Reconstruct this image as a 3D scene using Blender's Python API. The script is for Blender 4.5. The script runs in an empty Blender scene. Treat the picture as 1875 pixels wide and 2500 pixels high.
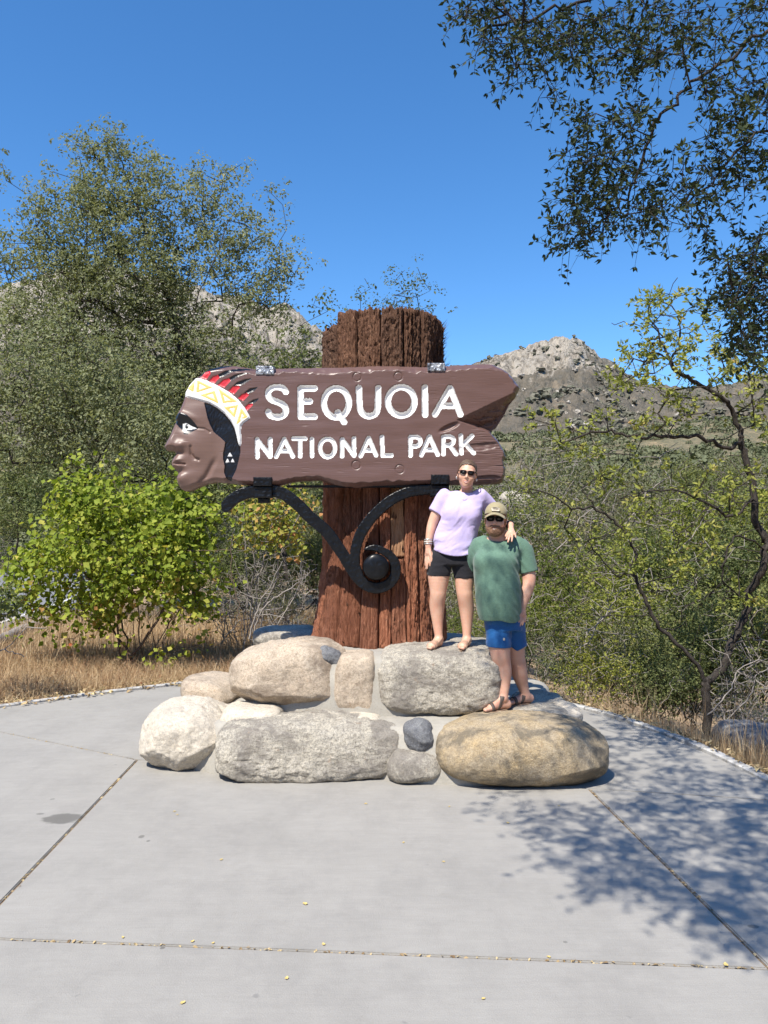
import bpy, bmesh, math, random
import numpy as np
from mathutils import Vector, Matrix

# ------------------------------------------------------------------ camera, sky, sun, exposure
SC = bpy.context.scene
COL = SC.collection
F, CX, CY = 1880.0, 937.5, 1250.0            # focal length and centre, in photo pixels (1875 x 2500)
CAMH = 1.85
PITCH = math.atan(76.0 / F)                  # horizon runs at photo row 1326
cam_d = bpy.data.cameras.new('camera')
cam_d.sensor_fit = 'VERTICAL'; cam_d.sensor_height = 24.0; cam_d.lens = 24.0 * F / 2500.0
cam_d.clip_start = 0.05; cam_d.clip_end = 12000
cam = bpy.data.objects.new('camera', cam_d); COL.objects.link(cam)
cam.location = (0, 0, CAMH); cam.rotation_euler = (math.pi / 2 + PITCH, 0, 0)
SC.camera = cam
SC.render.resolution_x, SC.render.resolution_y = 768, 1024

TO_SUN = Vector((-0.55, -1.0, 1.6)).normalized()
SUN_EL = math.asin(TO_SUN.z); SUN_ROT = math.atan2(TO_SUN.x, TO_SUN.y)
world = bpy.data.worlds.new('World'); SC.world = world; world.use_nodes = True
wn = world.node_tree; wn.nodes.clear()
sky = wn.nodes.new('ShaderNodeTexSky'); sky.sky_type = 'NISHITA'; sky.sun_disc = False
sky.sun_elevation = SUN_EL; sky.sun_rotation = SUN_ROT
sky.altitude = 500; sky.air_density = 1.0; sky.dust_density = 0.2; sky.ozone_density = 5.0
bg = wn.nodes.new('ShaderNodeBackground'); bg.inputs['Strength'].default_value = 0.15
wo = wn.nodes.new('ShaderNodeOutputWorld')
hs = wn.nodes.new('ShaderNodeHueSaturation'); hs.inputs['Saturation'].default_value = 1.2
wn.links.new(sky.outputs[0], hs.inputs['Color']); wn.links.new(hs.outputs[0], bg.inputs[0]); wn.links.new(bg.outputs[0], wo.inputs[0])
sun_d = bpy.data.lights.new('sun', 'SUN'); sun_d.energy = 5.0; sun_d.angle = math.radians(0.47)
sun_d.color = (1.0, 0.94, 0.84)
sun = bpy.data.objects.new('sun', sun_d); COL.objects.link(sun)
sun.rotation_euler = TO_SUN.to_track_quat('Z', 'Y').to_euler(); sun.location = (-8, -18, 26)
vs = SC.view_settings
vs.view_transform = 'Standard'; vs.look = 'None'; vs.exposure = 0.58; vs.gamma = 1.0; vs.use_curve_mapping = False
cy = SC.cycles
cy.use_denoising = True
try: cy.denoiser = 'OPENIMAGEDENOISE'; cy.denoising_input_passes = 'RGB_ALBEDO_NORMAL'
except Exception: pass
cy.max_bounces = 8; cy.diffuse_bounces = 3; cy.glossy_bounces = 3; cy.transmission_bounces = 4; cy.transparent_max_bounces = 8
cy.use_adaptive_sampling = True; cy.adaptive_threshold = 0.015
cy.caustics_reflective = False; cy.caustics_refractive = False; cy.sample_clamp_indirect = 6

# ------------------------------------------------------------------ helpers
_s, _c = math.sin(PITCH), math.cos(PITCH)
def P(px, py, y):
    """world point seen at photo pixel (px, py) that lies on the vertical plane at distance y"""
    cx = (np.asarray(px, float) - CX) / F; cyy = (CY - np.asarray(py, float)) / F
    k = y / (_c - cyy * _s)
    return np.stack(np.broadcast_arrays(cx * k, y + 0 * cx, CAMH + (_s + cyy * _c) * k), -1)
def G(px, py, z=0.0):
    """world point seen at photo pixel (px, py) that lies on the level z"""
    cx = (px - CX) / F; cyy = (CY - py) / F
    k = (z - CAMH) / (_s + cyy * _c)
    return np.array((cx * k, (_c - cyy * _s) * k, z))

rng = np.random.default_rng(7)
ORI = {}
def _link(o, parent):
    COL.objects.link(o)
    if parent is not None:
        o.parent = parent
def tag(o, label=None, cat=None, group=None, kind=None):
    if label: o['label'] = label
    if cat: o['category'] = cat
    if group: o['group'] = group
    if kind: o['kind'] = kind
    return o
def thing(name, label, cat, loc=(0, 0, 0), group=None):
    o = bpy.data.objects.new(name, None); o.empty_display_size = 0.2
    o.location = loc; COL.objects.link(o); ORI[o.name] = np.array(loc, float)
    return tag(o, label, cat, group)
def mesh_data(name, v, f, mat=None, smooth=True, attr=None):
    me = bpy.data.meshes.new(name)
    v = np.ascontiguousarray(v, np.float32)
    if isinstance(f, np.ndarray):
        n, k = f.shape
        me.vertices.add(len(v)); me.vertices.foreach_set('co', v.ravel())
        me.loops.add(n * k); me.loops.foreach_set('vertex_index', np.ascontiguousarray(f, np.int32).ravel())
        me.polygons.add(n); me.polygons.foreach_set('loop_start', np.arange(0, n * k, k, dtype=np.int32))
        try: me.polygons.foreach_set('loop_total', np.full(n, k, np.int32))
        except Exception: pass
        me.update(calc_edges=True)
    else:
        me.from_pydata([tuple(map(float, p)) for p in v], [], [tuple(map(int, q)) for q in f]); me.update()
    if attr:
        for an, av in attr.items():
            a = me.attributes.new(an, 'FLOAT', 'FACE' if len(av) == len(me.polygons) and len(av) != len(v) else 'POINT')
            a.data.foreach_set('value', np.ascontiguousarray(av, np.float32))
    if smooth: me.polygons.foreach_set('use_smooth', np.ones(len(me.polygons), bool))
    else: me.polygons.foreach_set('use_smooth', np.zeros(len(me.polygons), bool))
    if mat is not None: me.materials.append(mat)
    return me
def obj(name, v, f, mat, parent=None, smooth=True, loc=None, attr=None):
    """one mesh object from world-space vertices; sits at loc (or at its thing's base)"""
    root = parent
    while root is not None and root.parent is not None: root = root.parent
    base = ORI[root.name] if root is not None else (np.zeros(3) if loc is None else np.array(loc, float))
    v = np.asarray(v, float) - base
    o = bpy.data.objects.new(name, mesh_data(name, v, f, mat, smooth, attr))
    _link(o, parent)
    if root is None: o.location = base; ORI[o.name] = base
    return o
def copy_tree(o, parent=None):
    c = o.copy(); COL.objects.link(c); c.parent = parent
    for ch in list(o.children): copy_tree(ch, c)
    return c

# gradient noise in numpy
_perm = np.random.default_rng(3).permutation(256).astype(np.int64); _perm = np.concatenate([_perm, _perm, _perm])
_gr = np.random.default_rng(4).normal(size=(256, 3)); _gr /= np.linalg.norm(_gr, axis=1)[:, None]
def noise(p):
    p = np.asarray(p, float); i = np.floor(p).astype(np.int64); f = p - i; i &= 255
    u = f * f * f * (f * (f * 6 - 15) + 10); out = 0
    for dx in (0, 1):
        for dy in (0, 1):
            for dz in (0, 1):
                h = _perm[_perm[_perm[(i[..., 0] + dx) & 255] + ((i[..., 1] + dy) & 255)] + ((i[..., 2] + dz) & 255)]
                d = (_gr[h] * (f - (dx, dy, dz))).sum(-1)
                w = (u[..., 0] if dx else 1 - u[..., 0]) * (u[..., 1] if dy else 1 - u[..., 1]) * (u[..., 2] if dz else 1 - u[..., 2])
                out = out + d * w
    return out * 1.5
def fbm(p, oct=4, gain=0.5):
    a, s, t = 1.0, 0.0, 0.0
    p = np.asarray(p, float)
    for k in range(oct):
        s = s + a * noise(p + 17.3 * k); t += a; a *= gain; p = p * 2.03
    return s / t
def p3(x, y, z=0.0): return np.stack(np.broadcast_arrays(np.asarray(x, float), np.asarray(y, float), np.asarray(z, float)), -1)
def sstep(a, b, x):
    t = np.clip((x - a) / (b - a), 0, 1); return t * t * (3 - 2 * t)

# materials
def newmat(name):
    m = bpy.data.materials.new(name); m.use_nodes = True
    nt = m.node_tree; b = nt.nodes['Principled BSDF']
    return m, nt, b
class Nd:
    def __init__(s, nt): s.nt = nt; s._tc = None
    def n(s, t, **kw):
        x = s.nt.nodes.new(t)
        for k, v in kw.items(): setattr(x, k, v)
        return x
    def l(s, a, b): s.nt.links.new(a, b)
    def co(s, kind='Object'):
        if s._tc is None: s._tc = s.n('ShaderNodeTexCoord')
        return s._tc.outputs[kind]
    def map(s, vec, scale=(1, 1, 1), rot=(0, 0, 0), loc=(0, 0, 0)):
        m = s.n('ShaderNodeMapping'); s.l(vec, m.inputs[0])
        m.inputs['Scale'].default_value = scale; m.inputs['Rotation'].default_value = rot; m.inputs['Location'].default_value = loc
        return m.outputs[0]
    def noise(s, scale, detail=4, rough=0.55, vec=None, dist=0.0):
        x = s.n('ShaderNodeTexNoise'); x.inputs['Scale'].default_value = scale; x.inputs['Detail'].default_value = detail
        x.inputs['Roughness'].default_value = rough; x.inputs['Distortion'].default_value = dist
        s.l(vec if vec is not None else s.co(), x.inputs['Vector']); return x.outputs['Fac']
    def voro(s, scale, vec=None, feature='F1', out='Distance', rnd=1.0):
        x = s.n('ShaderNodeTexVoronoi', feature=feature); x.inputs['Scale'].default_value = scale
        x.inputs['Randomness'].default_value = rnd
        s.l(vec if vec is not None else s.co(), x.inputs['Vector']); return x.outputs[out]
    def ramp(s, fac, stops, interp='LINEAR'):
        x = s.n('ShaderNodeValToRGB'); cr = x.color_ramp; cr.interpolation = interp
        while len(cr.elements) < len(stops): cr.elements.new(0.5)
        for e, (p, c) in zip(cr.elements, stops):
            e.position = p; c = (c, c, c) if isinstance(c, (int, float)) else c; e.color = (*c, 1)
        s.l(fac, x.inputs[0]); return x.outputs[0]
    def mix(s, fac, a, b, mode='MIX'):
        x = s.n('ShaderNodeMix', data_type='RGBA', blend_type=mode)
        for i, v in ((0, fac), (6, a), (7, b)):
            if isinstance(v, bpy.types.NodeSocket): s.l(v, x.inputs[i])
            elif i == 0: x.inputs[0].default_value = v
            else: x.inputs[i].default_value = (*v, 1)
        return x.outputs[2]
    def math(s, op, a, b=0.0):
        x = s.n('ShaderNodeMath', operation=op)
        for i, v in ((0, a), (1, b)):
            if isinstance(v, bpy.types.NodeSocket): s.l(v, x.inputs[i])
            else: x.inputs[i].default_value = v
        return x.outputs[0]
    def attr(s, name): return s.n('ShaderNodeAttribute', attribute_name=name).outputs['Fac']
    def bump(s, h, strength=0.3, dist=0.01):
        x = s.n('ShaderNodeBump'); x.inputs['Strength'].default_value = strength; x.inputs['Distance'].default_value = dist
        s.l(h, x.inputs['Height']); return x.outputs[0]
def simple(name, col, rough=0.6, var=0.12, scale=30.0, bump=0.0, bscale=None, metal=0.0, coat=0.0, spec=0.5, mapscale=None):
    m, nt, b = newmat(name); d = Nd(nt)
    vec = d.map(d.co(), mapscale) if mapscale else d.co()
    nz = d.noise(scale, 5, 0.6, vec)
    c = np.array(col)
    d.l(d.ramp(nz, [(0.25, tuple(c * (1 - var))), (0.75, tuple(np.minimum(c * (1 + var), 1)))]), b.inputs['Base Color'])
    b.inputs['Roughness'].default_value = rough; b.inputs['Metallic'].default_value = metal
    b.inputs['Coat Weight'].default_value = coat; b.inputs['Specular IOR Level'].default_value = spec
    if bump: d.l(d.bump(d.noise(bscale or scale * 3, 4, 0.6, vec), bump, 0.004), b.inputs['Normal'])
    return m

# tubes, lathes, boxes
def tube(pts, rad, sides=6, cap=True):
    pts = np.asarray(pts, float); n = len(pts); rad = np.broadcast_to(np.asarray(rad, float), (n,))
    t = np.gradient(pts, axis=0); t /= np.linalg.norm(t, axis=1)[:, None] + 1e-9
    up = np.array((0, 0, 1.0)) if abs(t[0][2]) < 0.9 else np.array((1.0, 0, 0))
    u = np.cross(t, up); u /= np.linalg.norm(u, axis=1)[:, None] + 1e-9
    for i in range(1, n):
        if (u[i] * u[i - 1]).sum() < 0: u[i] = -u[i]
    w = np.cross(t, u)
    a = np.linspace(0, 2 * np.pi, sides, endpoint=False)
    v = pts[:, None] + rad[:, None, None] * (np.cos(a)[None, :, None] * u[:, None] + np.sin(a)[None, :, None] * w[:, None])
    v = v.reshape(-1, 3)
    i, j = np.meshgrid(np.arange(n - 1), np.arange(sides), indexing='ij'); j2 = (j + 1) % sides
    f = np.stack([i * sides + j, i * sides + j2, (i + 1) * sides + j2, (i + 1) * sides + j], -1).reshape(-1, 4)
    if cap:
        v = np.vstack([v, pts[0], pts[-1]]); a0, a1 = n * sides, n * sides + 1
        k = np.arange(sides); k2 = (k + 1) % sides
        f = np.vstack([f, np.stack([np.full(sides, a0), k2, k, k], -1), np.stack([np.full(sides, a1), (n - 1) * sides + k, (n - 1) * sides + k2, (n - 1) * sides + k2], -1)])
    return v, f
def fix(f):
    """quads with a doubled last corner become triangles (mixed list)"""
    return [tuple(q[:3]) if q[2] == q[3] else tuple(q) for q in f.tolist()]
def join(parts):
    vs_, fs_, o = [], [], 0
    for v, f in parts:
        vs_.append(np.asarray(v)); fs_.append(np.asarray(f) + o); o += len(v)
    return np.vstack(vs_), np.vstack(fs_)
def smooth_line(pts, n=8):
    """Catmull-Rom through the points"""
    p = np.asarray(pts, float); q = np.vstack([2 * p[0] - p[1], p, 2 * p[-1] - p[-2]]); out = []
    for i in range(1, len(q) - 2):
        t = np.linspace(0, 1, n, endpoint=False)[:, None]
        a, b_, c, d = q[i - 1], q[i], q[i + 1], q[i + 2]
        out.append(0.5 * (2 * b_ + (c - a) * t + (2 * a - 5 * b_ + 4 * c - d) * t ** 2 + (3 * b_ - a - 3 * c + d) * t ** 3))
    return np.vstack(out + [p[-1:]])
def bevel_box(name, c, size, mat, parent=None, bevel=0.006, rot=None, jitter=0.0, seg=2):
    bm = bmesh.new(); bmesh.ops.create_cube(bm, size=1)
    bmesh.ops.scale(bm, vec=size, verts=bm.verts)
    bmesh.ops.bevel(bm, geom=bm.edges[:], offset=bevel, segments=seg, affect='EDGES')
    if rot is not None: bmesh.ops.rotate(bm, verts=bm.verts, matrix=Matrix.Rotation(rot[0], 3, rot[1]))
    bmesh.ops.translate(bm, vec=c, verts=bm.verts)
    v = [tuple(x.co) for x in bm.verts]; f = [[x.index for x in q.verts] for q in bm.faces]; bm.free()
    return obj(name, v, f, mat, parent, smooth=False)

# 2-D distance fields in photo pixels
def d_poly(x, y, pts):
    """signed distance to a closed polygon, negative inside"""
    pts = np.asarray(pts, float); d = np.full(x.shape, 1e9); ins = np.zeros(x.shape, bool)
    for a, b in zip(pts, np.roll(pts, -1, 0)):
        e = b - a; wx, wy = x - a[0], y - a[1]
        t = np.clip((wx * e[0] + wy * e[1]) / (e @ e + 1e-12), 0, 1)
        d = np.minimum(d, (wx - e[0] * t) ** 2 + (wy - e[1] * t) ** 2)
        c1 = (a[1] <= y) & (b[1] > y); c2 = (b[1] <= y) & (a[1] > y)
        cr = e[0] * wy - e[1] * wx
        ins ^= (c1 & (cr > 0)) | (c2 & (cr < 0))
    d = np.sqrt(d); return np.where(ins, -d, d)
def d_line(x, y, pts, r=0.0):
    """distance to a polyline; r may be one radius per point"""
    pts = np.asarray(pts, float); d = np.full(x.shape, 1e9); rr = np.broadcast_to(np.asarray(r, float), (len(pts),))
    for k in range(len(pts) - 1):
        a, b = pts[k], pts[k + 1]; e = b - a; wx, wy = x - a[0], y - a[1]
        t = np.clip((wx * e[0] + wy * e[1]) / (e @ e + 1e-12), 0, 1)
        d = np.minimum(d, np.sqrt((wx - e[0] * t) ** 2 + (wy - e[1] * t) ** 2) - (rr[k] + (rr[k + 1] - rr[k]) * t))
    return d
def blob(x, y, cx, cy_, sx, sy, ang=0.0):
    a = math.radians(ang); u = (x - cx) * math.cos(a) + (y - cy_) * math.sin(a); w = -(x - cx) * math.sin(a) + (y - cy_) * math.cos(a)
    return np.exp(-(u / sx) ** 2 - (w / sy) ** 2)

def leaves_mesh(pos, nrm, size, aspect=0.5, fold=0.15, droop=None, along=None):
    """one folded diamond leaf (two triangles) per position"""
    n = len(pos); nrm = nrm / (np.linalg.norm(nrm, axis=1)[:, None] + 1e-9)
    t = np.cross(nrm, rng.normal(size=(n, 3))); t /= np.linalg.norm(t, axis=1)[:, None] + 1e-9
    if along is not None: t = np.array(along, float); t -= nrm * (t * nrm).sum(1)[:, None]; t /= np.linalg.norm(t, axis=1)[:, None] + 1e-9
    if droop is not None:
        t = t + np.asarray(droop); t -= nrm * (t * nrm).sum(1)[:, None]; t /= np.linalg.norm(t, axis=1)[:, None] + 1e-9
    b = np.cross(nrm, t); s = np.broadcast_to(np.asarray(size, float), (n,))[:, None]
    a0 = pos - t * s * 0.5; a1 = pos + b * s * aspect * 0.5 + nrm * s * fold - t * s * 0.06; a2 = pos + t * s * 0.5; a3 = pos - b * s * aspect * 0.5 + nrm * s * fold - t * s * 0.06
    v = np.stack([a0, a1, a2, a3], 1).reshape(-1, 3)
    k = np.arange(n)[:, None] * 4
    f = np.concatenate([k + np.array([[0, 1, 2]]), k + np.array([[0, 2, 3]])], 1).reshape(-1, 3)
    return v, f
# ------------------------------------------------------------------ materials
def granite(name, base, dark, warm, speck=1.0, stain=0.0, stain_col=(0.05, 0.045, 0.04), bump=0.6, lo=0.47):
    m, nt, b = newmat(name); d = Nd(nt)
    mid = d.noise(7, 6, 0.65); fine = d.noise(60, 4, 0.75); fine2 = d.noise(130, 3, 0.7, d.map(d.co(), loc=(3, 5, 2))); grain = d.voro(110)
    c = d.ramp(mid, [(0.3, base), (0.64, warm)])
    c = d.mix(d.math('MULTIPLY', d.ramp(fine, [(0.48, 0.0), (0.60, 1.0)]), 0.55 * speck), c, dark)
    c = d.mix(d.math('MULTIPLY', d.ramp(fine2, [(0.54, 0.0), (0.62, 1.0)]), 0.6 * speck), c, tuple(np.array(dark) * 0.7))
    c = d.mix(d.math('MULTIPLY', d.ramp(grain, [(0.14, 1.0), (0.34, 0.0)]), 0.45 * speck), c, (0.72, 0.68, 0.60))
    c = d.mix(d.math('MULTIPLY', d.ramp(d.noise(19, 6, 0.7), [(0.50, 0.0), (0.63, 1.0)]), 0.5 * speck), c, tuple(np.array(dark) * 1.25))
    if stain:
        st = d.math('MULTIPLY', d.ramp(d.noise(2.6, 8, 0.70, dist=0.5), [(lo, 0.0), (lo + 0.11, 1.0)]), stain)
        c = d.mix(st, c, stain_col)
    c = d.mix(d.math('MULTIPLY', d.ramp(d.noise(13, 3, 0.6), [(0.66, 0.0), (0.74, 1.0)]), 0.30), c, (0.42, 0.22, 0.11))
    d.l(c, b.inputs['Base Color']); b.inputs['Roughness'].default_value = 0.9
    b.inputs['Specular IOR Level'].default_value = 0.25
    h = d.math('ADD', d.noise(38, 9, 0.78), d.math('MULTIPLY', fine2, 0.35))
    d.l(d.bump(h, bump, 0.03), b.inputs['Normal']); return m
MAT = {}
MAT['granite_pale'] = granite('granite_pale', (0.66, 0.60, 0.50), (0.24, 0.21, 0.175), (0.70, 0.62, 0.50), 0.65, 0.25, (0.26, 0.23, 0.20))
MAT['granite_grey'] = granite('granite_grey', (0.62, 0.57, 0.48), (0.14, 0.125, 0.11), (0.66, 0.60, 0.49), 0.95, 0.7, (0.24, 0.215, 0.19), 0.9)
MAT['granite_tan'] = granite('granite_tan', (0.60, 0.51, 0.40), (0.22, 0.165, 0.12), (0.64, 0.52, 0.39), 0.75, 0.65, (0.24, 0.185, 0.14), 0.7, 0.48)
MAT['granite_ochre'] = granite('granite_ochre', (0.52, 0.39, 0.22), (0.16, 0.12, 0.075), (0.46, 0.38, 0.27), 0.7, 0.75, (0.13, 0.115, 0.09), 0.7, 0.47)
MAT['stone_slate'] = granite('stone_slate', (0.16, 0.165, 0.18), (0.07, 0.07, 0.08), (0.22, 0.225, 0.23), 0.6, 0.0)
def m_mortar():
    m, nt, b = newmat('mortar'); d = Nd(nt)
    c = d.ramp(d.noise(6, 6, 0.6), [(0.3, (0.30, 0.28, 0.245)), (0.7, (0.42, 0.395, 0.34))])
    c = d.mix(d.math('MULTIPLY', d.ramp(d.noise(140, 2), [(0.55, 0.0), (0.7, 1.0)]), 0.4), c, (0.18, 0.16, 0.14))
    d.l(c, b.inputs['Base Color']); b.inputs['Roughness'].default_value = 0.95
    d.l(d.bump(d.noise(70, 6, 0.7), 0.5, 0.012), b.inputs['Normal']); return m
MAT['mortar'] = m_mortar()
def m_concrete():
    m, nt, b = newmat('concrete'); d = Nd(nt); w = d.co()
    c = d.ramp(d.noise(0.9, 6, 0.6, w), [(0.28, (0.285, 0.270, 0.244)), (0.72, (0.350, 0.332, 0.300))])
    c = d.mix(0.5, c, d.ramp(d.noise(5.5, 6, 0.7, d.map(w, (1, 2.2, 1))), [(0.3, (0.28, 0.265, 0.241)), (0.7, (0.350, 0.332, 0.302))]))
    c = d.mix(d.math('MULTIPLY', d.ramp(d.noise(230, 2, 0.6, w), [(0.58, 0.0), (0.72, 1.0)]), 0.30), c, (0.52, 0.51, 0.49))
    c = d.mix(d.math('MULTIPLY', d.ramp(d.noise(170, 2, 0.6, d.map(w, loc=(9, 3, 1))), [(0.60, 0.0), (0.72, 1.0)]), 0.35), c, (0.17, 0.165, 0.16))
    c = d.mix(d.math('MULTIPLY', d.ramp(d.noise(7, 3, 0.5, d.map(w, loc=(4, 7, 0))), [(0.73, 0.0), (0.77, 1.0)]), 0.5), c, (0.16, 0.155, 0.15))
    c = d.mix(d.math('MULTIPLY', d.ramp(d.noise(2.3, 7, 0.72, d.map(w, (1.2, 0.7, 1), loc=(2, 5, 0))), [(0.46, 0.0), (0.66, 1.0)]), 0.32), c, (0.205, 0.195, 0.180))
    c = d.mix(d.math('MULTIPLY', d.ramp(d.noise(3.0, 4, 0.6, d.map(w, (1.0, 26, 1))), [(0.45, 0.0), (0.7, 1.0)]), 0.14), c, (0.20, 0.192, 0.18))
    # the dried oil spot and two small drips beside it
    for (px, py, rx, ry, k) in ((152, 1998, 0.150, 0.110, 0.72), (98, 1987, 0.030, 0.020, 0.55), (345, 2043, 0.022, 0.03, 0.6), (362, 2053, 0.014, 0.018, 0.6), (128, 1951, 0.02, 0.02, .4), (397, 2314, .012, .012, .7), (573, 2316, .012, .012, .7), (1380, 2300, .012, .012, .5), (1838, 2262, .03, .02, .6)):
        g = G(px, py); q = d.map(w, (1 / rx, 1 / ry, 0), loc=(-g[0] / rx, -g[1] / ry, 0))
        x = d.n('ShaderNodeVectorMath', operation='LENGTH'); d.l(q, x.inputs[0])
        r = d.math('ADD', x.outputs['Value'], d.math('MULTIPLY', d.math('SUBTRACT', d.noise(9, 4, 0.6, w), 0.5), 1.1))
        c = d.mix(d.math('MULTIPLY', d.ramp(r, [(0.72, 1.0), (1.02, 0.0)]), k), c, (0.10, 0.095, 0.085))
    d.l(c, b.inputs['Base Color']); b.inputs['Roughness'].default_value = 0.88; b.inputs['Specular IOR Level'].default_value = 0.3
    h = d.math('ADD', d.noise(120, 5, 0.7, w), d.math('MULTIPLY', d.noise(6, 3, 0.5, w), 1.5))
    d.l(d.bump(h, 0.4, 0.008), b.inputs['Normal']); return m
MAT['concrete'] = m_concrete()
def m_paint(name, col, rough=0.42, grain=0.35, var=0.1):
    m, nt, b = newmat(name); d = Nd(nt)
    w = d.map(d.co(), (1.6, 1.6, 38)); c = np.array(col)
    g = d.noise(3.0, 6, 0.65, w)
    cc = d.ramp(g, [(0.3, tuple(c * (1 - var))), (0.7, tuple(np.minimum(1, c * (1 + var))))])
    cc = d.mix(d.math('MULTIPLY', d.ramp(d.noise(1.4, 4, 0.6), [(0.4, 0.0), (0.7, 1.0)]), 0.25), cc, tuple(np.minimum(1, c * 1.25 + 0.006)))
    d.l(cc, b.inputs['Base Color']); b.inputs['Roughness'].default_value = rough; b.inputs['Specular IOR Level'].default_value = 0.5
    d.l(d.bump(g, grain, 0.006), b.inputs['Normal']); return m
MAT['brown_paint'] = m_paint('brown_paint', (0.128, 0.074, 0.064), 0.33)
MAT['face_paint'] = m_paint('face_paint', (0.165, 0.10, 0.08), 0.42, 0.2)
MAT['raw_wood'] = m_paint('raw_wood', (0.035, 0.022, 0.02), 0.6, 0.5)
MAT['white_paint'] = m_paint('white_paint', (0.80, 0.80, 0.79), 0.5, 0.2, 0.03)
MAT['black_paint'] = m_paint('black_paint', (0.005, 0.0055, 0.008), 0.28, 0.25, 0.3)
MAT['red_paint'] = m_paint('red_paint', (0.52, 0.025, 0.035), 0.35, 0.2)
MAT['yellow_paint'] = m_paint('yellow_paint', (0.80, 0.55, 0.17), 0.45, 0.15)
def m_iron():
    m, nt, b = newmat('black_iron'); d = Nd(nt)
    d.l(d.ramp(d.noise(12, 5), [(0.3, (0.004, 0.0045, 0.006)), (0.7, (0.009, 0.010, 0.012))]), b.inputs['Base Color'])
    b.inputs['Roughness'].default_value = 0.30; b.inputs['Specular IOR Level'].default_value = 0.28
    d.l(d.bump(d.noise(160, 3), 0.15, 0.002), b.inputs['Normal']); return m
MAT['iron'] = m_iron()
def m_foil():
    m, nt, b = newmat('worn_metal'); d = Nd(nt)
    d.l(d.ramp(d.noise(30, 5), [(0.35, (0.05, 0.055, 0.07)), (0.6, (0.5, 0.52, 0.55))]), b.inputs['Base Color'])
    b.inputs['Roughness'].default_value = 0.3; b.inputs['Metallic'].default_value = 0.6
    d.l(d.bump(d.noise(45, 4), 0.7, 0.01), b.inputs['Normal']); return m
MAT['foil'] = m_foil()
def m_bark(name, cols, fib=(22, 22, 1.6), bump=0.9):
    m, nt, b = newmat(name); d = Nd(nt)
    w = d.map(d.co(), fib)
    f1 = d.noise(3.0, 8, 0.7, w, 0.35); f2 = d.noise(9.0, 5, 0.7, w, 0.2); big = d.noise(3.0, 3, 0.5)
    c = d.ramp(f1, [(0.28, cols[0]), (0.48, cols[1]), (0.62, cols[2]), (0.8, cols[3])])
    c = d.mix(d.math('MULTIPLY', d.ramp(big, [(0.42, 0.0), (0.65, 1.0)]), 0.45), c, cols[1])
    c = d.mix(d.math('MULTIPLY', d.ramp(f2, [(0.36, 1.0), (0.46, 0.0)]), 0.6), c, (0.035, 0.016, 0.010))
    oi = d.n('ShaderNodeObjectInfo').outputs['Random']
    c = d.mix(1.0, c, d.ramp(oi, [(0.0, (0.72, 0.66, 0.62)), (0.5, (1.0, 1.0, 1.0)), (1.0, (1.30, 1.22, 1.15))]), 'MULTIPLY')
    d.l(c, b.inputs['Base Color']); b.inputs['Roughness'].default_value = 0.85; b.inputs['Specular IOR Level'].default_value = 0.2
    d.l(d.bump(d.math('ADD', f1, d.math('MULTIPLY', f2, 0.6)), bump, 0.035), b.inputs['Normal']); return m
MAT['redwood_bark'] = m_bark('redwood_bark', ((0.09, 0.034, 0.018), (0.29, 0.118, 0.068), (0.46, 0.215, 0.130), (0.66, 0.42, 0.29)))
MAT['redwood_bark_top'] = m_bark('redwood_bark_top', ((0.035, 0.017, 0.011), (0.13, 0.068, 0.044), (0.27, 0.155, 0.10), (0.66, 0.49, 0.35)))
MAT['bare_wood'] = m_bark('bare_wood', ((0.24, 0.12, 0.06), (0.36, 0.20, 0.11), (0.42, 0.25, 0.15), (0.48, 0.30, 0.19)), (20, 20, 1.2), 0.3)
MAT['core_wood'] = simple('core_wood', (0.05, 0.022, 0.014), 0.9, 0.3, 12, 0.4)
MAT['oak_bark'] = m_bark('oak_bark', ((0.022, 0.019, 0.017), (0.05, 0.043, 0.038), (0.09, 0.08, 0.07), (0.16, 0.145, 0.13)), (14, 14, 4), 0.8)
MAT['grey_bark'] = m_bark('grey_bark', ((0.05, 0.042, 0.037), (0.11, 0.095, 0.085), (0.19, 0.17, 0.155), (0.30, 0.28, 0.26)), (14, 14, 4), 0.6)
MAT['dead_twig'] = simple('dead_twig', (0.27, 0.24, 0.215), 0.85, 0.3, 14)
MAT['brown_twig'] = simple('brown_twig', (0.13, 0.085, 0.06), 0.85, 0.3, 14)
def m_leaf(name, stops, trans=0.35, rough=0.45, tcol=None, vary=False):
    m, nt, b = newmat(name); d = Nd(nt)
    c = d.ramp(d.attr('rnd'), stops)
    if vary: c = d.mix(1.0, c, d.ramp(d.n('ShaderNodeObjectInfo').outputs['Random'], [(0.0, (0.55, 0.62, 0.62)), (0.3, (0.80, 0.84, 0.80)), (0.65, (1.06, 1.04, 1.0)), (1.0, (1.38, 1.28, 1.05))]), 'MULTIPLY')
    d.l(c, b.inputs['Base Color']); b.inputs['Roughness'].default_value = rough + 0.15; b.inputs['Specular IOR Level'].default_value = 0.18
    t = d.n('ShaderNodeBsdfTranslucent'); d.l(d.mix(1.0, c, tcol or (1.0, 1.0, 0.55), 'MULTIPLY'), t.inputs[0])
    mx = d.n('ShaderNodeMixShader'); mx.inputs[0].default_value = trans
    d.l(b.outputs[0], mx.inputs[1]); d.l(t.outputs[0], mx.inputs[2]); d.l(mx.outputs[0], nt.nodes['Material Output'].inputs[0]); return m
MAT['leaf_oak'] = m_leaf('leaf_oak', [(0, (0.085, 0.11, 0.042)), (0.5, (0.165, 0.195, 0.078)), (0.85, (0.24, 0.26, 0.11)), (1, (0.32, 0.29, 0.12))], 0.34, 0.45, vary=True)
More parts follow.
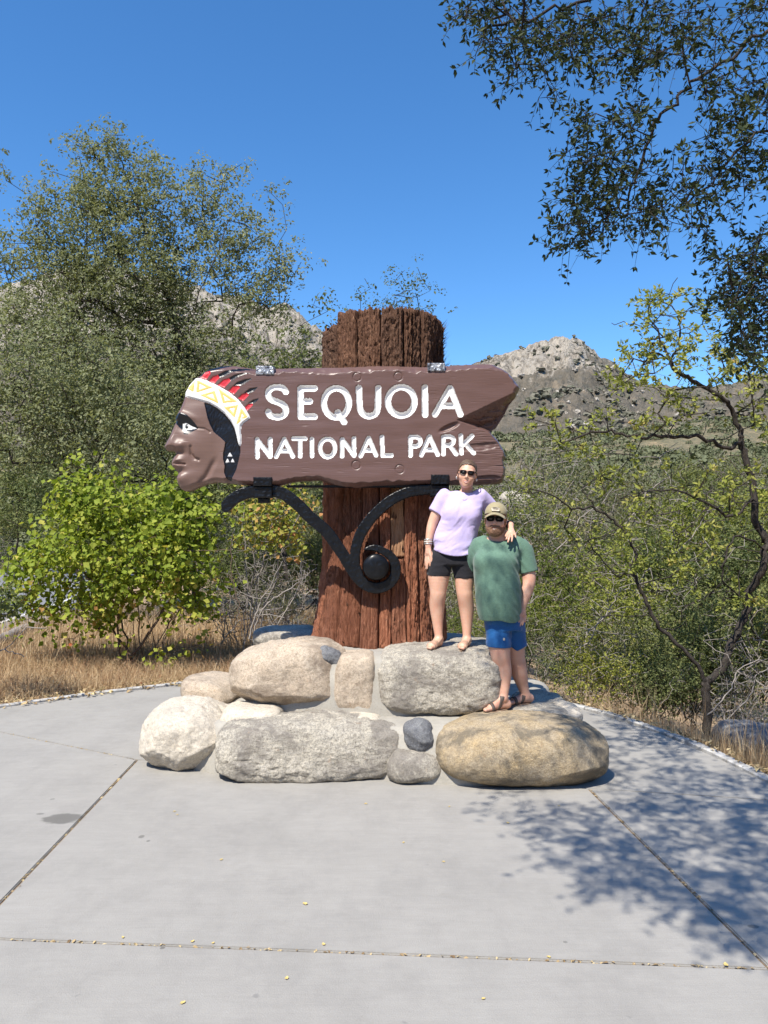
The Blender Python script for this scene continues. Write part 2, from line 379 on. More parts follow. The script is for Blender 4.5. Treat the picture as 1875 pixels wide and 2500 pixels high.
MAT['leaf_oak_pale'] = m_leaf('leaf_oak_pale', [(0, (0.14, 0.16, 0.085)), (0.5, (0.26, 0.285, 0.155)), (0.9, (0.36, 0.375, 0.22)), (1, (0.44, 0.4, 0.24))], 0.42, 0.42)
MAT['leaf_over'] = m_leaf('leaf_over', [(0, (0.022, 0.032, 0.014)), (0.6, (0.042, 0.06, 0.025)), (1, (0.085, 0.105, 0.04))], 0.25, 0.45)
MAT['leaf_redbud'] = m_leaf('leaf_redbud', [(0, (0.14, 0.2, 0.025)), (0.4, (0.25, 0.32, 0.04)), (0.7, (0.38, 0.42, 0.07)), (0.86, (0.52, 0.46, 0.1)), (0.95, (0.58, 0.34, 0.13)), (1, (0.5, 0.16, 0.07))], 0.42, 0.45)
MAT['leaf_buckeye'] = m_leaf('leaf_buckeye', [(0, (0.16, 0.19, 0.035)), (0.5, (0.3, 0.33, 0.07)), (0.82, (0.45, 0.44, 0.13)), (1, (0.5, 0.33, 0.15))], 0.42, 0.45)
MAT['leaf_chap'] = m_leaf('leaf_chap', [(0, (0.095, 0.108, 0.052)), (0.5, (0.18, 0.195, 0.098)), (0.9, (0.26, 0.26, 0.14)), (1, (0.33, 0.26, 0.14))], 0.3, 0.5, vary=True)
MAT['leaf_slope'] = m_leaf('leaf_slope', [(0, (0.12, 0.15, 0.03)), (0.5, (0.24, 0.275, 0.06)), (0.88, (0.36, 0.37, 0.1)), (1, (0.47, 0.35, 0.12))], 0.38, 0.45, vary=True)
MAT['leaf_dry'] = m_leaf('leaf_dry', [(0.0, (0.13, 0.085, 0.050)), (0.5, (0.30, 0.20, 0.115)), (0.85, (0.48, 0.36, 0.20)), (1.0, (0.30, 0.09, 0.045))], 0.15, 0.7)
MAT['leaf_litter'] = m_leaf('leaf_litter', [(0.0, (0.20, 0.13, 0.07)), (0.5, (0.45, 0.33, 0.18)), (1.0, (0.62, 0.50, 0.28))], 0.15, 0.7)
MAT['grass_dry'] = m_leaf('grass_dry', [(0.0, (0.309, 0.168, 0.072)), (0.45, (0.533, 0.329, 0.159)), (0.8, (0.730, 0.505, 0.251)), (1.0, (0.800, 0.659, 0.356))], 0.2, 0.7, (1, 1, 0.9))
MAT['grass_brown_'] = m_leaf('grass_brown_', [(0.0, (0.187, 0.093, 0.048)), (0.5, (0.389, 0.201, 0.103)), (1.0, (0.604, 0.359, 0.179))], 0.2, 0.7, (1, 1, 0.9))
def m_ground():
    m, nt, b = newmat('dry_ground'); d = Nd(nt); w = d.co()
    c = d.ramp(d.noise(1.2, 6, 0.65, w), [(0.3, (0.22, 0.145, 0.085)), (0.55, (0.36, 0.25, 0.145)), (0.75, (0.46, 0.34, 0.20))])
    c = d.mix(d.math('MULTIPLY', d.ramp(d.noise(40, 5, 0.7, w), [(0.45, 0.0), (0.65, 1.0)]), 0.5), c, (0.12, 0.075, 0.045))
    d.l(c, b.inputs['Base Color']); b.inputs['Roughness'].default_value = 0.95
    d.l(d.bump(d.noise(25, 7, 0.7, w), 0.8, 0.03), b.inputs['Normal']); return m
MAT['ground'] = m_ground()
def m_asphalt():
    m, nt, b = newmat('asphalt'); d = Nd(nt); w = d.co()
    c = d.ramp(d.noise(0.6, 5, 0.6, w), [(0.3, (0.15, 0.15, 0.155)), (0.7, (0.205, 0.205, 0.21))])
    c = d.mix(d.math('MULTIPLY', d.ramp(d.noise(120, 2, 0.6, w), [(0.5, 0.0), (0.7, 1.0)]), 0.4), c, (0.30, 0.30, 0.30))
    d.l(c, b.inputs['Base Color']); b.inputs['Roughness'].default_value = 0.9; return m
MAT['asphalt'] = m_asphalt()
def worn(name, col, under):
    m, nt, b = newmat(name); d = Nd(nt)
    d.l(d.mix(d.ramp(d.noise(9, 6, 0.75), [(0.38, 1.0), (0.56, 0.0)]), col, under), b.inputs['Base Color']); b.inputs['Roughness'].default_value = 0.8
    d.l(d.bump(d.noise(60, 5, 0.7), 0.4, 0.006), b.inputs['Normal']); return m
MAT['curb_white'] = worn('curb_white', (0.50, 0.49, 0.47), (0.30, 0.285, 0.26))
MAT['line_white'] = worn('line_white', (0.68, 0.67, 0.64), (0.4, 0.4, 0.39))
MAT['line_yellow'] = worn('line_yellow', (0.60, 0.36, 0.06), (0.3, 0.24, 0.15))
def m_hill(name, scrub, scrub2, soil, rock, rocky, sc):
    m, nt, b = newmat(name); d = Nd(nt); w = d.co()
    veg = d.noise(0.045 * sc, 8, 0.72, w); fine = d.noise(0.25 * sc, 5, 0.75, w); clump = d.voro(0.16 * sc, w)
    c = d.mix(d.ramp(fine, [(0.35, 0.0), (0.65, 1.0)]), scrub, scrub2)
    c = d.mix(d.math('MULTIPLY', d.ramp(clump, [(0.25, 0.0), (0.6, 1.0)]), 0.35), c, soil)
    c = d.mix(d.ramp(veg, [(0.56, 0.0), (0.63, 1.0)]), c, soil)
    rk = d.attr('rock')
    r = d.math('ADD', rk, d.math('MULTIPLY', d.math('SUBTRACT', d.noise(0.10 * sc, 8, 0.75, w), 0.5), 1.6))
    crack = d.noise(0.12 * sc, 8, 0.8, d.map(w, (1, 1, 0.35)))
    rc = d.mix(d.ramp(crack, [(0.40, 0.0), (0.53, 1.0)]), tuple(np.array(rock) * 0.36), rock)
    c = d.mix(d.ramp(r, [(0.5, 0.0), (0.6, 1.0)]), c, rc)
    d.l(c, b.inputs['Base Color']); b.inputs['Roughness'].default_value = 0.95; b.inputs['Specular IOR Level'].default_value = 0.1
    d.l(d.bump(d.math('ADD', fine, d.math('MULTIPLY', crack, 1.4)), 0.9, 4.5 / sc), b.inputs['Normal']); return m
MAT['hill_far'] = m_hill('hill_far', (0.12, 0.115, 0.092), (0.20, 0.18, 0.15), (0.30, 0.245, 0.18), (0.50, 0.44, 0.36), 1.0, 1.0)
MAT['hill_near'] = m_hill('hill_near', (0.15, 0.155, 0.095), (0.24, 0.225, 0.145), (0.46, 0.35, 0.21), (0.36, 0.33, 0.29), 0.2, 4.0)
MAT['scrub_far'] = m_leaf('scrub_far', [(0, (0.1, 0.1, 0.072)), (0.5, (0.14, 0.137, 0.1)), (1, (0.19, 0.172, 0.135))], 0, 0.9)
MAT['rock_far'] = m_leaf('rock_far', [(0, (0.28, 0.25, 0.21)), (1, (0.44, 0.4, 0.34))], 0, 0.9)
MAT['leaf_yellow'] = simple('leaf_yellow', (0.62, 0.46, 0.16), 0.6, 0.25, 80)

MAT['grass_dry'] = m_leaf('grass_dry', [(0.0, (0.30, 0.19, 0.10)), (0.45, (0.50, 0.35, 0.20)), (0.8, (0.66, 0.50, 0.30)), (1.0, (0.75, 0.62, 0.40))], 0.2, 0.7, (1, 1, 0.9))
MAT['grass_brown'] = m_leaf('grass_brown', [(0.0, (0.17, 0.09, 0.05)), (0.5, (0.34, 0.20, 0.115)), (1.0, (0.50, 0.33, 0.19))], 0.2, 0.7, (1, 1, 0.9))
MAT['leaf_hill'] = m_leaf('leaf_hill', [(0.0, (0.085, 0.10, 0.055)), (0.5, (0.145, 0.16, 0.09)), (0.9, (0.20, 0.21, 0.125)), (1.0, (0.26, 0.225, 0.135))], 0.15, 0.7)
MAT['leaf_autumn'] = m_leaf('leaf_autumn', [(0.0, (0.16, 0.22, 0.04)), (0.4, (0.30, 0.33, 0.06)), (0.65, (0.50, 0.40, 0.10)), (0.85, (0.55, 0.30, 0.12)), (1.0, (0.45, 0.15, 0.08))], 0.4, 0.45)
# ------------------------------------------------------------------ the setting: terrain, plaza, road, hills
def gz(x, y):
    """height of the natural ground"""
    x = np.asarray(x, float); y = np.asarray(y, float)
    z = -0.05 + 0 * x
    right = np.maximum(0, x - 3.1 + 0.28 * np.maximum(0, y - 6.5) * (x > -50))       # bank to the ravine
    edge = np.where(y > 6.5, 3.1 - 0.55 * (y - 6.5), 3.1)
    edge = np.maximum(edge, 0.2 - 0.02 * y)
    s = np.maximum(0, x - edge)
    drop = -2.9 * (1 - np.exp(-(s / 5.5) ** 1.3))
    far = sstep(26, 70, np.hypot(x * 0.8, y))
    z = z + drop * (1 - far) * sstep(3.0, 6.0, y + 3)
    z = z + 0.05 * fbm(p3(x * 0.5, y * 0.5), 3)
    return z
xs = np.unique(np.concatenate([np.linspace(-260, -16, 36), np.linspace(-16, 16, 110), np.linspace(16, 260, 44)]))
ys = np.unique(np.concatenate([np.linspace(-260, 0, 30), np.linspace(0, 30, 100), np.linspace(30, 150, 40)]))
X, Y = np.meshgrid(xs, ys)
v = np.stack([X, Y, gz(X, Y)], -1).reshape(-1, 3)
i, j = np.meshgrid(np.arange(len(ys) - 1), np.arange(len(xs) - 1), indexing='ij'); nx = len(xs)
f = np.stack([i * nx + j, i * nx + j + 1, (i + 1) * nx + j + 1, (i + 1) * nx + j], -1).reshape(-1, 4)
ground = tag(obj('ground', v, f, MAT['ground']), kind='structure', label='dry tan earth around the plaza')

# plaza of grey concrete slabs
plaza = np.array([(-9, -4), (3.6, -4), (3.45, 2), (3.15, 4.5), (2.98, 5.9), (2.88, 6.7), (2.68, 7.6), (2.2, 8.7), (1.3, 9.7), (0.1, 10.3), (-1.2, 10.5), (-2.35, 10.35), (-3.5, 9.5), (-4.3, 8.75), (-5.6, 7.4), (-9, 5.2)])
Lc, Rc = G(335, 1855)[:2], G(1437, 1925)[:2]
J1a, J1b = G(0, 2205)[:2], Lc
J2a, J2b = G(0, 2292)[:2], G(1875, 2365)[:2]
J3a, J3b = Rc, G(1875, 2360)[:2]
J4a, J4b = G(0, 1787)[:2], Lc
def clip(poly, a, b, left=True, gap=0.007):
    a = np.asarray(a); b = np.asarray(b); e = b - a; nrm = np.array((-e[1], e[0])) / np.linalg.norm(e)
    if not left: nrm = -nrm
    out = []; s = [(p - a) @ nrm - gap for p in poly]
    for k in range(len(poly)):
        p, q, sp, sq = poly[k - 1], poly[k], s[k - 1], s[k]
        if (sp >= 0) != (sq >= 0): out.append(p + (q - p) * sp / (sp - sq))
        if sq >= 0: out.append(q)
    return out
pl = [p for p in plaza]
mid = np.array((-0.3, 0.0)), np.array((-0.3, 10.0))
slabs = [
    clip(pl, J2a, J2b, False),
    clip(clip(clip(clip(pl, J2a, J2b), J1a, J1b, False), J3b, J3a, True), Lc, Rc, False),
    clip(clip(clip(pl, J2a, J2b), J1a, J1b, True), J4a, J4b, False),
    clip(clip(clip(pl, J4a, J4b), Lc, Rc), mid[0], mid[1], True, 0.003),
    clip(clip(clip(pl, J2a, J2b), J3b, J3a, False), Lc, Rc, False),
    clip(clip(pl, Lc, Rc), mid[0], mid[1], False, 0.003),
]
path = tag(obj('path', *(lambda q: ([(p[0], p[1], -0.012) for p in q], [list(range(len(q)))]))(pl), MAT['grit'] if 'grit' in MAT else simple('joint_grit', (0.20, 0.14, 0.085), 0.95, 0.5, 60), smooth=False), kind='structure', label='grey concrete plaza of large slabs with debris-filled joints')
for q in slabs:
    if len(q) < 3: continue
    bm = bmesh.new(); vv = [bm.verts.new((p[0], p[1], -0.10)) for p in q]; fc = bm.faces.new(vv)
    if fc.normal.z < 0: fc.normal_flip()
    r = bmesh.ops.extrude_face_region(bm, geom=[fc]); tv = [x for x in r['geom'] if isinstance(x, bmesh.types.BMVert)]
    bmesh.ops.translate(bm, vec=(0, 0, 0.10), verts=tv)
    te = [e for e in bm.edges if all(x in tv for x in e.verts)]
    bmesh.ops.bevel(bm, geom=te, offset=0.006, segments=2, affect='EDGES')
    bmesh.ops.recalc_face_normals(bm, faces=bm.faces); bm.verts.index_update()
    obj('slab', [tuple(x.co) for x in bm.verts], [[x.index for x in y.verts] for y in bm.faces], MAT['concrete'], path, smooth=False); bm.free()
# white painted kerb stones along the plaza's rim
ring = smooth_line([p for p in plaza[2:]], 14)
seg = np.linalg.norm(np.diff(ring, axis=0), axis=1); cum = np.concatenate([[0], np.cumsum(seg)])
def ring_at(s): return np.array([np.interp(s, cum, ring[:, 0]), np.interp(s, cum, ring[:, 1])])
s0 = 0.0; kerb_seed = 0
while s0 < cum[-1] - 0.3:
    ln = 0.62 + 0.12 * math.sin(kerb_seed * 2.3); kerb_seed += 1
    t = np.linspace(s0 + 0.006, min(s0 + ln, cum[-1]) - 0.006, 6); s0 += ln
    c = np.array([ring_at(k) for k in t]); tt = np.gradient(c, axis=0); tt /= np.linalg.norm(tt, axis=1)[:, None]
    nn = np.stack([tt[:, 1], -tt[:, 0]], -1)
    if (nn[0] @ (c[0] - np.array((-0.5, 5)))) < 0: nn = -nn
    prof = [(0.0, -0.1), (0.0, 0.016), (0.012, 0.026), (0.080, 0.024), (0.092, 0.012), (0.092, -0.1)]
    vv = [(c[k, 0] + nn[k, 0] * (o + 0.003), c[k, 1] + nn[k, 1] * (o + 0.003), h + 0.004 * math.sin(9.1 * kerb_seed + k)) for k in range(6) for o, h in prof]
    ff = [(k * 6 + m_, k * 6 + (m_ + 1) % 6, k * 6 + 6 + (m_ + 1) % 6, k * 6 + 6 + m_) for k in range(5) for m_ in range(6)] + [tuple(range(6)), tuple(range(35, 29, -1))]
    if c[:, 1].min() > 4.0 and c[:, 0].min() > -6: obj('kerb_stone', vv, ff, MAT['curb_white'], path, smooth=False)

# road running away on the left, behind the shrub
rd = np.array((-0.19, 0.98)); rd /= np.linalg.norm(rd); rn = np.array((-rd[1], rd[0]))
near0 = G(0, 1523)[:2]
def road_strip(o0, o1, z, t0=-40, t1=110, n=40):
    t = np.linspace(t0, t1, n); bend = -0.0016 * np.maximum(0, t - 5) ** 2
    a = near0 + t[:, None] * rd + (o0 + bend[:, None] * -1) * rn; b = near0 + t[:, None] * rd + (o1 + bend[:, None] * -1) * rn
    vv = np.vstack([np.column_stack([a, np.full(n, z)]), np.column_stack([b, np.full(n, z)])])
    k = np.arange(n - 1); return vv, np.stack([k, k + 1, n + k + 1, n + k], -1)
road = tag(obj('road', *road_strip(-0.9, 8.6, 0.018), MAT['asphalt'], smooth=False), kind='structure', label='two-lane asphalt road behind the bright green shrub')
for nm, o0, o1, mt in (('edge_line', -0.06, 0.06, 'line_white'), ('centre_line', 3.62, 3.74, 'line_yellow'), ('centre_line', 3.88, 4.0, 'line_yellow'), ('edge_line', 7.6, 7.72, 'line_white')):
    obj(nm, *road_strip(o0, o1, 0.024), MAT[mt], road, smooth=False)
# low pale log lying along the near edge of the road
lp = smooth_line([np.append(near0 + rd * t + rn * -1.25 + 0.05 * math.sin(t * 2), 0.13) for t in (-7, -4, -1.0, 1.6, 3.4)], 6)
v_, f_ = tube(lp, 0.11 + 0.012 * np.sin(np.arange(len(lp)) * 1.7), 9)
v_ = v_ + 0.012 * fbm(v_ * 9, 3)[:, None]
tag(obj('fallen_log', v_, fix(f_), MAT['dead_twig'], loc=lp[0]), 'pale weathered log lying along the road edge', 'log')

# hills and mountains, built on a fan of bearings
SKY = np.array([(-700, 800), (-300, 740), (0, 705), (110, 672), (210, 655), (330, 668), (430, 690), (520, 720), (603, 736), (650, 752), (694, 744), (723, 756), (752, 786), (800, 812), (900, 850), (1000, 890), (1090, 905), (1150, 898), (1201, 882), (1250, 870), (1314, 856), (1350, 838), (1381, 825), (1406, 830), (1430, 845), (1448, 860), (1473, 879), (1515, 902), (1578, 938), (1640, 950), (1704, 951), (1808, 938), (1875, 920), (2100, 880), (2600, 840)], float)
def fan(name, r0, r1, nr, na, px0, px1, zfun, mat, rockfun, label):
    px = np.linspace(px0, px1, na); r = r0 * (r1 / r0) ** np.linspace(0, 1, nr)
    A, R = np.meshgrid(px, r); T = np.linspace(0, 1, nr)[:, None] + 0 * A
    bx, by = (A - CX) / F, 1.0
    x, y = bx * R, by * R
    z = zfun(A, R, T, x, y)
    v = np.stack([x, y, z], -1).reshape(-1, 3)
    i, j = np.meshgrid(np.arange(nr - 1), np.arange(na - 1), indexing='ij')
    f = np.stack([i * na + j, i * na + j + 1, (i + 1) * na + j + 1, (i + 1) * na + j], -1).reshape(-1, 4)
    return tag(obj(name, v, f, mat, attr={'rock': rockfun(A, R, T, x, y, z).ravel()}), kind='structure', label=label), (x, y, z)
def z_mtn(A, R, T, x, y):
    crest = np.interp(A, SKY[:, 0], SKY[:, 1])
    ca = (1326 - crest) / F + 0.0022 * noise(p3(A / 11, 0 * A, 2.0)) + 0.0028 * noise(p3(A / 31, 0 * A, 5.0))
    rc = 950.0
    prof = np.where(R < rc, np.clip((R - 230) / (rc - 230), 0, 1) ** 1.25, 1 - 0.5 * np.clip((R - rc) / 700, 0, 1))
    z = CAMH + prof * ca * rc
    nz = fbm(p3(x / 120, y / 120, 3.1), 6, 0.55); rg = 1 - np.abs(fbm(p3(x / 70, y / 70, 8.0), 5, 0.6)) * 2.5
    amp = 34 * sstep(250, 500, R) * (1 - 0.72 * np.exp(-((R - rc) / 110) ** 2))
    z = z + amp * nz + amp * 0.45 * rg - amp * 0.2
    z = z + 11.0 * sstep(250, 500, R) * (np.abs(fbm(p3(x / 34, y / 34, z / 34), 5, 0.62)) * -2.2 + 0.6) * (1 - 0.45 * np.exp(-((R - rc) / 60) ** 2))
    crag = np.maximum(np.exp(-((A - 1345) / 150) ** 2) * sstep(90, 150, z), 0.6 * (A < 800) * sstep(120, 200, z)) * sstep(500, 700, R)
    z = z + crag * (6.5 * np.sin(2 * np.pi * (z / 24 + 0.9 * fbm(p3(x / 45, y / 45, 7.0), 4))) + 9 * np.abs(fbm(p3(x / 22, y / 60, 3.0), 4, 0.6)))
    return np.where(R < 260, np.minimum(z, -1 + (R - 220) * 0.03), z)
def rock_mtn(A, R, T, x, y, z):
    hgt = np.clip((z - CAMH) / (0.29 * 950), 0, 1.3)
    right = np.exp(-((A - 1330) / 190) ** 2) * sstep(0.45, 0.75, z / (0.262 * 950)) * 0.75
    left = np.where(A < 850, sstep(0.25, 0.8, hgt) * 0.72, 0)
    streak = 0.30 * np.exp(-((A - 1350) / 230) ** 2) * sstep(0.2, 0.4, z / 250)
    return np.maximum(np.maximum(right, left), streak) + 0.06
fan('mountain', 220, 1700, 240, 560, -700, 2600, z_mtn, MAT['hill_far'], rock_mtn, 'rocky mountain with pale cliffs above dark scrub slopes')
HILL = np.array([(-700, 1150), (0, 1100), (600, 1090), (1100, 1075), (1230, 1062), (1350, 1058), (1500, 1060), (1640, 1040), (1760, 1022), (1875, 1040), (2600, 1000)], float)
def z_hill(A, R, T, x, y):
    ca = (1326 - np.interp(A, HILL[:, 0], HILL[:, 1])) / F; rc = 230.0
    prof = np.where(R < rc, np.clip((R - 48) / (rc - 48), 0, 1) ** 1.05, 1 - 0.35 * np.clip((R - rc) / 120, 0, 1))
    z = -1.4 + prof * (ca * rc + 1.4 + CAMH)
    return z + sstep(50, 110, R) * (2.6 * fbm(p3(x / 35, y / 35, 1.0), 4) + 0.5 * fbm(p3(x / 5, y / 5, 2.0), 3)) * (1 - 0.6 * np.exp(-((R - rc) / 30) ** 2))
_, HG = fan('hill', 44, 340, 120, 330, -700, 2600, z_hill, MAT['hill_near'], lambda A, R, T, x, y, z: 0.12 + 0 * A, 'brushy green foothill in front of the mountain')
def hill_z(x, y):
    A = CX + F * x / y; return z_hill(A, y, 0, x, y)

# unseen slopes added beside and behind the camera to block low sky light
def sky_blockers():
    na, nr = 150, 26; th = np.linspace(math.radians(52), math.radians(308), na); r = 130 * (900 / 130) ** np.linspace(0, 1, nr)
    TH, RR = np.meshgrid(th, r); x, y = RR * np.sin(TH), RR * np.cos(TH); t = np.clip((RR - 150) / 650, 0, 1)
    z = -1.0 + t ** 1.15 * (255 + 60 * np.sin(3 * TH + 1) + 40 * np.sin(7 * TH)) + 26 * t * fbm(p3(x / 110, y / 110, 5.0), 5)
    i, j = np.meshgrid(np.arange(nr - 1), np.arange(na - 1), indexing='ij')
    f = np.stack([i * na + j, i * na + j + 1, (i + 1) * na + j + 1, (i + 1) * na + j], -1).reshape(-1, 4)
    tag(obj('sky_blocker_slopes', np.stack([x, y, z], -1).reshape(-1, 3), f, MAT['hill_far'], attr={'rock': (0.15 + 0 * x).ravel()}), kind='structure', label='unseen scrub-covered slopes added beside and behind the camera to block low sky light')
sky_blockers()
# ------------------------------------------------------------------ stone plinth
_ico = {}
def ico(sub):
    if sub not in _ico:
        bm = bmesh.new(); bmesh.ops.create_icosphere(bm, subdivisions=sub, radius=1.0); bm.verts.index_update()
        _ico[sub] = (np.array([tuple(x.co) for x in bm.verts]), np.array([[x.index for x in q.verts] for q in bm.faces])); bm.free()
    return _ico[sub]
def stone(box, front, hd, mat, parent, e=2.8, amp=0.05, seed=0, sub=6, tilt=0.0, cuts=(), yaw=0.0, name='stone', chip=0.4):
    x0, y0, x1, y1 = box; c = front + hd
    xa, xb = P(x0, 0, c - 0.3 * hd)[0], P(x1, 0, c - 0.3 * hd)[0]
    zt = P(0, y0, c)[2]; zb = P(0, y1, front + 0.35 * hd)[2]
    ctr = np.array(((xa + xb) / 2, c, (zt + zb) / 2)); half = np.array(((xb - xa) / 2, hd, (zt - zb) / 2))
    n, f = ico(sub)
    s = (np.abs(n) ** e).sum(1) ** (-1 / e); q = n * s[:, None]
    Rc_ = np.random.default_rng(seed + 500); fc_ = [tuple(Rc_.normal(size=3)) + (Rc_.uniform(0.90, 1.0) + 0.105 * (e - 2.5),) for _ in range(16)]
    for (nx_, ny_, nz_, off) in list(cuts) + fc_:                       # flatten against a plane
        nn = np.array((nx_, ny_, nz_), float); nn /= np.linalg.norm(nn)
        dd = q @ nn - off; q = q - (np.maximum(dd, 0) * 0.7)[:, None] * nn
    v = q * half; m = half.mean()
    sd = np.array((seed * 3.7, seed * 1.3, seed * 2.1))
    L = max(0.08, m)
    disp = amp * L * (1.5 * fbm(v / L * 0.9 + sd, 3) + 0.35 * fbm(v / L * 3.2 + sd, 4, 0.6)) + 0.012 * chip * fbm(v * 12 + sd, 5, 0.75) + 0.003 * noise(v * 60 + sd)
    rid = np.abs(noise(v / L * 1.3 + sd + 9)); disp -= amp * 0.35 * L * np.exp(-(rid / 0.03) ** 2) * sstep(0.0, 0.4, noise(v / L * 1.5 + sd + 31))
    dirn = n / (half / half.max()); dirn /= np.linalg.norm(dirn, axis=1)[:, None]
    v = v + dirn * disp[:, None]
    if tilt: ca, sa = math.cos(tilt), math.sin(tilt); v = v @ np.array(((ca, 0, -sa), (0, 1, 0), (sa, 0, ca)))
    if yaw: ca, sa = math.cos(yaw), math.sin(yaw); v = v @ np.array(((ca, sa, 0), (-sa, ca, 0), (0, 0, 1)))
    return obj(name, v + ctr, f, MAT[mat], parent)
plinth = thing('stone_plinth', 'two-tier mortared boulder plinth under the redwood trunk post', 'plinth', (0, 7.4, 0))
def tier(plan, z0, z1, amp, seed, slope):
    """mortar mass: plan outline drawn in at the top, with a lumpy surface"""
    ring = smooth_line(list(plan) + [plan[0]], 12)[:-1]; n = len(ring); c = ring.mean(0); rows = []
    lv = [(0.0, z0), (0.01, z0 + 0.3 * (z1 - z0)), (slope * 0.5, z0 + 0.7 * (z1 - z0)), (slope * 0.8, z1 - 0.05), (slope * 1.1, z1 - 0.012), (slope * 1.6, z1)]
    for k in (0.7, 0.5, 0.3, 0.1): lv.append((-k, z1 + 0.01))
    for o, z in lv:
        if o >= 0:
            d = c - ring; d /= np.linalg.norm(d, axis=1)[:, None]; q = ring + d * o
        else: q = c + (ring + (c - ring) / np.linalg.norm(c - ring, axis=1)[:, None] * slope * 1.6 - c) * -o
        rows.append(np.column_stack([q, np.full(n, z)]))
    v = np.vstack(rows); v[n:] += amp * np.stack([fbm(v[n:] * 3 + seed, 4), fbm(v[n:] * 3 + seed + 5, 4), 0.6 * fbm(v[n:] * 3 + seed + 9, 4)], -1)
    k = np.arange(n); k2 = (k + 1) % n
    f = [(a * n + x, a * n + y, a * n + n + y, a * n + n + x) for a in range(len(rows) - 1) for x, y in zip(k, k2)] + [tuple((len(rows) - 1) * n + k)]
    return obj('mortar', v, f, MAT['mortar'], plinth)
tier([(-1.55, 6.36), (-1.25, 6.20), (-0.9, 6.22), (-0.2, 6.18), (0.12, 6.05), (0.45, 5.97), (0.9, 5.96), (1.42, 6.12), (1.72, 6.70), (1.75, 7.6), (1.70, 8.6), (0.5, 9.0), (-1.0, 9.0), (-1.75, 8.6), (-1.86, 7.6), (-1.80, 6.9)], -0.05, 0.385, 0.05, 3, 0.14)
tier([(-1.15, 6.72), (-0.5, 6.56), (-0.1, 6.54), (0.2, 6.54), (0.86, 6.60), (1.00, 7.0), (1.02, 7.8), (0.95, 8.5), (0, 8.75), (-1.1, 8.6), (-1.28, 7.8), (-1.26, 7.1)], 0.30, 0.868, 0.04, 8, 0.10)
ST = stone
# lower tier
ST((366, 1714, 590, 1892), 6.22, 0.44, 'granite_pale', plinth, 3.0, 0.10, 1, tilt=0.10, chip=1.8)
ST((543, 1748, 984, 1918), 6.00, 0.36, 'granite_grey', plinth, 4.4, 0.09, 2, yaw=0.09, cuts=((0, -1, 0.25, 0.86), (0.2, -0.6, 0.8, 1.05), (-0.3, -0.5, 0.8, 1.1), (0.9, -0.3, -0.5, 1.15)), chip=3.2)
ST((986, 1752, 1056, 1846), 6.00, 0.17, 'stone_slate', plinth, 2.4, 0.13, 3, sub=5, tilt=-0.25)
ST((938, 1818, 1082, 1922), 5.93, 0.26, 'granite_grey', plinth, 2.8, 0.08, 4, sub=5)
ST((1054, 1746, 1470, 1930), 5.78, 0.46, 'granite_ochre', plinth, 3.0, 0.05, 5, tilt=0.03)
ST((462, 1648, 600, 1724), 7.05, 0.42, 'granite_tan', plinth, 3.4, 0.07, 6, sub=5, tilt=0.12)
ST((556, 1718, 700, 1792), 6.38, 0.26, 'granite_pale', plinth, 4.0, 0.05, 7, sub=5)
ST((700, 1738, 930, 1788), 6.34, 0.22, 'granite_pale', plinth, 4.2, 0.04, 17, sub=5)
ST((1230, 1726, 1372, 1772), 6.40, 0.24, 'granite_grey', plinth, 3.8, 0.07, 8, sub=5)
ST((1340, 1718, 1402, 1770), 6.62, 0.26, 'granite_pale', plinth, 3.0, 0.09, 9, sub=5)
ST((1250, 1698, 1366, 1740), 6.85, 0.40, 'granite_grey', plinth, 3.4, 0.09, 10, sub=5)
# upper tier
ST((572, 1558, 858, 1744), 6.50, 0.44, 'granite_tan', plinth, 2.9, 0.07, 11, tilt=-0.06, chip=1.4)
ST((772, 1580, 838, 1634), 6.60, 0.10, 'stone_slate', plinth, 2.6, 0.14, 12, sub=5, tilt=0.3)
ST((822, 1590, 920, 1744), 6.54, 0.26, 'granite_tan', plinth, 5.5, 0.08, 13, sub=5, chip=1.3)
ST((922, 1576, 1216, 1746), 6.44, 0.44, 'granite_grey', plinth, 5.0, 0.045, 14, yaw=-0.03, chip=2.4)
ST((628, 1530, 775, 1590), 7.9, 0.36, 'granite_grey', plinth, 4.2, 0.06, 15, sub=5)
ST((1090, 1560, 1200, 1592), 7.45, 0.30, 'granite_grey', plinth, 3.5, 0.06, 16, sub=5)

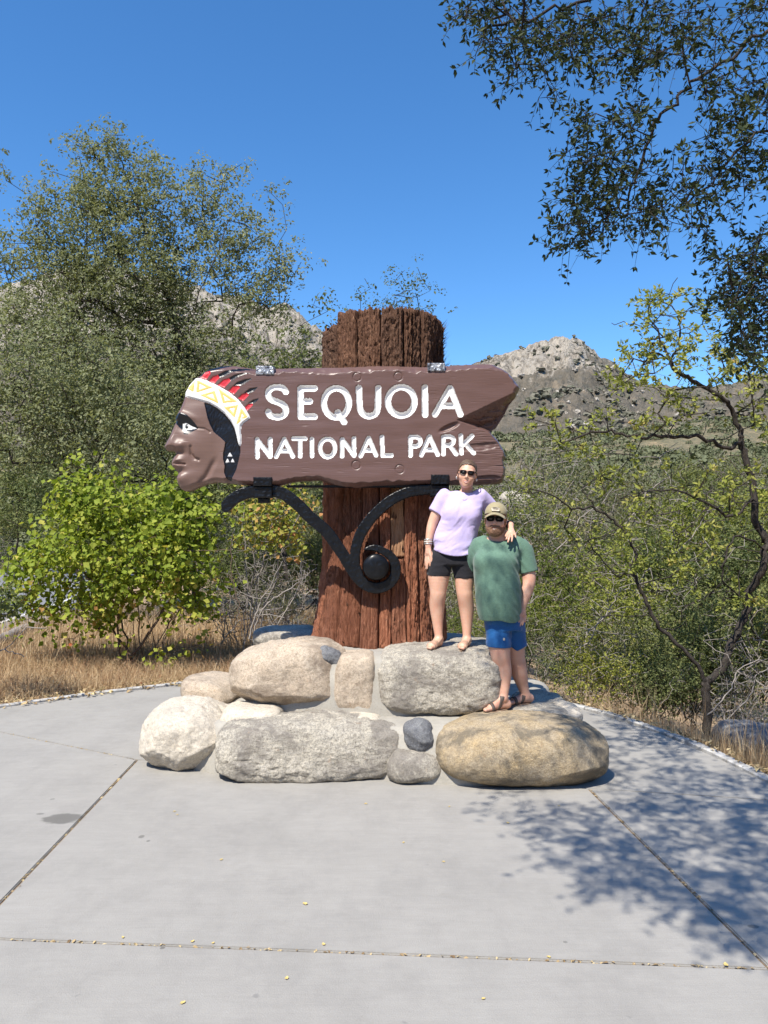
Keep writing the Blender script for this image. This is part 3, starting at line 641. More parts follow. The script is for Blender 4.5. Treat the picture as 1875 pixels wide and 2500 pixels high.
# ------------------------------------------------------------------ redwood trunk post
TX, TY, TR = 0.0, 7.82, 0.60
post = thing('trunk_post', 'thick redwood trunk post clad in shaggy red bark behind the sign', 'post', (TX, TY, 0.86))
def ang(px):
    a = 0.0
    for _ in range(12): a = math.asin(max(-1, min(1, ((px - CX) / F * (TY - TR * math.cos(a)) - TX) / TR)))
    return a
def trad(z, a):
    fl = 0.075 * np.clip((1.75 - z) / 0.9, 0, 1) ** 1.5
    return TR - 0.035 + 0.02 * np.sin(3 * a + 1) + fl * (1.0 + 0.6 * np.sin(-a))
def slab(a0, a1, z0, z1, mat, seed, bulge=0.045, off=0.0, nu=26, nz=150, fray=0.02, name='bark_slab', crum=0.010):
    u = np.linspace(-1, 1, nu)[None]; t = np.linspace(0, 1, nz)[:, None]
    ue = np.sign(u) * np.abs(u) ** 0.75
    wob = 0.26 * fbm(p3(t * 3 + 0 * u, seed + 0 * u + 0 * t, 0), 3)
    a = (a0 + a1) / 2 + (a1 - a0) / 2 * ue * (0.985 + 0.0 * t) + (a1 - a0) * wob * 0.35
    fr = fray * fbm(p3(u * 4 + seed, 0 * u, 1.0), 3)
    z = (z0 + fray * fbm(p3(u * 3 + seed, 0 * u, 7.0), 3)) * (1 - t) + (z1 + fr) * t
    s = z * 1.0
    prof = (1 - np.abs(u) ** 6.0) ** 0.5
    lump = fbm(p3(a * 7 + seed, z * 2.2, seed), 4, 0.55); fib = fbm(p3(a * 42 + 0.9 * lump, z * 3.2 + seed, seed), 4, 0.7)
    flake = np.abs(fbm(p3(a * 14, z * 6 + seed * 2, 3.3), 3, 0.6))
    endr = np.minimum(sstep(0, 0.012, t), sstep(1, 0.985, t))
    r = trad(z, a) + off + bulge * prof * (0.75 + 0.25 * endr) + 0.034 * lump * prof + 0.026 * fib * prof + 0.012 * noise(p3(a * 90 + fib, z * 9 + seed, seed)) * prof - 0.020 * np.exp(-(flake / 0.045) ** 2) * prof * sstep(-.1, .3, lump) + crum * fbm(p3(a * 34 + seed, z * 15, seed + 4.0), 3, 0.6) * prof
    open_ = sstep(-0.15, 0.25, noise(p3(0 * a + seed * 3.1 + 2 * np.sign(u), z * 1.7, 0.7)))
    r = np.where(np.abs(u) > 0.999, trad(z, a) + 0.012 - 0.062 * open_, r)
    v = np.stack([TX + r * np.sin(a), TY - r * np.cos(a), z + 0 * a], -1)
    rb = trad(z, a) - 0.05
    back = np.stack([TX + rb * np.sin(a), TY - rb * np.cos(a), z + 0 * a], -1)
    n = nu * nz; V = np.vstack([v.reshape(-1, 3), back[0], back[-1]])
    i, j = np.meshgrid(np.arange(nz - 1), np.arange(nu - 1), indexing='ij')
    f = np.stack([i * nu + j, i * nu + j + 1, (i + 1) * nu + j + 1, (i + 1) * nu + j], -1).reshape(-1, 4)
    k = np.arange(nu - 1)
    f = np.vstack([f, np.stack([n + k, n + k + 1, k + 1, k], -1), np.stack([(nz - 1) * nu + k, (nz - 1) * nu + k + 1, n + nu + k + 1, n + nu + k], -1)])
    return obj(name, V, f, MAT[mat], post)
ztop = P(937, 752, TY - TR)[2]; zbase = 0.85
lowx = [772, 833, 851, 884, 926, 954, 987, 1016, 1050, 1066]
la = [ang(max(lowx[0], 770))] + [ang(q) for q in lowx[1:-1]] + [ang(1080)]
la[0] = -math.pi / 2 - 0.05; la.insert(1, ang(800)); la = sorted(set(la)); la.append(math.pi / 2 + 0.05)
la = [q for k, q in enumerate(la) if k == 0 or q - la[k - 1] > 0.03]
for k in range(len(la) - 1):
    bare = abs((la[k] + la[k + 1]) / 2 - (ang(954) + ang(987)) / 2) < 0.02
    if bare:
        slab(la[k], la[k + 1], 1.72, 2.75, 'bare_wood', 40 + k, 0.008, 0.0, nz=60)
        slab(la[k], la[k + 1], zbase + 0.02, 1.70, 'redwood_bark', 50 + k, 0.05)
    else:
        slab(la[k] + 0.004, la[k + 1] - 0.004, zbase + 0.03 * math.sin(k * 2.7), 2.75, 'redwood_bark', k + 1, 0.045 + 0.02 * math.sin(k * 1.9))
upx = [790, 822, 868, 930, 985, 1004, 1028, 1056, 1078]
ua = [-math.pi / 2 - 0.05] + [ang(q) for q in upx[1:-1]] + [1.28, math.pi / 2 + 0.1]
for k in range(len(ua) - 1):
    slab(ua[k] + 0.004, ua[k + 1] - 0.004, 2.62, ztop + (-0.10 if k == 0 else 0.012 * math.sin(k * 3.1)), 'redwood_bark_top', 20 + k, 0.055 + 0.02 * math.sin(k * 2.3), fray=0.06, nz=170, crum=0.034, nu=34)
for k in range(7):
    a0 = math.pi / 2 + 0.12 + k * (math.pi - 0.2) / 7
    slab(a0, a0 + (math.pi - 0.25) / 7, zbase, ztop + 0.02 * math.sin(k), 'redwood_bark', 70 + k, nu=10, nz=60)
th = np.linspace(0, 2 * np.pi, 40, endpoint=False); zz = [zbase, 1.2, 1.8, 2.6, 3.4, ztop - 0.05]
cv = [np.column_stack([TX + (trad(z, th) - 0.045) * np.sin(th), TY - (trad(z, th) - 0.045) * np.cos(th), np.full(40, z)]) for z in zz] + [np.array([[TX, TY, ztop - 0.03]])]
cf = [(a * 40 + k, a * 40 + (k + 1) % 40, a * 40 + 40 + (k + 1) % 40, a * 40 + 40 + k) for a in range(len(zz) - 1) for k in range(40)] + [((len(zz) - 1) * 40 + k, (len(zz) - 1) * 40 + (k + 1) % 40, len(zz) * 40) for k in range(40)]
obj('core', np.vstack(cv), cf, MAT['core_wood'], post)
# torn fibres sticking out of the bark
pv = []; R_ = random.Random(5)
for k in range(420):
    if k < 90: a, z, up = R_.uniform(1.1, 1.75), R_.uniform(ztop - 0.62, ztop - 0.05), 0.10
    elif k < 130: a, z, up = R_.uniform(-1.5, 1.6), ztop + R_.uniform(-0.10, -0.04), 0.045
    else: a, z, up = R_.uniform(-1.5, 1.6), R_.uniform(0.9, ztop - 0.1), 0.05
    r = float(trad(z, a)) + 0.03 + (0.02 if k < 90 else 0.0); ln = R_.uniform(0.5, 1.3) * up
    b0 = np.array((TX + r * math.sin(a), TY - r * math.cos(a), z)); out = np.array((math.sin(a), -math.cos(a), 0))
    tip = b0 + out * ln * R_.uniform(0.2, 0.9) + np.array((0, 0, ln * R_.uniform(0.3, 1.2)))
    side = np.array((math.cos(a), math.sin(a), 0)) * 0.012
    pv.append((np.array([b0 - side, b0 + side, tip, b0 - out * 0.02 + np.array((0, 0, -.02))]), np.array([[0, 1, 2], [1, 3, 2], [3, 0, 2]])))
v_, f_ = join(pv); tag(obj('bark_fibres', v_, f_, MAT['redwood_bark_top'], post, smooth=False), kind='stuff')
# ------------------------------------------------------------------ carved park sign
def c1(*pts): return [(380 + x / 3.318, 850 + y / 3.318) for x, y in pts]
def c2(*pts): return [(800 + x / 3.318, 850 + y / 3.318) for x, y in pts]
def c6(*pts): return [(520 + x / 3.016, 1150 + y / 3.016) for x, y in pts]
OUT = c1((340, 220), (385, 182), (430, 158), (520, 134), (610, 129), (720, 142), (810, 158), (960, 152), (1150, 147), (1390, 143)) + \
    c2((100, 142), (250, 136), (400, 128), (600, 133), (800, 139), (950, 131), (1100, 122), (1250, 114), (1340, 112), (1420, 140), (1480, 178), (1512, 215), (1577, 300), (1545, 378), (1492, 438), (1456, 515), (1420, 572), (1388, 622), (1350, 650), (1345, 682), (1392, 730), (1430, 788), (1452, 835), (1462, 872), (1440, 912), (1457, 960), (1454, 1030), (1432, 1080), (1400, 1094), (1300, 1100), (1200, 1107), (1000, 1105), (800, 1102), (600, 1108), (400, 1113), (250, 1126), (150, 1122), (60, 1108)) + \
    c1((1390, 1088), (1330, 1068), (1200, 1072), (1110, 1080), (1060, 1092), (1000, 1112), (900, 1117), (700, 1106), (600, 1092), (480, 1084), (400, 1096), (340, 1122), (280, 1148), (225, 1158), (190, 1138), (165, 1090), (155, 1050), (172, 1012), (152, 985), (122, 958), (113, 930), (121, 904), (132, 880), (152, 852), (138, 832), (78, 827), (54, 795), (76, 752), (110, 690), (130, 640), (152, 592), (144, 570), (160, 530), (190, 480), (212, 425), (226, 385), (232, 350), (265, 290), (315, 235))
SIGN_Y, SIGN_T = 7.02, 0.15
step = 1.25
gx = np.arange(392, 1280, step); gy = np.arange(880, 1204, step)
GX, GY = np.meshgrid(gx, gy); E = -d_poly(GX, GY, OUT)                       # inside distance, px
x1, y1 = (GX - 380) * 3.318, (GY - 850) * 3.318
x2, y2 = (GX - 800) * 3.318, (GY - 850) * 3.318
sh = GX.shape
nzl = noise(p3(GX / 40, GY / 40, 0.5)); nzs = noise(p3(GX / 14, GY / 14, 4.0))
H = 0.004 * noise(p3(GX / 90, GY / 25, 1.0))
head = sstep(640, 420, x1)
# bevelled rim, wide along the top, chopped along the bottom
midy = np.interp(GX, [400, 600, 1275], [1040, 1040, 1040]); top = sstep(-5, -60, GY - 1000); bot = sstep(1120, 1150, GY)
wt = 17 + 7 * nzl + 4 * nzs; wb = 10 + 8 * np.maximum(0, noise(p3(GX / 30, 0, 9.0))) + 3 * nzs
W = np.maximum(4, np.where(GY < 1000, wt, wb) * (1 - head) + 13 * head)
k = np.clip(1 - E / W, 0, 1)
H -= (0.075 * (1 - head) * k ** 1.15 + 0.075 * head * (1 - np.sqrt(np.maximum(0, 1 - k ** 2))))
# broken right end
def plane_cut(H, ax, ay, bx, by, slope, rough):
    """lower everything to the right-hand side of a->b (crop-2 px), slope metres per px"""
    e = np.array((bx - ax, by - ay), float); n = np.array((-e[1], e[0])) / np.linalg.norm(e)
    return ((x2 - ax) * n[0] + (y2 - ay) * n[1]) / 3.318 * slope + rough * noise(p3(GX / 9, GY / 4, ax))
sA = plane_cut(H, 1085, 560, 1590, 318, 0.0036, 0.004)      # roof of the notch, faces down
sB = plane_cut(H, 1400, 720, 1060, 590, 0.0100, 0.003)      # floor of the notch, faces up
notch = np.clip(np.minimum(sA, sB), 0, 0.135)
notch *= 1 + 0.35 * np.round(2.2 * noise(p3(GX / 22, GY / 9, 6.0))) * 0.5
H -= notch
gouge = blob(x2, y2, 985, 640, 95, 26, -24); H -= 0.022 * sstep(0.25, 0.8, gouge)
H -= 0.016 * sstep(0.3, 0.6, blob(x2, y2, 1230, 800, 190, 34, -6)) * (0.6 + 0.5 * nzs)
H -= 0.02 * sstep(0.3, 0.6, blob(x2, y2, 1280, 1060, 140, 30, -3))
splin = sstep(1060, 1330, x2); H -= splin * 0.010 * np.abs(noise(p3(GX / 60, GY / 3.2, 2.0))) * sstep(500, 640, y2)
rim = np.clip(1 - E / (9 + 5 * nzs), 0, 1) * sstep(1300, 1420, x2); H -= 0.05 * rim
# grain scratches
H -= 0.0022 * sstep(0.55, 0.75, noise(p3(GX / 45, GY / 2.6, 12.0)))
# plugged bolt holes
for (cx_, cy_, r_) in ((238, 232, 34), (572, 228, 34), (231, 946, 35), (584, 980, 35)):
    dr = np.hypot(x2 - cx_, y2 - cy_); H -= 0.007 * np.exp(-((dr - r_) / 3.6) ** 2) + 0.002 * (dr < r_)
# face relief
def B(cx_, cy_, sx, sy, a=0): return blob(x1, y1, cx_, cy_, sx, sy, a)
hd = np.zeros(sh)
hd += 0.030 * B(290, 560, 170, 150) + 0.034 * B(300, 800, 150, 150) + 0.020 * B(250, 1040, 120, 80)
hd += 0.030 * B(130, 760, 42, 90, -18) + 0.026 * B(205, 785, 40, 32) + 0.022 * B(95, 795, 34, 26)
hd -= 0.034 * B(175, 842, 62, 22, 10) + 0.012 * B(285, 860, 18, 60, -25)
hd += 0.020 * B(165, 908, 50, 16, -4) + 0.024 * B(180, 952, 52, 17, 6) - 0.018 * np.exp(-(d_line(x1, y1, [(112, 930), (165, 936), (240, 940)]) / 7) ** 2)
hd -= 0.018 * B(190, 1000, 50, 18) - 0.018 * B(205, 1060, 60, 40)
hd -= 0.014 * np.exp(-(d_line(x1, y1, [(290, 800), (292, 860), (320, 895), (350, 905)]) / 11) ** 2)
hd += 0.024 * B(230, 545, 90, 24, 20) - 0.030 * B(245, 640, 70, 40, 15) + 0.012 * B(250, 640, 45, 22, 8)
hd -= 0.010 * np.exp(-(d_line(x1, y1, [(345, 650), (400, 655), (440, 680)]) / 8) ** 2)
jaw = d_line(x1, y1, [(500, 870), (470, 930), (440, 985), (410, 1040), (370, 1085)])
hd -= 0.020 * np.exp(-(jaw / 22) ** 2) * sstep(850, 950, y1)
H += hd * sstep(560, 430, x1) * sstep(0, 14, E)
# painted regions (cell-wise ids)
reg = np.zeros(sh, int); names = {0: ('board', 'brown_paint')}
face_poly = c1((226, 385), (395, 440), (405, 490), (420, 560), (440, 620), (470, 680), (520, 720), (560, 760), (545, 850), (555, 950), (552, 1010), (575, 1065), (480, 1110), (380, 1180), (150, 1180), (20, 800), (60, 600), (200, 400))
reg[d_poly(GX, GY, face_poly) < 0] = 1
hair = c1((392, 440), (440, 452), (500, 486), (560, 534), (610, 596), (640, 656), (655, 712), (668, 766), (684, 795), (686, 840), (667, 920), (652, 980), (632, 1020), (606, 1076), (575, 1062), (552, 1010), (556, 950), (544, 900), (544, 850), (555, 800), (560, 760), (520, 720), (470, 680), (440, 620), (420, 560), (404, 490))
dh = d_poly(GX, GY, hair); reg[dh < 0] = 2; H -= 0.010 * sstep(0, -3, dh)
H -= 0.004 * (dh < -2) * np.abs(noise(p3(GX / 7 + GY / 14, GY / 30 - GX / 18, 3)))
band = c1((318, 233), (420, 263), (520, 312), (600, 358), (670, 418), (725, 488), (757, 545), (764, 566), (715, 600), (692, 628), (690, 680), (694, 740), (690, 786), (676, 792), (664, 760), (655, 712), (640, 652), (610, 592), (560, 532), (500, 484), (440, 448), (390, 434), (330, 417), (270, 402), (226, 386), (232, 350), (265, 290))
db = d_poly(GX, GY, band); reg[db < 0] = 3; H += 0.014 * sstep(0.5, -4, db)
tris = [[(322, 252), (256, 328), (308, 358)], [(336, 256), (333, 364), (464, 320)], [(358, 380), (478, 344), (512, 452)], [(510, 328), (546, 446), (664, 436)], [(552, 478), (670, 457), (640, 566)], [(692, 482), (744, 556), (652, 622)]]
tid = []
for n_, t_ in enumerate(tris):
    d_ = d_poly(GX, GY, c1(*t_)); ring_ = (d_ < 0) & (d_ > -6.2) & (db < -1.5)
    if n_ == 5: ring_ &= ~((x1 < 735) & (y1 > 572) & (x1 > 690))
    reg[ring_] = 10 + n_; names[10 + n_] = ('band_triangle', 'yellow_paint'); tid.append(10 + n_)
    H -= 0.003 * np.exp(-(np.minimum(np.abs(d_), np.abs(d_ + 6.2)) / 0.9) ** 2) * (db < -1.5)
feathers = [
    ([(358, 238), (395, 192), (435, 180), (446, 200), (410, 252)], [(345, 222), (400, 172), (470, 143), (540, 131), (610, 131), (545, 152), (482, 176), (440, 184), (395, 192), (360, 228)]),
    ([(426, 268), (460, 226), (500, 214), (517, 236), (475, 284)], [(500, 216), (560, 182), (640, 159), (720, 151), (795, 166), (700, 176), (622, 192), (556, 226), (517, 238)]),
    ([(498, 298), (545, 252), (592, 240), (607, 262), (556, 318)], [(584, 243), (640, 213), (710, 197), (788, 195), (722, 210), (662, 234), (607, 268)]),
    ([(588, 344), (620, 306), (668, 299), (682, 318), (632, 372)], [(625, 304), (660, 272), (720, 250), (787, 240), (742, 272), (692, 302), (668, 304)]),
    ([(664, 402), (695, 370), (737, 359), (754, 378), (706, 426)], [(712, 362), (760, 324), (832, 311), (796, 347), (750, 368)]),
    ([(720, 474), (750, 448), (787, 444), (782, 462), (740, 506)], [(745, 445), (790, 414), (840, 402), (812, 432), (787, 450)])]
for n_, (r_, t_) in enumerate(feathers):
    dt = d_poly(GX, GY, c1(*t_)); dr = d_poly(GX, GY, c1(*r_))
    H -= 0.007 * sstep(0.5, -3, np.minimum(dt, dr))
    reg[(dt < 0) & (db > 0)] = 30 + n_; reg[(dr < 0) & (db > 0)] = 20 + n_
    names[20 + n_] = ('feather', 'red_paint'); names[30 + n_] = ('feather_tip', 'black_paint')
brow = c1((144, 572), (168, 532), (215, 523), (265, 545), (305, 588), (332, 622), (347, 650), (320, 668), (290, 682), (262, 702), (230, 696), (218, 664), (190, 640), (163, 610))
reg[d_poly(GX, GY, brow) < 0] = 4
reg[d_poly(GX, GY, c1((220, 614), (250, 607), (290, 630), (340, 653), (290, 661), (218, 666))) < 0] = 5
reg[((x1 - 254) / 13) ** 2 + ((y1 - 634) / 18) ** 2 < 1] = 6
reg[((x1 - 258) / 3.5) ** 2 + ((y1 - 628) / 5) ** 2 < 1] = 5
for n_, t_ in enumerate(([(598, 842), (619, 875), (578, 876)], [(578, 891), (597, 924), (562, 926)], [(620, 891), (637, 922), (604, 925)])):
    d_ = d_poly(GX, GY, c1(*t_)); reg[d_ < 0] = 40 + n_; names[40 + n_] = ('hair_ornament', 'white_paint'); H += 0.004 * (d_ < 0)
names.update({1: ('carved_head', 'face_paint'), 2: ('hair', 'black_paint'), 3: ('headband', 'white_paint'), 4: ('brow', 'black_paint'), 5: ('eye', 'white_paint'), 6: ('pupil', 'black_paint')})
# letters, carved as round-bottomed grooves
def ell(cx_, cy_, rx, ry): t = np.linspace(0, 2 * np.pi, 41); return [(cx_ + rx * math.cos(q), cy_ + ry * math.sin(q)) for q in t]
S1, S2 = 7.6, 5.5
Q = smooth_line
LET = [
    ('s', S1, [c1(*Q([(1052, 352), (1030, 324), (985, 313), (940, 320), (912, 348), (912, 386), (938, 416), (985, 434), (1030, 456), (1052, 492), (1044, 530), (1010, 553), (965, 555), (925, 540), (910, 514)], 5))]),
    ('e', S1, [c1((1172, 323), (1172, 552)), c1((1172, 323), (1285, 323)), c1((1172, 430), (1247, 428)), c1((1172, 552), (1286, 552))]),
    ('q', S1, [c1(*ell(1462, 440, 101, 118)), c1((1474, 518), (1524, 596))]),
    ('u', S1, [c2(*Q([(250, 320), (254, 400), (260, 482), (280, 526), (318, 547), (352, 545), (386, 526), (402, 485), (406, 400), (408, 320)], 5))]),
    ('o', S1, [c2(*ell(594, 428, 108, 115))]),
    ('i', S1, [c2((785, 316), (787, 535))]),
    ('a', S1, [c2((990, 320), (868, 533)), c2((990, 320), (1073, 533)), c2((925, 464), (1022, 464))]),
    ('n', S2, [c1((820, 735), (822, 880)), c1((820, 737), (925, 876)), c1((925, 735), (926, 876))]),
    ('a', S2, [c1((1040, 735), (974, 876)), c1((1040, 735), (1109, 874)), c1((1005, 830), (1070, 830))]),
    ('t', S2, [c1((1113, 730), (1210, 731)), c1((1168, 730), (1169, 872))]),
    ('i', S2, [c1((1262, 735), (1265, 870))]),
    ('o', S2, [c1(*ell(1390, 805, 60, 73))]),
    ('n', S2, [c2((116, 736), (114, 872)), c2((116, 738), (211, 866)), c2((211, 728), (212, 868))]),
    ('a', S2, [c2((330, 726), (265, 870)), c2((330, 726), (389, 864)), c2((298, 826), (362, 826))]),
    ('l', S2, [c2((437, 716), (443, 868), (514, 866))]),
    ('p', S2, [c2((668, 718), (669, 866)), c2(*Q([(668, 718), (715, 717), (744, 734), (747, 765), (722, 790), (668, 793)], 5))]),
    ('a', S2, [c2((822, 713), (757, 864)), c2((822, 713), (889, 858)), c2((795, 820), (858, 820))]),
    ('r', S2, [c2((935, 716), (935, 856)), c2(*Q([(935, 716), (985, 714), (1014, 732), (1014, 760), (988, 781), (935, 783)], 5)), c2((985, 782), (1038, 854))]),
    ('k', S2, [c2((1077, 706), (1083, 848)), c2((1168, 708), (1092, 782)), c2((1112, 768), (1181, 846))]),
]
for n_, (ch, r_, strokes) in enumerate(LET):
    d_ = np.full(sh, 1e9)
    for s_ in strokes: d_ = np.minimum(d_, d_line(GX, GY, s_))
    d_ = d_ + 0.5 * noise(p3(GX / 6, GY / 6, 3.0 + n_))
    dep = 0.0255 if r_ == S1 else 0.019
    t_ = np.clip(d_ / r_, 0, 1); H -= dep * np.sqrt(1 - t_ ** 2.4) * (d_ < r_)
    H += 0.0012 * noise(p3(GX / 2.5, GY / 2.5, 8.0)) * (d_ < r_)
    reg[d_ < r_ + 0.2] = 60 + n_; names[60 + n_] = ('letter_' + ch, 'white_paint')
sign = thing('park_sign', 'brown carved wooden sign with white routed lettering and painted head in profile', 'sign', (0.0, SIGN_Y + 0.07, 1.9))
VG = P(GX, GY, SIGN_Y); scl = VG[..., 0] * 0
VG[..., 1] = SIGN_Y - H
cell = (E[:-1, :-1] > 0) & (E[1:, :-1] > 0) & (E[:-1, 1:] > 0) & (E[1:, 1:] > 0)
ny_, nx_ = sh; idx = np.arange(ny_ * nx_).reshape(sh)
quad = np.stack([idx[1:, :-1], idx[1:, 1:], idx[:-1, 1:], idx[:-1, :-1]], -1)
creg = np.where(cell, np.round(reg[:-1, :-1]), -1)
def sub(q):
    u, inv = np.unique(q.ravel(), return_inverse=True); return VG.reshape(-1, 3)[u], inv.reshape(-1, 4)
# board: its painted face, rim walls and back
qb = quad[creg == 0]; vb, fb = sub(qb)
qa = quad[cell]; ed = np.concatenate([qa[:, [0, 1]], qa[:, [1, 2]], qa[:, [2, 3]], qa[:, [3, 0]]])
key = np.sort(ed, 1); _, first, cnt = np.unique(key[:, 0] * (ny_ * nx_) + key[:, 1], return_index=True, return_counts=True)
be = ed[first[cnt == 1]]
ub, inv = np.unique(be.ravel(), return_inverse=True); inv = inv.reshape(-1, 2)
w0 = VG.reshape(-1, 3)[ub]; w1 = w0.copy(); w1[:, 1] = SIGN_Y + SIGN_T
nb = len(ub); fw = np.stack([inv[:, 1], inv[:, 0], inv[:, 0] + nb, inv[:, 1] + nb], -1)
vbk, fbk = VG.reshape(-1, 3).copy(), qa[:, ::-1]; ubk, ibk = np.unique(fbk.ravel(), return_inverse=True); vbk = vbk[ubk]; vbk[:, 1] = SIGN_Y + SIGN_T; fbk = ibk.reshape(-1, 4)
V_, F_ = join([(vb, fb), (np.vstack([w0, w1]), fw), (vbk, fbk)])
board = obj('board', V_, F_, MAT['brown_paint'], sign)
parts_by = {}
for r_ in sorted(k for k in names if k not in (0,)):
    q = quad[creg == r_]
    if len(q) == 0: continue
    nm, mt = names[r_]; v_, f_ = sub(q)
    par = sign
    if r_ in (2, 3, 4, 5, 6) or 10 <= r_ < 50: par = parts_by.get(1, sign)
    parts_by[r_] = obj(nm, v_, f_, MAT[mt], par)

# ------------------------------------------------------------------ wrought iron bracket under the sign
IR_Y, IR_T = 7.055, 0.055
bracket = thing('iron_bracket', 'black hammered iron scroll bracket carrying the sign on the trunk', 'bracket', (0.0, IR_Y, 1.5))
left = c6(*Q([(92, 262), (140, 210), (210, 172), (300, 148), (430, 145), (520, 170), (620, 245), (720, 345), (830, 440), (905, 540), (960, 620), (1010, 705), (1065, 785), (1130, 842), (1205, 862), (1285, 838), (1338, 775), (1345, 700), (1312, 632), (1245, 585), (1180, 565), (1128, 574), (1104, 580)], 6))
rl = np.interp(np.linspace(0, 1, len(left)), [0, 0.03, 0.4, 0.60, 0.8, 0.9, 1.0], [15, 15.5, 15.5, 14.5, 12.5, 9, 0.6])
right = c6(*Q([(1635, 132), (1500, 142), (1400, 168), (1300, 222), (1200, 308), (1122, 402), (1075, 490), (1050, 580), (1045, 680), (1075, 770)], 6))
rr_ = np.interp(np.linspace(0, 1, len(right)), [0, 0.6, 1.0], [13, 14.5, 12])
bx_, by_ = np.meshgrid(np.arange(540, 1075, 1.4), np.arange(1168, 1462, 1.4))
db_ = np.minimum(d_line(bx_, by_, left, rl), d_line(bx_, by_, right, rr_))
ham = 0.005 * np.abs(noise(p3(bx_ / 4.6, by_ / 4.2, 0))) + 0.0035 * noise(p3(bx_ / 9, by_ / 9, 2))
Hb = -0.012 * np.clip(1 + db_ / 3.0, 0, 1) ** 2 + ham
VB = P(bx_, by_, IR_Y); VB[..., 1] = IR_Y - Hb
inn = db_ < 0; cb = inn[:-1, :-1] & inn[1:, :-1] & inn[:-1, 1:] & inn[1:, 1:]
ib = np.arange(bx_.size).reshape(bx_.shape); qB = np.stack([ib[1:, :-1], ib[1:, 1:], ib[:-1, 1:], ib[:-1, :-1]], -1)[cb]
edB = np.concatenate([qB[:, [0, 1]], qB[:, [1, 2]], qB[:, [2, 3]], qB[:, [3, 0]]]); kB = np.sort(edB, 1)
_, fi, cn = np.unique(kB[:, 0] * bx_.size + kB[:, 1], return_index=True, return_counts=True); beB = edB[fi[cn == 1]]
uB, iB = np.unique(beB.ravel(), return_inverse=True); iB = iB.reshape(-1, 2); a0 = VB.reshape(-1, 3)[uB]; a1 = a0.copy(); a1[:, 1] = IR_Y + IR_T
uf, jf = np.unique(qB.ravel(), return_inverse=True); fv = VB.reshape(-1, 3)[uf]; ff = jf.reshape(-1, 4); bkv = fv.copy(); bkv[:, 1] = IR_Y + IR_T
V_, F_ = join([(fv, ff), (np.vstack([a0, a1]), np.stack([iB[:, 1], iB[:, 0], iB[:, 0] + len(uB), iB[:, 1] + len(uB)], -1)), (bkv, ff[:, ::-1])])
obj('scroll_bar', V_, F_, MAT['iron'], bracket)
# big domed bolt in the scroll
bc = P(*c6((1200, 706))[0], IR_Y); br = 96 / 3.016 / F * IR_Y
th = np.linspace(0, 2 * np.pi, 40, endpoint=False); prof = [(1.0, 0.16), (1.0, -0.035), (0.97, -0.052), (0.88, -0.064), (0.6, -0.072), (0.3, -0.076)]
vv = [(bc[0] + br * r * math.cos(t), bc[1] + o + 0.003 * math.sin(5 * t + r * 9), bc[2] + br * r * math.sin(t)) for r, o in prof for t in th] + [(bc[0], bc[1] - 0.077, bc[2])]
ff = [(a * 40 + k, a * 40 + (k + 1) % 40, a * 40 + 40 + (k + 1) % 40, a * 40 + 40 + k) for a in range(5) for k in range(40)] + [(200 + k, 200 + (k + 1) % 40, 240) for k in range(40)]
obj('bolt_head', vv, ff, MAT['iron'], bracket)
def clamp(name, conv, x0, y0, x1_, y1_, y_front, thick, mat, parent=bracket, seed=0):
    (pa, qa_), (pb, qb_) = conv((x0, y0))[0], conv((x1_, y1_))[0]
    A, Bq = P(pa, qa_, y_front), P(pb, qb_, y_front)
    nx__, nz__ = 26, 14
    xs_, zs_ = np.linspace(A[0], Bq[0], nx__), np.linspace(Bq[2], A[2], nz__); XX, ZZ = np.meshgrid(xs_, zs_)
    rimx = np.minimum(np.minimum(XX - A[0], Bq[0] - XX), np.minimum(ZZ - Bq[2], A[2] - ZZ))
    yy = y_front - 0.004 * noise(p3(XX * 38 + seed, ZZ * 38, seed)) + 0.006 * np.clip(1 - rimx / 0.008, 0, 1) ** 2
    v = np.stack([XX, yy, ZZ], -1).reshape(-1, 3); vb2 = np.array([(A[0], y_front + thick, Bq[2]), (Bq[0], y_front + thick, Bq[2]), (Bq[0], y_front + thick, A[2]), (A[0], y_front + thick, A[2])])
    f = [(a * nx__ + b, a * nx__ + b + 1, (a + 1) * nx__ + b + 1, (a + 1) * nx__ + b) for a in range(nz__ - 1) for b in range(nx__ - 1)]
    n = nx__ * nz__; c0, c1_, c2_, c3 = 0, nx__ - 1, n - 1, n - nx__
    f += [tuple([n, n + 1] + list(range(c1_, -1, -1))), tuple([n + 1, n + 2] + list(range(c2_, c1_ - 1, -nx__))), tuple([n + 2, n + 3] + list(range(c3, n))), tuple([n + 3, n] + list(range(0, n, nx__))), (n + 3, n + 2, n + 1, n)]
    return obj(name, np.vstack([v, vb2]), f, MAT[mat], parent, smooth=False)
clamp('top_clamp', c1, 810, 143, 958, 212, SIGN_Y - 0.012, 0.20, 'foil', seed=1)
clamp('top_clamp', c2, 810, 119, 951, 186, SIGN_Y - 0.012, 0.20, 'foil', seed=2)
clamp('bottom_clamp', c1, 790, 1044, 940, 1116, SIGN_Y - 0.022, 0.21, 'iron', seed=3)
clamp('bottom_clamp', c2, 838, 1024, 985, 1104, SIGN_Y - 0.022, 0.21, 'iron', seed=4)
clamp('clamp_block', c1, 792, 1119, 942, 1212, IR_Y - 0.028, 0.11, 'iron', seed=5)
clamp('clamp_block', c2, 832, 1107, 985, 1200, IR_Y - 0.028, 0.11, 'iron', seed=6)
clamp('clamp_foot', c1, 828, 1213, 922, 1254, IR_Y + 0.005, 0.06, 'iron', seed=7)
A_, B_ = P(700, 1186, SIGN_Y + 0.10), P(1045, 1190, SIGN_Y + 0.10)
bevel_box('shelf_bar', ((A_[0] + B_[0]) / 2, SIGN_Y + 0.115, A_[2] - 0.006), (B_[0] - A_[0], 0.09, 0.02), MAT['iron'], bracket, 0.004)
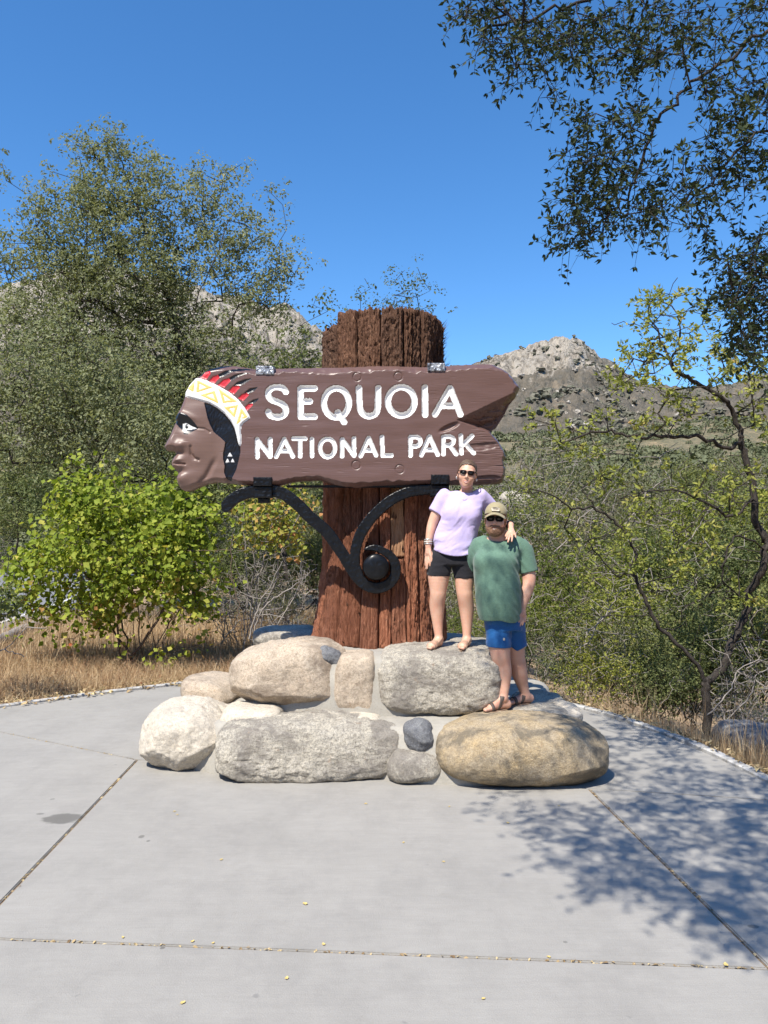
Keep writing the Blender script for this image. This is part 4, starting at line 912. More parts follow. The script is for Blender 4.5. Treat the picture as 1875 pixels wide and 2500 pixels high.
# ------------------------------------------------------------------ people, meshed from smooth distance fields
class Field:
    """smooth union of round cones, lofts and ellipsoids on a grid, meshed with surface nets"""
    def __init__(s, lo, hi, h):
        s.lo = np.array(lo, float); s.h = h; n = np.ceil((np.array(hi) - s.lo) / h).astype(int) + 1
        s.D = np.full(n, 0.25); s.ax = [s.lo[k] + h * np.arange(n[k]) for k in range(3)]
    def block(s, a, b):
        sl = []
        for k in range(3):
            i0 = max(0, int((a[k] - s.lo[k]) / s.h) - 1); i1 = min(s.D.shape[k], int((b[k] - s.lo[k]) / s.h) + 3)
            if i1 <= i0: return None, None
            sl.append(slice(i0, i1))
        g = np.meshgrid(*[s.ax[k][sl[k]] for k in range(3)], indexing='ij'); return tuple(sl), np.stack(g, -1)
    def put(s, sl, d, k, op='u'):
        D = s.D[sl]
        if op == 'u':
            if k > 0: t = np.clip(0.5 + 0.5 * (D - d) / k, 0, 1); s.D[sl] = D * (1 - t) + d * t - k * t * (1 - t)
            else: s.D[sl] = np.minimum(D, d)
        else:
            t = np.clip(0.5 - 0.5 * (D + d) / max(k, 1e-6), 0, 1); s.D[sl] = D * (1 - t) - d * t + k * t * (1 - t)
    def cone(s, a, b, ra, rb, k=0.02, op='u'):
        a, b = np.array(a, float), np.array(b, float); m = max(ra, rb) + k + 0.012
        sl, q = s.block(np.minimum(a, b) - m, np.maximum(a, b) + m)
        if sl is None: return s
        e = b - a; t = np.clip(((q - a) @ e) / (e @ e + 1e-9), 0, 1)
        s.put(sl, np.linalg.norm(q - a - t[..., None] * e, axis=-1) - (ra + (rb - ra) * t), k, op); return s
    def chain(s, pts, rad, k=0.02):
        """one limb: a smooth curve of round cones, joined to the rest with radius k"""
        q = smooth_line(np.column_stack([np.array(pts, float), rad]), 5); m = q[:, 3].max() + k + 0.012
        sl, g = s.block(q[:, :3].min(0) - m, q[:, :3].max(0) + m)
        if sl is None: return s
        d = np.full(g.shape[:-1], 9.0)
        for a, b in zip(q, q[1:]):
            e = b[:3] - a[:3]; w_ = g - a[:3]; t = np.clip((w_ @ e) / (e @ e + 1e-9), 0, 1)
            d = np.minimum(d, np.linalg.norm(w_ - t[..., None] * e, axis=-1) - (a[3] + (b[3] - a[3]) * t))
        s.put(sl, d, k); return s
    def ell(s, c, r, k=0.02, op='u', R=None):
        c, r = np.array(c, float), np.array(r, float); m = r.max() + k + 0.012
        sl, q = s.block(c - m, c + m)
        if sl is None: return s
        q = q - c
        if R is not None: q = q @ R
        s.put(sl, (np.linalg.norm(q / r, axis=-1) - 1) * r.min(), k, op); return s
    def loft(s, rows, k=0.03, yaw=0.0, p=2.3):
        """rows: (z, x, y, half width, half depth), any order"""
        R = np.array(sorted(rows)); zl, zh = R[0, 0], R[-1, 0]; m = R[:, 3:].max() + 0.06
        sl, q = s.block((R[:, 1].min() - m, R[:, 2].min() - m, zl - 0.04), (R[:, 1].max() + m, R[:, 2].max() + m, zh + 0.04))
        z = q[..., 2]; c = [np.interp(z, R[:, 0], R[:, j]) for j in range(1, 5)]
        dx, dy = q[..., 0] - c[0], q[..., 1] - c[1]
        if yaw: ca, sa = math.cos(yaw), math.sin(yaw); dx, dy = dx * ca + dy * sa, -dx * sa + dy * ca
        rr = (np.abs(dx / c[2]) ** p + np.abs(dy / c[3]) ** p) ** (1 / p)
        d = (rr - 1) * np.minimum(c[2], c[3]); d = np.maximum(d, np.maximum(zl - z, z - zh)); s.put(sl, d, k); return s
    def cut(s, pt, n):
        """remove everything on the side the normal points to"""
        n = np.array(n, float); n /= np.linalg.norm(n)
        g = np.meshgrid(*s.ax, indexing='ij'); d = (g[0] - pt[0]) * n[0] + (g[1] - pt[1]) * n[1] + (g[2] - pt[2]) * n[2]
        s.D = np.maximum(s.D, d); return s
    def add(s, fn):
        g = np.stack(np.meshgrid(*s.ax, indexing='ij'), -1); near = np.abs(s.D) < 0.05
        s.D[near] += fn(g[near]); return s
    def mesh(s):
        D = s.D; n = np.array(D.shape) - 1; ins = D < 0
        c = np.zeros(n, int)
        for dx in (0, 1):
            for dy in (0, 1):
                for dz in (0, 1): c += ins[dx:n[0] + dx, dy:n[1] + dy, dz:n[2] + dz]
        cell = (c > 0) & (c < 8); ii = np.argwhere(cell); vid = np.full(n, -1); vid[cell] = np.arange(len(ii))
        acc = np.zeros((len(ii), 3)); cnt = np.zeros(len(ii)); cor = [(a, b, d) for a in (0, 1) for b in (0, 1) for d in (0, 1)]
        for p in cor:
            for ax in range(3):
                if p[ax]: continue
                q = list(p); q[ax] = 1
                d0 = D[tuple((ii + p).T)]; d1 = D[tuple((ii + q).T)]; m = (d0 < 0) != (d1 < 0)
                t = np.where(m, d0 / np.where(m, d0 - d1, 1), 0); e = np.zeros((len(ii), 3)); e += p; e[:, ax] += t
                acc[m] += e[m]; cnt[m] += 1
        v = (ii + acc / np.maximum(cnt, 1)[:, None]) * s.h + s.lo; F_ = []
        for ax in range(3):
            a, b = (ax + 1) % 3, (ax + 2) % 3
            s0 = [slice(None)] * 3; s1 = [slice(None)] * 3; s0[ax] = slice(0, -1); s1[ax] = slice(1, None)
            i0, i1 = ins[tuple(s0)], ins[tuple(s1)]; e = np.argwhere(i0 != i1)
            e = e[(e[:, a] > 0) & (e[:, b] > 0) & (e[:, a] < n[a]) & (e[:, b] < n[b])]
            def at(da, db): q = e.copy(); q[:, a] += da; q[:, b] += db; return vid[tuple(q.T)]
            qd = np.stack([at(-1, -1), at(0, -1), at(0, 0), at(-1, 0)], -1); fl = i0[tuple(e.T)]
            qd[~fl] = qd[~fl][:, ::-1]; F_.append(qd)
        Q_ = np.vstack(F_)
        for _ in range(2):                                   # relax the grid steps
            a_ = np.zeros_like(v); c_ = np.zeros(len(v))
            for x_, y_ in ((0, 1), (1, 2), (2, 3), (3, 0)):
                np.add.at(a_, Q_[:, x_], v[Q_[:, y_]]); np.add.at(a_, Q_[:, y_], v[Q_[:, x_]]); np.add.at(c_, Q_[:, x_], 1); np.add.at(c_, Q_[:, y_], 1)
            v = v * 0.5 + 0.5 * a_ / np.maximum(c_, 1)[:, None]
        return v, Q_
def rot(yaw=0.0, pitch=0.0, roll=0.0):
    return np.array(Matrix.Rotation(yaw, 3, 'Z') @ Matrix.Rotation(pitch, 3, 'X') @ Matrix.Rotation(roll, 3, 'Y'))
MAT['skin'] = None
def m_skin(name, col, blush):
    m, nt, b = newmat(name); d = Nd(nt)
    d.l(d.mix(d.ramp(d.noise(14, 4, 0.6), [(0.4, 0.0), (0.7, 0.8)]), col, blush), b.inputs['Base Color'])
    b.inputs['Roughness'].default_value = 0.5; b.inputs['Subsurface Weight'].default_value = 0.12
    b.inputs['Subsurface Radius'].default_value = (0.02, 0.008, 0.004); b.inputs['Subsurface Scale'].default_value = 0.5
    d.l(d.bump(d.noise(120, 3), 0.08, 0.003), b.inputs['Normal']); return m
MAT['skin_w'] = m_skin('skin_warm', (0.64, 0.385, 0.275), (0.60, 0.31, 0.21))
MAT['skin_m'] = m_skin('skin_fair', (0.60, 0.36, 0.265), (0.56, 0.27, 0.19))
def m_cloth(name, col, col2, fine=0.25, rough=0.85):
    m, nt, b = newmat(name); d = Nd(nt)
    d.l(d.ramp(d.noise(60, 4, 0.7, d.map(d.co(), (1, 1, 2.5))), [(0.35, col), (0.65, col2)]), b.inputs['Base Color'])
    b.inputs['Roughness'].default_value = rough; b.inputs['Sheen Weight'].default_value = 0.15; b.inputs['Specular IOR Level'].default_value = 0.2
    d.l(d.bump(d.noise(300, 2), fine, 0.002), b.inputs['Normal']); return m
MAT['lilac'] = m_cloth('lilac_cotton', (0.50, 0.42, 0.68), (0.55, 0.47, 0.73))
MAT['green_tee'] = m_cloth('green_jersey', (0.095, 0.175, 0.130), (0.125, 0.22, 0.165))
MAT['black_knit'] = m_cloth('black_knit', (0.014, 0.014, 0.018), (0.022, 0.021, 0.026))
MAT['blue_short'] = m_cloth('blue_shorts', (0.010, 0.085, 0.255), (0.016, 0.105, 0.30), 0.1, 0.6)
MAT['cap'] = m_cloth('olive_twill', (0.30, 0.26, 0.15), (0.35, 0.30, 0.185))
MAT['mesh_tan'] = m_cloth('tan_mesh', (0.38, 0.32, 0.22), (0.46, 0.39, 0.28), 0.6)
MAT['patch'] = simple('cap_patch', (0.62, 0.56, 0.46), 0.7, 0.2, 90)
MAT['patch_mark'] = simple('patch_mark', (0.16, 0.13, 0.09), 0.8, 0.1)
MAT['hair_w'] = simple('brown_hair', (0.10, 0.062, 0.038), 0.45, 0.5, 90, 0.6, mapscale=(1, 1, 0.3))
MAT['beard'] = simple('red_beard', (0.20, 0.108, 0.062), 0.75, 0.45, 160, 0.8)
MAT['lens'] = simple('dark_lens', (0.008, 0.008, 0.010), 0.08, 0.1)
MAT['tort'] = simple('tortoise_frame', (0.05, 0.02, 0.014), 0.25, 0.6, 60)
MAT['blackplastic'] = simple('black_plastic', (0.010, 0.010, 0.011), 0.35, 0.2)
MAT['lip'] = simple('lip', (0.46, 0.16, 0.14), 0.4, 0.1)
MAT['teeth'] = simple('teeth', (0.75, 0.70, 0.62), 0.3, 0.03)
MAT['cork'] = simple('cork_sole', (0.22, 0.14, 0.09), 0.85, 0.3, 120, 0.4)
MAT['strap_tan'] = simple('tan_strap', (0.42, 0.27, 0.19), 0.5, 0.15)
MAT['strap_brown'] = simple('brown_strap', (0.075, 0.055, 0.045), 0.6, 0.2)
MAT['silver'] = simple('silver_band', (0.62, 0.60, 0.58), 0.3, 0.2, 80, 0.3, metal=0.7)
MAT['nail'] = simple('nail_polish', (0.55, 0.40, 0.60), 0.2, 0.05)
def W3(cx, cy, d): return P(980 + cx / 3.2525, 1100 + cy / 3.2525, d)

def hand(Fd, wrist, palm_c, tips, base_dir, thumb, w, r=0.0092, k=0.008):
    """palm and five bent fingers; tips are four fingertip points index to little"""
    wrist, palm_c = np.array(wrist), np.array(palm_c)
    Fd.cone(wrist, palm_c, 0.026, 0.024, 0.015)
    kn = [palm_c + w * o for o in (-0.028, -0.0095, 0.0095, 0.028)]
    for q in kn: Fd.cone(palm_c * 0.45 + wrist * 0.25 + q * 0.3, q + (palm_c - wrist) * 0.25, 0.017, 0.0125, 0.012)
    for q, t, rr in zip(kn, tips, (1.0, 1.03, 1.0, 0.88)):
        q = q + (palm_c - wrist) * 0.25; t = np.array(t); m1 = q + (t - q) * 0.45 + base_dir * 0.006; m2 = q + (t - q) * 0.75 + base_dir * 0.005
        Fd.chain([q, m1, m2, t], [r * 1.1 * rr, r * rr, r * 0.93 * rr, r * 0.78 * rr], 0.003)
    t0 = wrist * 0.6 + kn[0] * 0.4; tt = np.array(thumb); mm = t0 + (tt - t0) * 0.55 + base_dir * 0.01
    Fd.chain([t0, mm, tt], [0.015, 0.0115, 0.009], 0.006)
def head(Fd, c, R, s, man=False):
    """head in its own frame: x to the head's left, -y forward, z up"""
    L = lambda x, y, z: c + R @ (np.array((x, y, z)) * s)
    E_ = lambda p, r, k=0.02, op='u': Fd.ell(L(*p), np.array(r) * s, k * s, op, R)
    C_ = lambda a, b, ra, rb, k=0.01: Fd.cone(L(*a), L(*b), ra * s, rb * s, k * s)
    E_((0, 0.018, 0.035), (0.076, 0.095, 0.085)); E_((0, -0.022, -0.02), (0.066, 0.070, 0.085), 0.03)
    E_((0, -0.03, -0.075), (0.048 + 0.008 * man, 0.052, 0.040), 0.03); C_((0, -0.066, -0.098), (0, -0.062, -0.092), 0.020 + 0.004 * man, 0.020, 0.025)
    for q in (-1, 1):
        E_((q * 0.040, -0.066, -0.030), (0.024, 0.020, 0.022), 0.025)          # cheeks
        E_((q * 0.034, -0.083, 0.012), (0.022, 0.016, 0.011), 0.008, 's')      # eye sockets
        E_((q * 0.033, -0.072, 0.010), (0.0135, 0.0135, 0.012), 0.004)         # eyes
        E_((q * 0.032, -0.082, 0.028), (0.024, 0.010, 0.007), 0.012)           # brow
        E_((q * 0.078, 0.012, -0.008), (0.010, 0.020, 0.032), 0.008)           # ears
        E_((q * 0.082, 0.008, -0.004), (0.006, 0.011, 0.019), 0.004, 's')
        C_((q * 0.011, -0.094, -0.034), (q * 0.012, -0.092, -0.033), 0.0070, 0.0070, 0.006)
    C_((0, -0.084, 0.014), (0, -0.104, -0.028), 0.0075, 0.0105, 0.008)
    C_((-0.022, -0.079, -0.063), (0.022, -0.079, -0.063), 0.008, 0.008, 0.012); C_((-0.016, -0.080, -0.076), (0.016, -0.080, -0.076), 0.009, 0.009, 0.01)
    return L
def part(name, Fd, mat, par): return obj(name, *Fd.mesh(), MAT[mat], par)
def quadmesh(name, pts, mat, par, nrm, th):
    """thin rounded plate from an outline"""
    pts = np.asarray(pts); n = len(pts); c = pts.mean(0); nrm = np.asarray(nrm)
    v = np.vstack([pts, pts + nrm * th, (c + (pts - c) * 0.9) + nrm * th * 1.25]); k = np.arange(n); k2 = (k + 1) % n
    f = [(a, b, b + n, a + n) for a, b in zip(k, k2)] + [(a + n, b + n, b + 2 * n, a + 2 * n) for a, b in zip(k, k2)] + [tuple(2 * n + k), tuple(k[::-1])]
    return obj(name, v, f, MAT[mat], par, smooth=False)
def glasses(L, R, s, par, frame_mat, w, h):
    fr = thing_part = None
    out = []
    for q in (-1, 1):
        t = np.linspace(0, 2 * np.pi, 20, endpoint=False)
        ex = np.sign(np.cos(t)) * np.abs(np.cos(t)) ** 0.55; ez = np.sign(np.sin(t)) * np.abs(np.sin(t)) ** 0.6
        px_ = q * 0.0335 + w * ex * (1 + 0.10 * ez); pz = 0.008 + h * ez; py_ = -0.1005 + 0.018 * (np.abs(px_) / 0.07) ** 2
        ring_ = np.array([L(a, b, c_) for a, b, c_ in zip(px_, py_, pz)]); out.append(tube(np.vstack([ring_, ring_[:1]]), 0.0032 * s, 5, False))
        cen = ring_.mean(0); fwd = R @ np.array((0, -1.0, 0))
        obj('lens', np.vstack([ring_, cen + fwd * 0.003, cen - fwd * 0.004]), [(k, (k + 1) % 20, 20) for k in range(20)] + [((k + 1) % 20, k, 21) for k in range(20)], MAT['lens'], par)
        out.append(tube([L(q * 0.068, -0.086, 0.018), L(q * 0.078, -0.06, 0.016), L(q * 0.083, -0.01, 0.008), L(q * 0.082, 0.022, -0.004)], np.array((0.005, 0.0045, 0.004, 0.003)) * s, 5, False))
    out.append(tube([L(-0.010, -0.101, 0.013), L(0, -0.104, 0.016), L(0.010, -0.101, 0.013)], 0.0035 * s, 5, False))
    obj('glasses_frame', *join(out), MAT[frame_mat], par)
def foot_sdf(Fd, heel, toe, ankle, w=0.042):
    """heel, ball, toes; returns axes"""
    heel, toe, ankle = map(np.array, (heel, toe, ankle)); ax = toe - heel; ln = np.linalg.norm(ax); ax = ax / ln; sd = np.cross(ax, (0, 0, 1.0)); sd /= np.linalg.norm(sd)
    up = np.array((0, 0, 1.0))
    Fd.cone(heel + up * 0.036, ankle, 0.034, 0.036, 0.02); ball = heel + ax * ln * 0.70
    Fd.cone(ankle - up * 0.01 + ax * 0.01, ball + up * 0.028, 0.034, 0.024, 0.025); Fd.cone(heel + up * 0.032, ball + up * 0.026, 0.032, 0.026, 0.02)
    Fd.cone(ball + sd * w * 0.55 + up * 0.024, ball - sd * w * 0.55 + up * 0.022, 0.022, 0.021, 0.015)
    for j, (o, q, r_) in enumerate(((-0.55, 1.0, 0.0145), (-0.20, 1.0, 0.0115), (0.08, 0.965, 0.011), (0.34, 0.93, 0.0105), (0.58, 0.88, 0.010))):
        sgn = 1
        b0 = ball + sd * w * o * 0.9 + up * 0.02; b1 = heel + ax * ln * q + sd * w * o + up * 0.016; Fd.cone(b0, b1, r_ * 1.25, r_, 0.004)
    return ax, sd, ln
def sole(name, heel, ax, sd, ln, mat, par, w=0.046, th=0.028):
    t = np.linspace(0, 2 * np.pi, 36, endpoint=False); u = 0.5 - 0.53 * np.cos(t)
    wid = np.interp(u, [-0.03, 0.1, 0.4, 0.72, 0.95, 1.03], [0.6, 0.82, 0.76, 1.12, 0.85, 0.5])
    c = np.array(heel) + ax * ln * u[:, None] + sd * (np.sin(t) * w * wid)[:, None]; n = 36
    v = np.vstack([c + (0, 0, -th), c + (0, 0, -0.004), np.array(heel) + ax * ln * 0.5 + (c - np.array(heel) - ax * ln * 0.5) * 0.95])
    k = np.arange(n); k2 = (k + 1) % n
    f = [(a, b, b + n, a + n) for a, b in zip(k, k2)] + [(a + n, b + n, b + 2 * n, a + 2 * n) for a, b in zip(k, k2)] + [tuple(2 * n + k), tuple(k[::-1])]
    return obj(name, v, f, MAT[mat], par, smooth=False)
def straps(Ff, bands, name, mat, par, off=0.005):
    for (pt, nrm, half) in bands:
        G_ = Field(Ff.lo, Ff.lo + 2 * Ff.h, Ff.h); G_.ax = Ff.ax; G_.D = Ff.D - off
        n = np.array(nrm) / np.linalg.norm(nrm); g = np.meshgrid(*G_.ax, indexing='ij')
        dd = (g[0] - pt[0]) * n[0] + (g[1] - pt[1]) * n[1] + (g[2] - pt[2]) * n[2]
        G_.D = np.maximum(np.maximum(G_.D, np.abs(dd) - half), -(Ff.D + 0.004))
        v, f = G_.mesh()
        if len(f): obj(name, v, f, MAT[mat], par)

# ---- woman
DW = 6.78
ZW = float(P(0, 1590, 6.74)[2])
woman = thing('person', 'person in lilac t-shirt and black bike shorts standing on the upper boulders', 'person', (W3(400, 1590, DW)[0], DW, ZW))
w = lambda x, y, o=0.0: W3(x, y, DW + o)
Bd = Field((w(150, 0)[0], DW - 0.36, ZW - 0.03), (w(960, 0)[0], DW + 0.30, w(0, 60)[2]), 0.005)
legL = [(305, 870, .01, .105), (296, 985, 0, .097), (292, 1100, -.012, .076), (290, 1150, -.014, .070), (283, 1240, .012, .066), (288, 1370, .012, .047), (298, 1490, .0, .033)]
legR = [(492, 870, .01, .105), (500, 990, 0, .090), (500, 1100, -.012, .074), (505, 1150, -.014, .070), (517, 1250, .012, .066), (520, 1380, .012, .047), (520, 1490, .0, .033)]
for leg in (legL, legR): Bd.chain([w(a, b, o) for a, b, o, r in leg], [q[3] for q in leg], 0.015)
Bd.loft([(w(0, 900)[2], w(398, 0)[0], DW + .01, .185, .12), (w(0, 780)[2], w(405, 0)[0], DW, .165, .105), (w(0, 600)[2], w(440, 0)[0], DW, .145, .09), (w(0, 430)[2], w(478, 0)[0], DW, .155, .09), (w(0, 350)[2], w(490, 0)[0], DW, .13, .07)])
Bd.chain([w(505, 370, .02), w(520, 320, .015), w(520, 250, 0.0)], [.075, .053, .052], 0.03)
armL = [(330, 365, .02, .055), (290, 470, .02, .051), (247, 575, .02, .043), (228, 650, 0, .037), (213, 745, -.02, .026)]
Bd.chain([w(a, b, o) for a, b, o, r in armL], [q[3] for q in armL], 0.015)
WR = W3(866, 592, 6.60)
armR = [w(640, 365, .02), w(700, 455, .09), W3(768, 560, 6.86), W3(820, 575, 6.76), WR]
Bd.chain(armR, [.055, .050, .042, .036, .027], 0.015)
# hand hanging at her side, hand on his shoulder
wl = w(213, 745, -.02); pl_ = w(214, 812, -.03)
hand(Bd, wl, pl_, [w(226, 915, -.055), w(205, 938, -.05), w(196, 940, -.035), w(190, 915, -.02)], np.array((-.3, -.9, 0)), w(245, 882, -.065), np.array((-0.75, 0.62, -0.1)))
pr = W3(872, 648, 6.50)
hand(Bd, WR, pr, [W3(832, 705, 6.435), W3(846, 727, 6.43), W3(876, 722, 6.43), W3(908, 690, 6.44)], np.array((0, -1.0, .2)), W3(828, 680, 6.47), np.array((0.97, 0.1, 0.1)) * 1.0)
HW = w(522, 188, -.05); RW = rot(-0.12, 0.04, 0.13)
Lw = head(Bd, HW, RW, 1.02)
fl = (w(312, 1565, .06), w(222, 1588, -.17)); frr = (w(532, 1575, .06), w(486, 1606, -.17))
feetW = []
for (h_, t_), lg in ((fl, legL), (frr, legR)):
    h_[2] = ZW + 0.03; t_[2] = ZW + 0.028; d_ = t_ - h_; d_ = d_ / np.linalg.norm(d_[:2]) * 0.225; t_ = h_ + d_; t_[2] = ZW + 0.028
    an = w(lg[-1][0], 1500, lg[-1][2]); feetW.append((h_, t_, an))
    h_[0] = an[0] + 0.0; t_[0] = h_[0] + d_[0]; h_[1] = an[1] + 0.045; t_[1] = h_[1] + d_[1]
axs = [foot_sdf(Bd, h_, t_, an, 0.036) for h_, t_, an in feetW]
part('body', Bd, 'skin_w', woman)
for (h_, t_, an), (ax_, sd_, ln_) in zip(feetW, axs):
    sl_ = sole('sandal_sole', h_, ax_, sd_, ln_, 'cork', woman, 0.042)
    Ff = Field(np.minimum(h_, t_) - (0.08, 0.08, 0.03), np.maximum(h_, t_) + (0.08, 0.08, 0.14), 0.004); foot_sdf(Ff, h_, t_, an, 0.036)
    straps(Ff, [(h_ + ax_ * ln_ * 0.70, ax_ + sd_ * 0.45, 0.010), (h_ + ax_ * ln_ * 0.60, ax_ - sd_ * 0.45, 0.010), (h_ + ax_ * 0.085 + np.array((0, 0, .06)), np.array((0, 0, 1.0)) + ax_ * 0.9, 0.008)], 'sandal_strap', 'strap_tan', woman)
# shirt
Sh = Field((w(180, 0)[0], DW - 0.30, w(0, 880)[2]), (w(800, 0)[0], DW + 0.30, w(0, 250)[2]), 0.006)
zr = lambda y: w(0, y)[2]
Sh.loft([(zr(870), w(418, 0)[0], DW + .0, .196, .140), (zr(790), w(418, 0)[0], DW - .005, .190, .135), (zr(700), w(426, 0)[0], DW - .01, .186, .128), (zr(610), w(450, 0)[0], DW - .01, .176, .122), (zr(530), w(470, 0)[0], DW - .015, .178, .125), (zr(460), w(480, 0)[0], DW - .005, .180, .118), (zr(400), w(484, 0)[0], DW, .178, .100), (zr(350), w(488, 0)[0], DW + .005, .160, .080), (zr(318), w(500, 0)[0], DW + .01, .105, .070)], 0.03)
for q in (-1, 1): Sh.ell(w(478 + q * 72, 500, -.085), (.070, .060, .075), .05)
def sleeve(Fd, pts, rad, e0, nn, k=0.03):
    T = Field(Fd.lo, Fd.lo + 2 * Fd.h, Fd.h); T.ax = Fd.ax; T.D = np.full(Fd.D.shape, 0.25); T.chain(pts, rad, 0.0).cut(e0, nn)
    t = np.clip(0.5 + 0.5 * (Fd.D - T.D) / k, 0, 1); Fd.D = Fd.D * (1 - t) + T.D * t - k * t * (1 - t)
e0 = w(220, 462, .02); e1 = w(322, 518, .02); nn = np.array((-(e1 - e0)[2], 0, (e1 - e0)[0])); nn = nn / np.linalg.norm(nn); nn = nn if nn[2] < 0 else -nn
sleeve(Sh, [w(345, 355, .01), w(318, 400, .015), w(272, 490, .02), w(250, 550, .02)], [.058, .066, .068, .070], e0, nn)
sleeve(Sh, [w(630, 352, .01), w(668, 400, .05), w(745, 510, .10)], [.058, .066, .064], w(722, 475, .09), (0.62, 0.3, -0.7))
def shirt_folds(q):
    u = (q[:, 0] - w(420, 0)[0]); z = q[:, 2] - zr(830); f_ = sstep(0.55, 0.05, z)
    dg = 0.80 * u + 0.62 * z; a = fbm(np.stack([dg * 5.5 + 3, (0.62 * u - 0.80 * z) * 13 + 1.2 * noise(q * 6), q[:, 1] * 5], -1), 4)
    b = noise(np.stack([u * 9, q[:, 1] * 6, z * 4 + 3], -1))
    return -(0.017 * a * (0.30 + 0.70 * f_) + 0.009 * b)
Sh.add(shirt_folds)
# sleeve and hem openings
g = np.stack(np.meshgrid(*Sh.ax, indexing='ij'), -1)
hemz = zr(838) + 0.05 * ((g[..., 0] - w(430, 0)[0]) / 0.19) ** 2
Sh.D = np.maximum(Sh.D, hemz - g[..., 2])
nk = w(512, 308, -.02); Sh.ell(nk, (.076, .085, .050), .012, 's', rot(0, -0.35, 0.1))
part('shirt', Sh, 'lilac', woman)
# bike shorts
So = Field((w(150, 0)[0], DW - 0.25, zr(1040)), (w(640, 0)[0], DW + 0.30, zr(740)), 0.006)
So.chain([w(a, b, o) for a, b, o, r in legL[:3]], [r + .006 for a, b, o, r in legL[:3]], 0.012); So.chain([w(a, b, o) for a, b, o, r in legR[:3]], [r + .006 for a, b, o, r in legR[:3]], 0.012)
So.loft([(zr(905), w(398, 0)[0], DW + .01, .190, .125), (zr(780), w(405, 0)[0], DW, .170, .112), (zr(745), w(408, 0)[0], DW, .165, .10)], 0.02)
g = np.stack(np.meshgrid(*So.ax, indexing='ij'), -1); hz = np.where(g[..., 0] < w(400, 0)[0], zr(995) - 0.05 * (g[..., 0] - w(300, 0)[0]), zr(1013)); So.D = np.maximum(So.D, hz - g[..., 2])
So.add(lambda q: -0.003 * noise(q * (14, 14, 40)))
part('shorts', So, 'black_knit', woman)
# hair: parted cap pulled back
Hr = Field(HW - 0.16, HW + 0.16, 0.004)
Hr.ell(Lw(0, 0.016, 0.040), (.0825, .1015, .0915), .01, R=RW); Hr.ell(Lw(0, 0.075, -0.005), (.060, .050, .060), .03, R=RW)
gH = (np.stack(np.meshgrid(*Hr.ax, indexing='ij'), -1) - HW) @ RW / 1.02
Hr.D = np.maximum(Hr.D, (0.082 - 5.2 * gH[..., 0] ** 2 - 1.25 * np.maximum(0, gH[..., 1] + 0.045) + 0.004 * noise(gH * (160, 40, 10)) - gH[..., 2]) * 0.7)
Hr.cone(Lw(0.0, -0.09, 0.125), Lw(0, 0.05, 0.135), 0.006, 0.006, 0.012, 's')
Hr.add(lambda q: 0.004 * noise((q - HW) @ RW * (150, 14, 90)))
part('hair', Hr, 'hair_w', woman)
glasses(Lw, RW, 1.02, woman, 'tort', 0.0265, 0.0185)
def mouth(L, s, par, beard=False):
    t = np.linspace(-1, 1, 11); up = [L(0.029 * a, -0.0925 + 0.004 * a * a, -0.0640 + 0.009 * a * a) for a in t]; lo = [L(0.026 * a, -0.0930 + 0.004 * a * a, -0.0785 + 0.018 * a * a) for a in t]
    obj('upper_lip', *tube(up, np.array([.001 + .0030 * (1 - abs(a)) for a in t]) * s, 6, False), MAT['lip'], par); obj('lower_lip', *tube(lo, np.array([.001 + .0036 * (1 - abs(a)) for a in t]) * s, 6, False), MAT['lip'], par)
    tv = [L(0.021 * a, -0.0935 + 0.004 * a * a, -0.0695 + 0.011 * a * a + q * 0.0044 * (1 - a * a * .7)) for q in (1, -1) for a in t]
    obj('teeth', tv, [(k, k + 1, 12 + k, 11 + k) for k in range(10)], MAT['teeth'], par, smooth=False)
mouth(Lw, 1.02, woman)
for q in (-1, 1):
    a = Lw(q * 0.086, 0.0, -0.040); v_, f_ = ico(2); obj('earring', v_ * (0.008, 0.005, 0.013) + a, f_, MAT['silver'], woman)
bz = np.array([wl + (pl_ - wl) * t for t in (-0.55, -0.30, -0.05)])
for c_, m_ in zip(bz, ('silver', 'teeth', 'silver')):
    t = np.linspace(0, 2 * np.pi, 22); ax_ = (pl_ - wl) / np.linalg.norm(pl_ - wl); u_ = np.cross(ax_, (0, 1, 0)); u_ /= np.linalg.norm(u_); v2 = np.cross(ax_, u_)
    obj('bracelet', *tube([c_ + (u_ * math.cos(a) + v2 * math.sin(a)) * 0.0315 for a in t], 0.0058 + 0.0015 * np.sin(t * 7), 6, False), MAT[m_], woman)
ax_ = (WR - armR[3]); ax_ /= np.linalg.norm(ax_); u_ = np.cross(ax_, (0, 0, 1)); u_ /= np.linalg.norm(u_); v2 = np.cross(ax_, u_); t = np.linspace(0, 2 * np.pi, 22)
obj('watch', *tube([WR - ax_ * 0.012 + (u_ * math.cos(a) + v2 * math.sin(a)) * 0.031 for a in t], 0.010, 6, False), MAT['blackplastic'], woman)
tn = np.linspace(-1, 1, 17); obj('necklace', *tube([w(500 + 48 * a, 392 - 52 * a * a, -.105 + .05 * a * a) for a in tn], 0.0014, 4, False), MAT['silver'], woman)

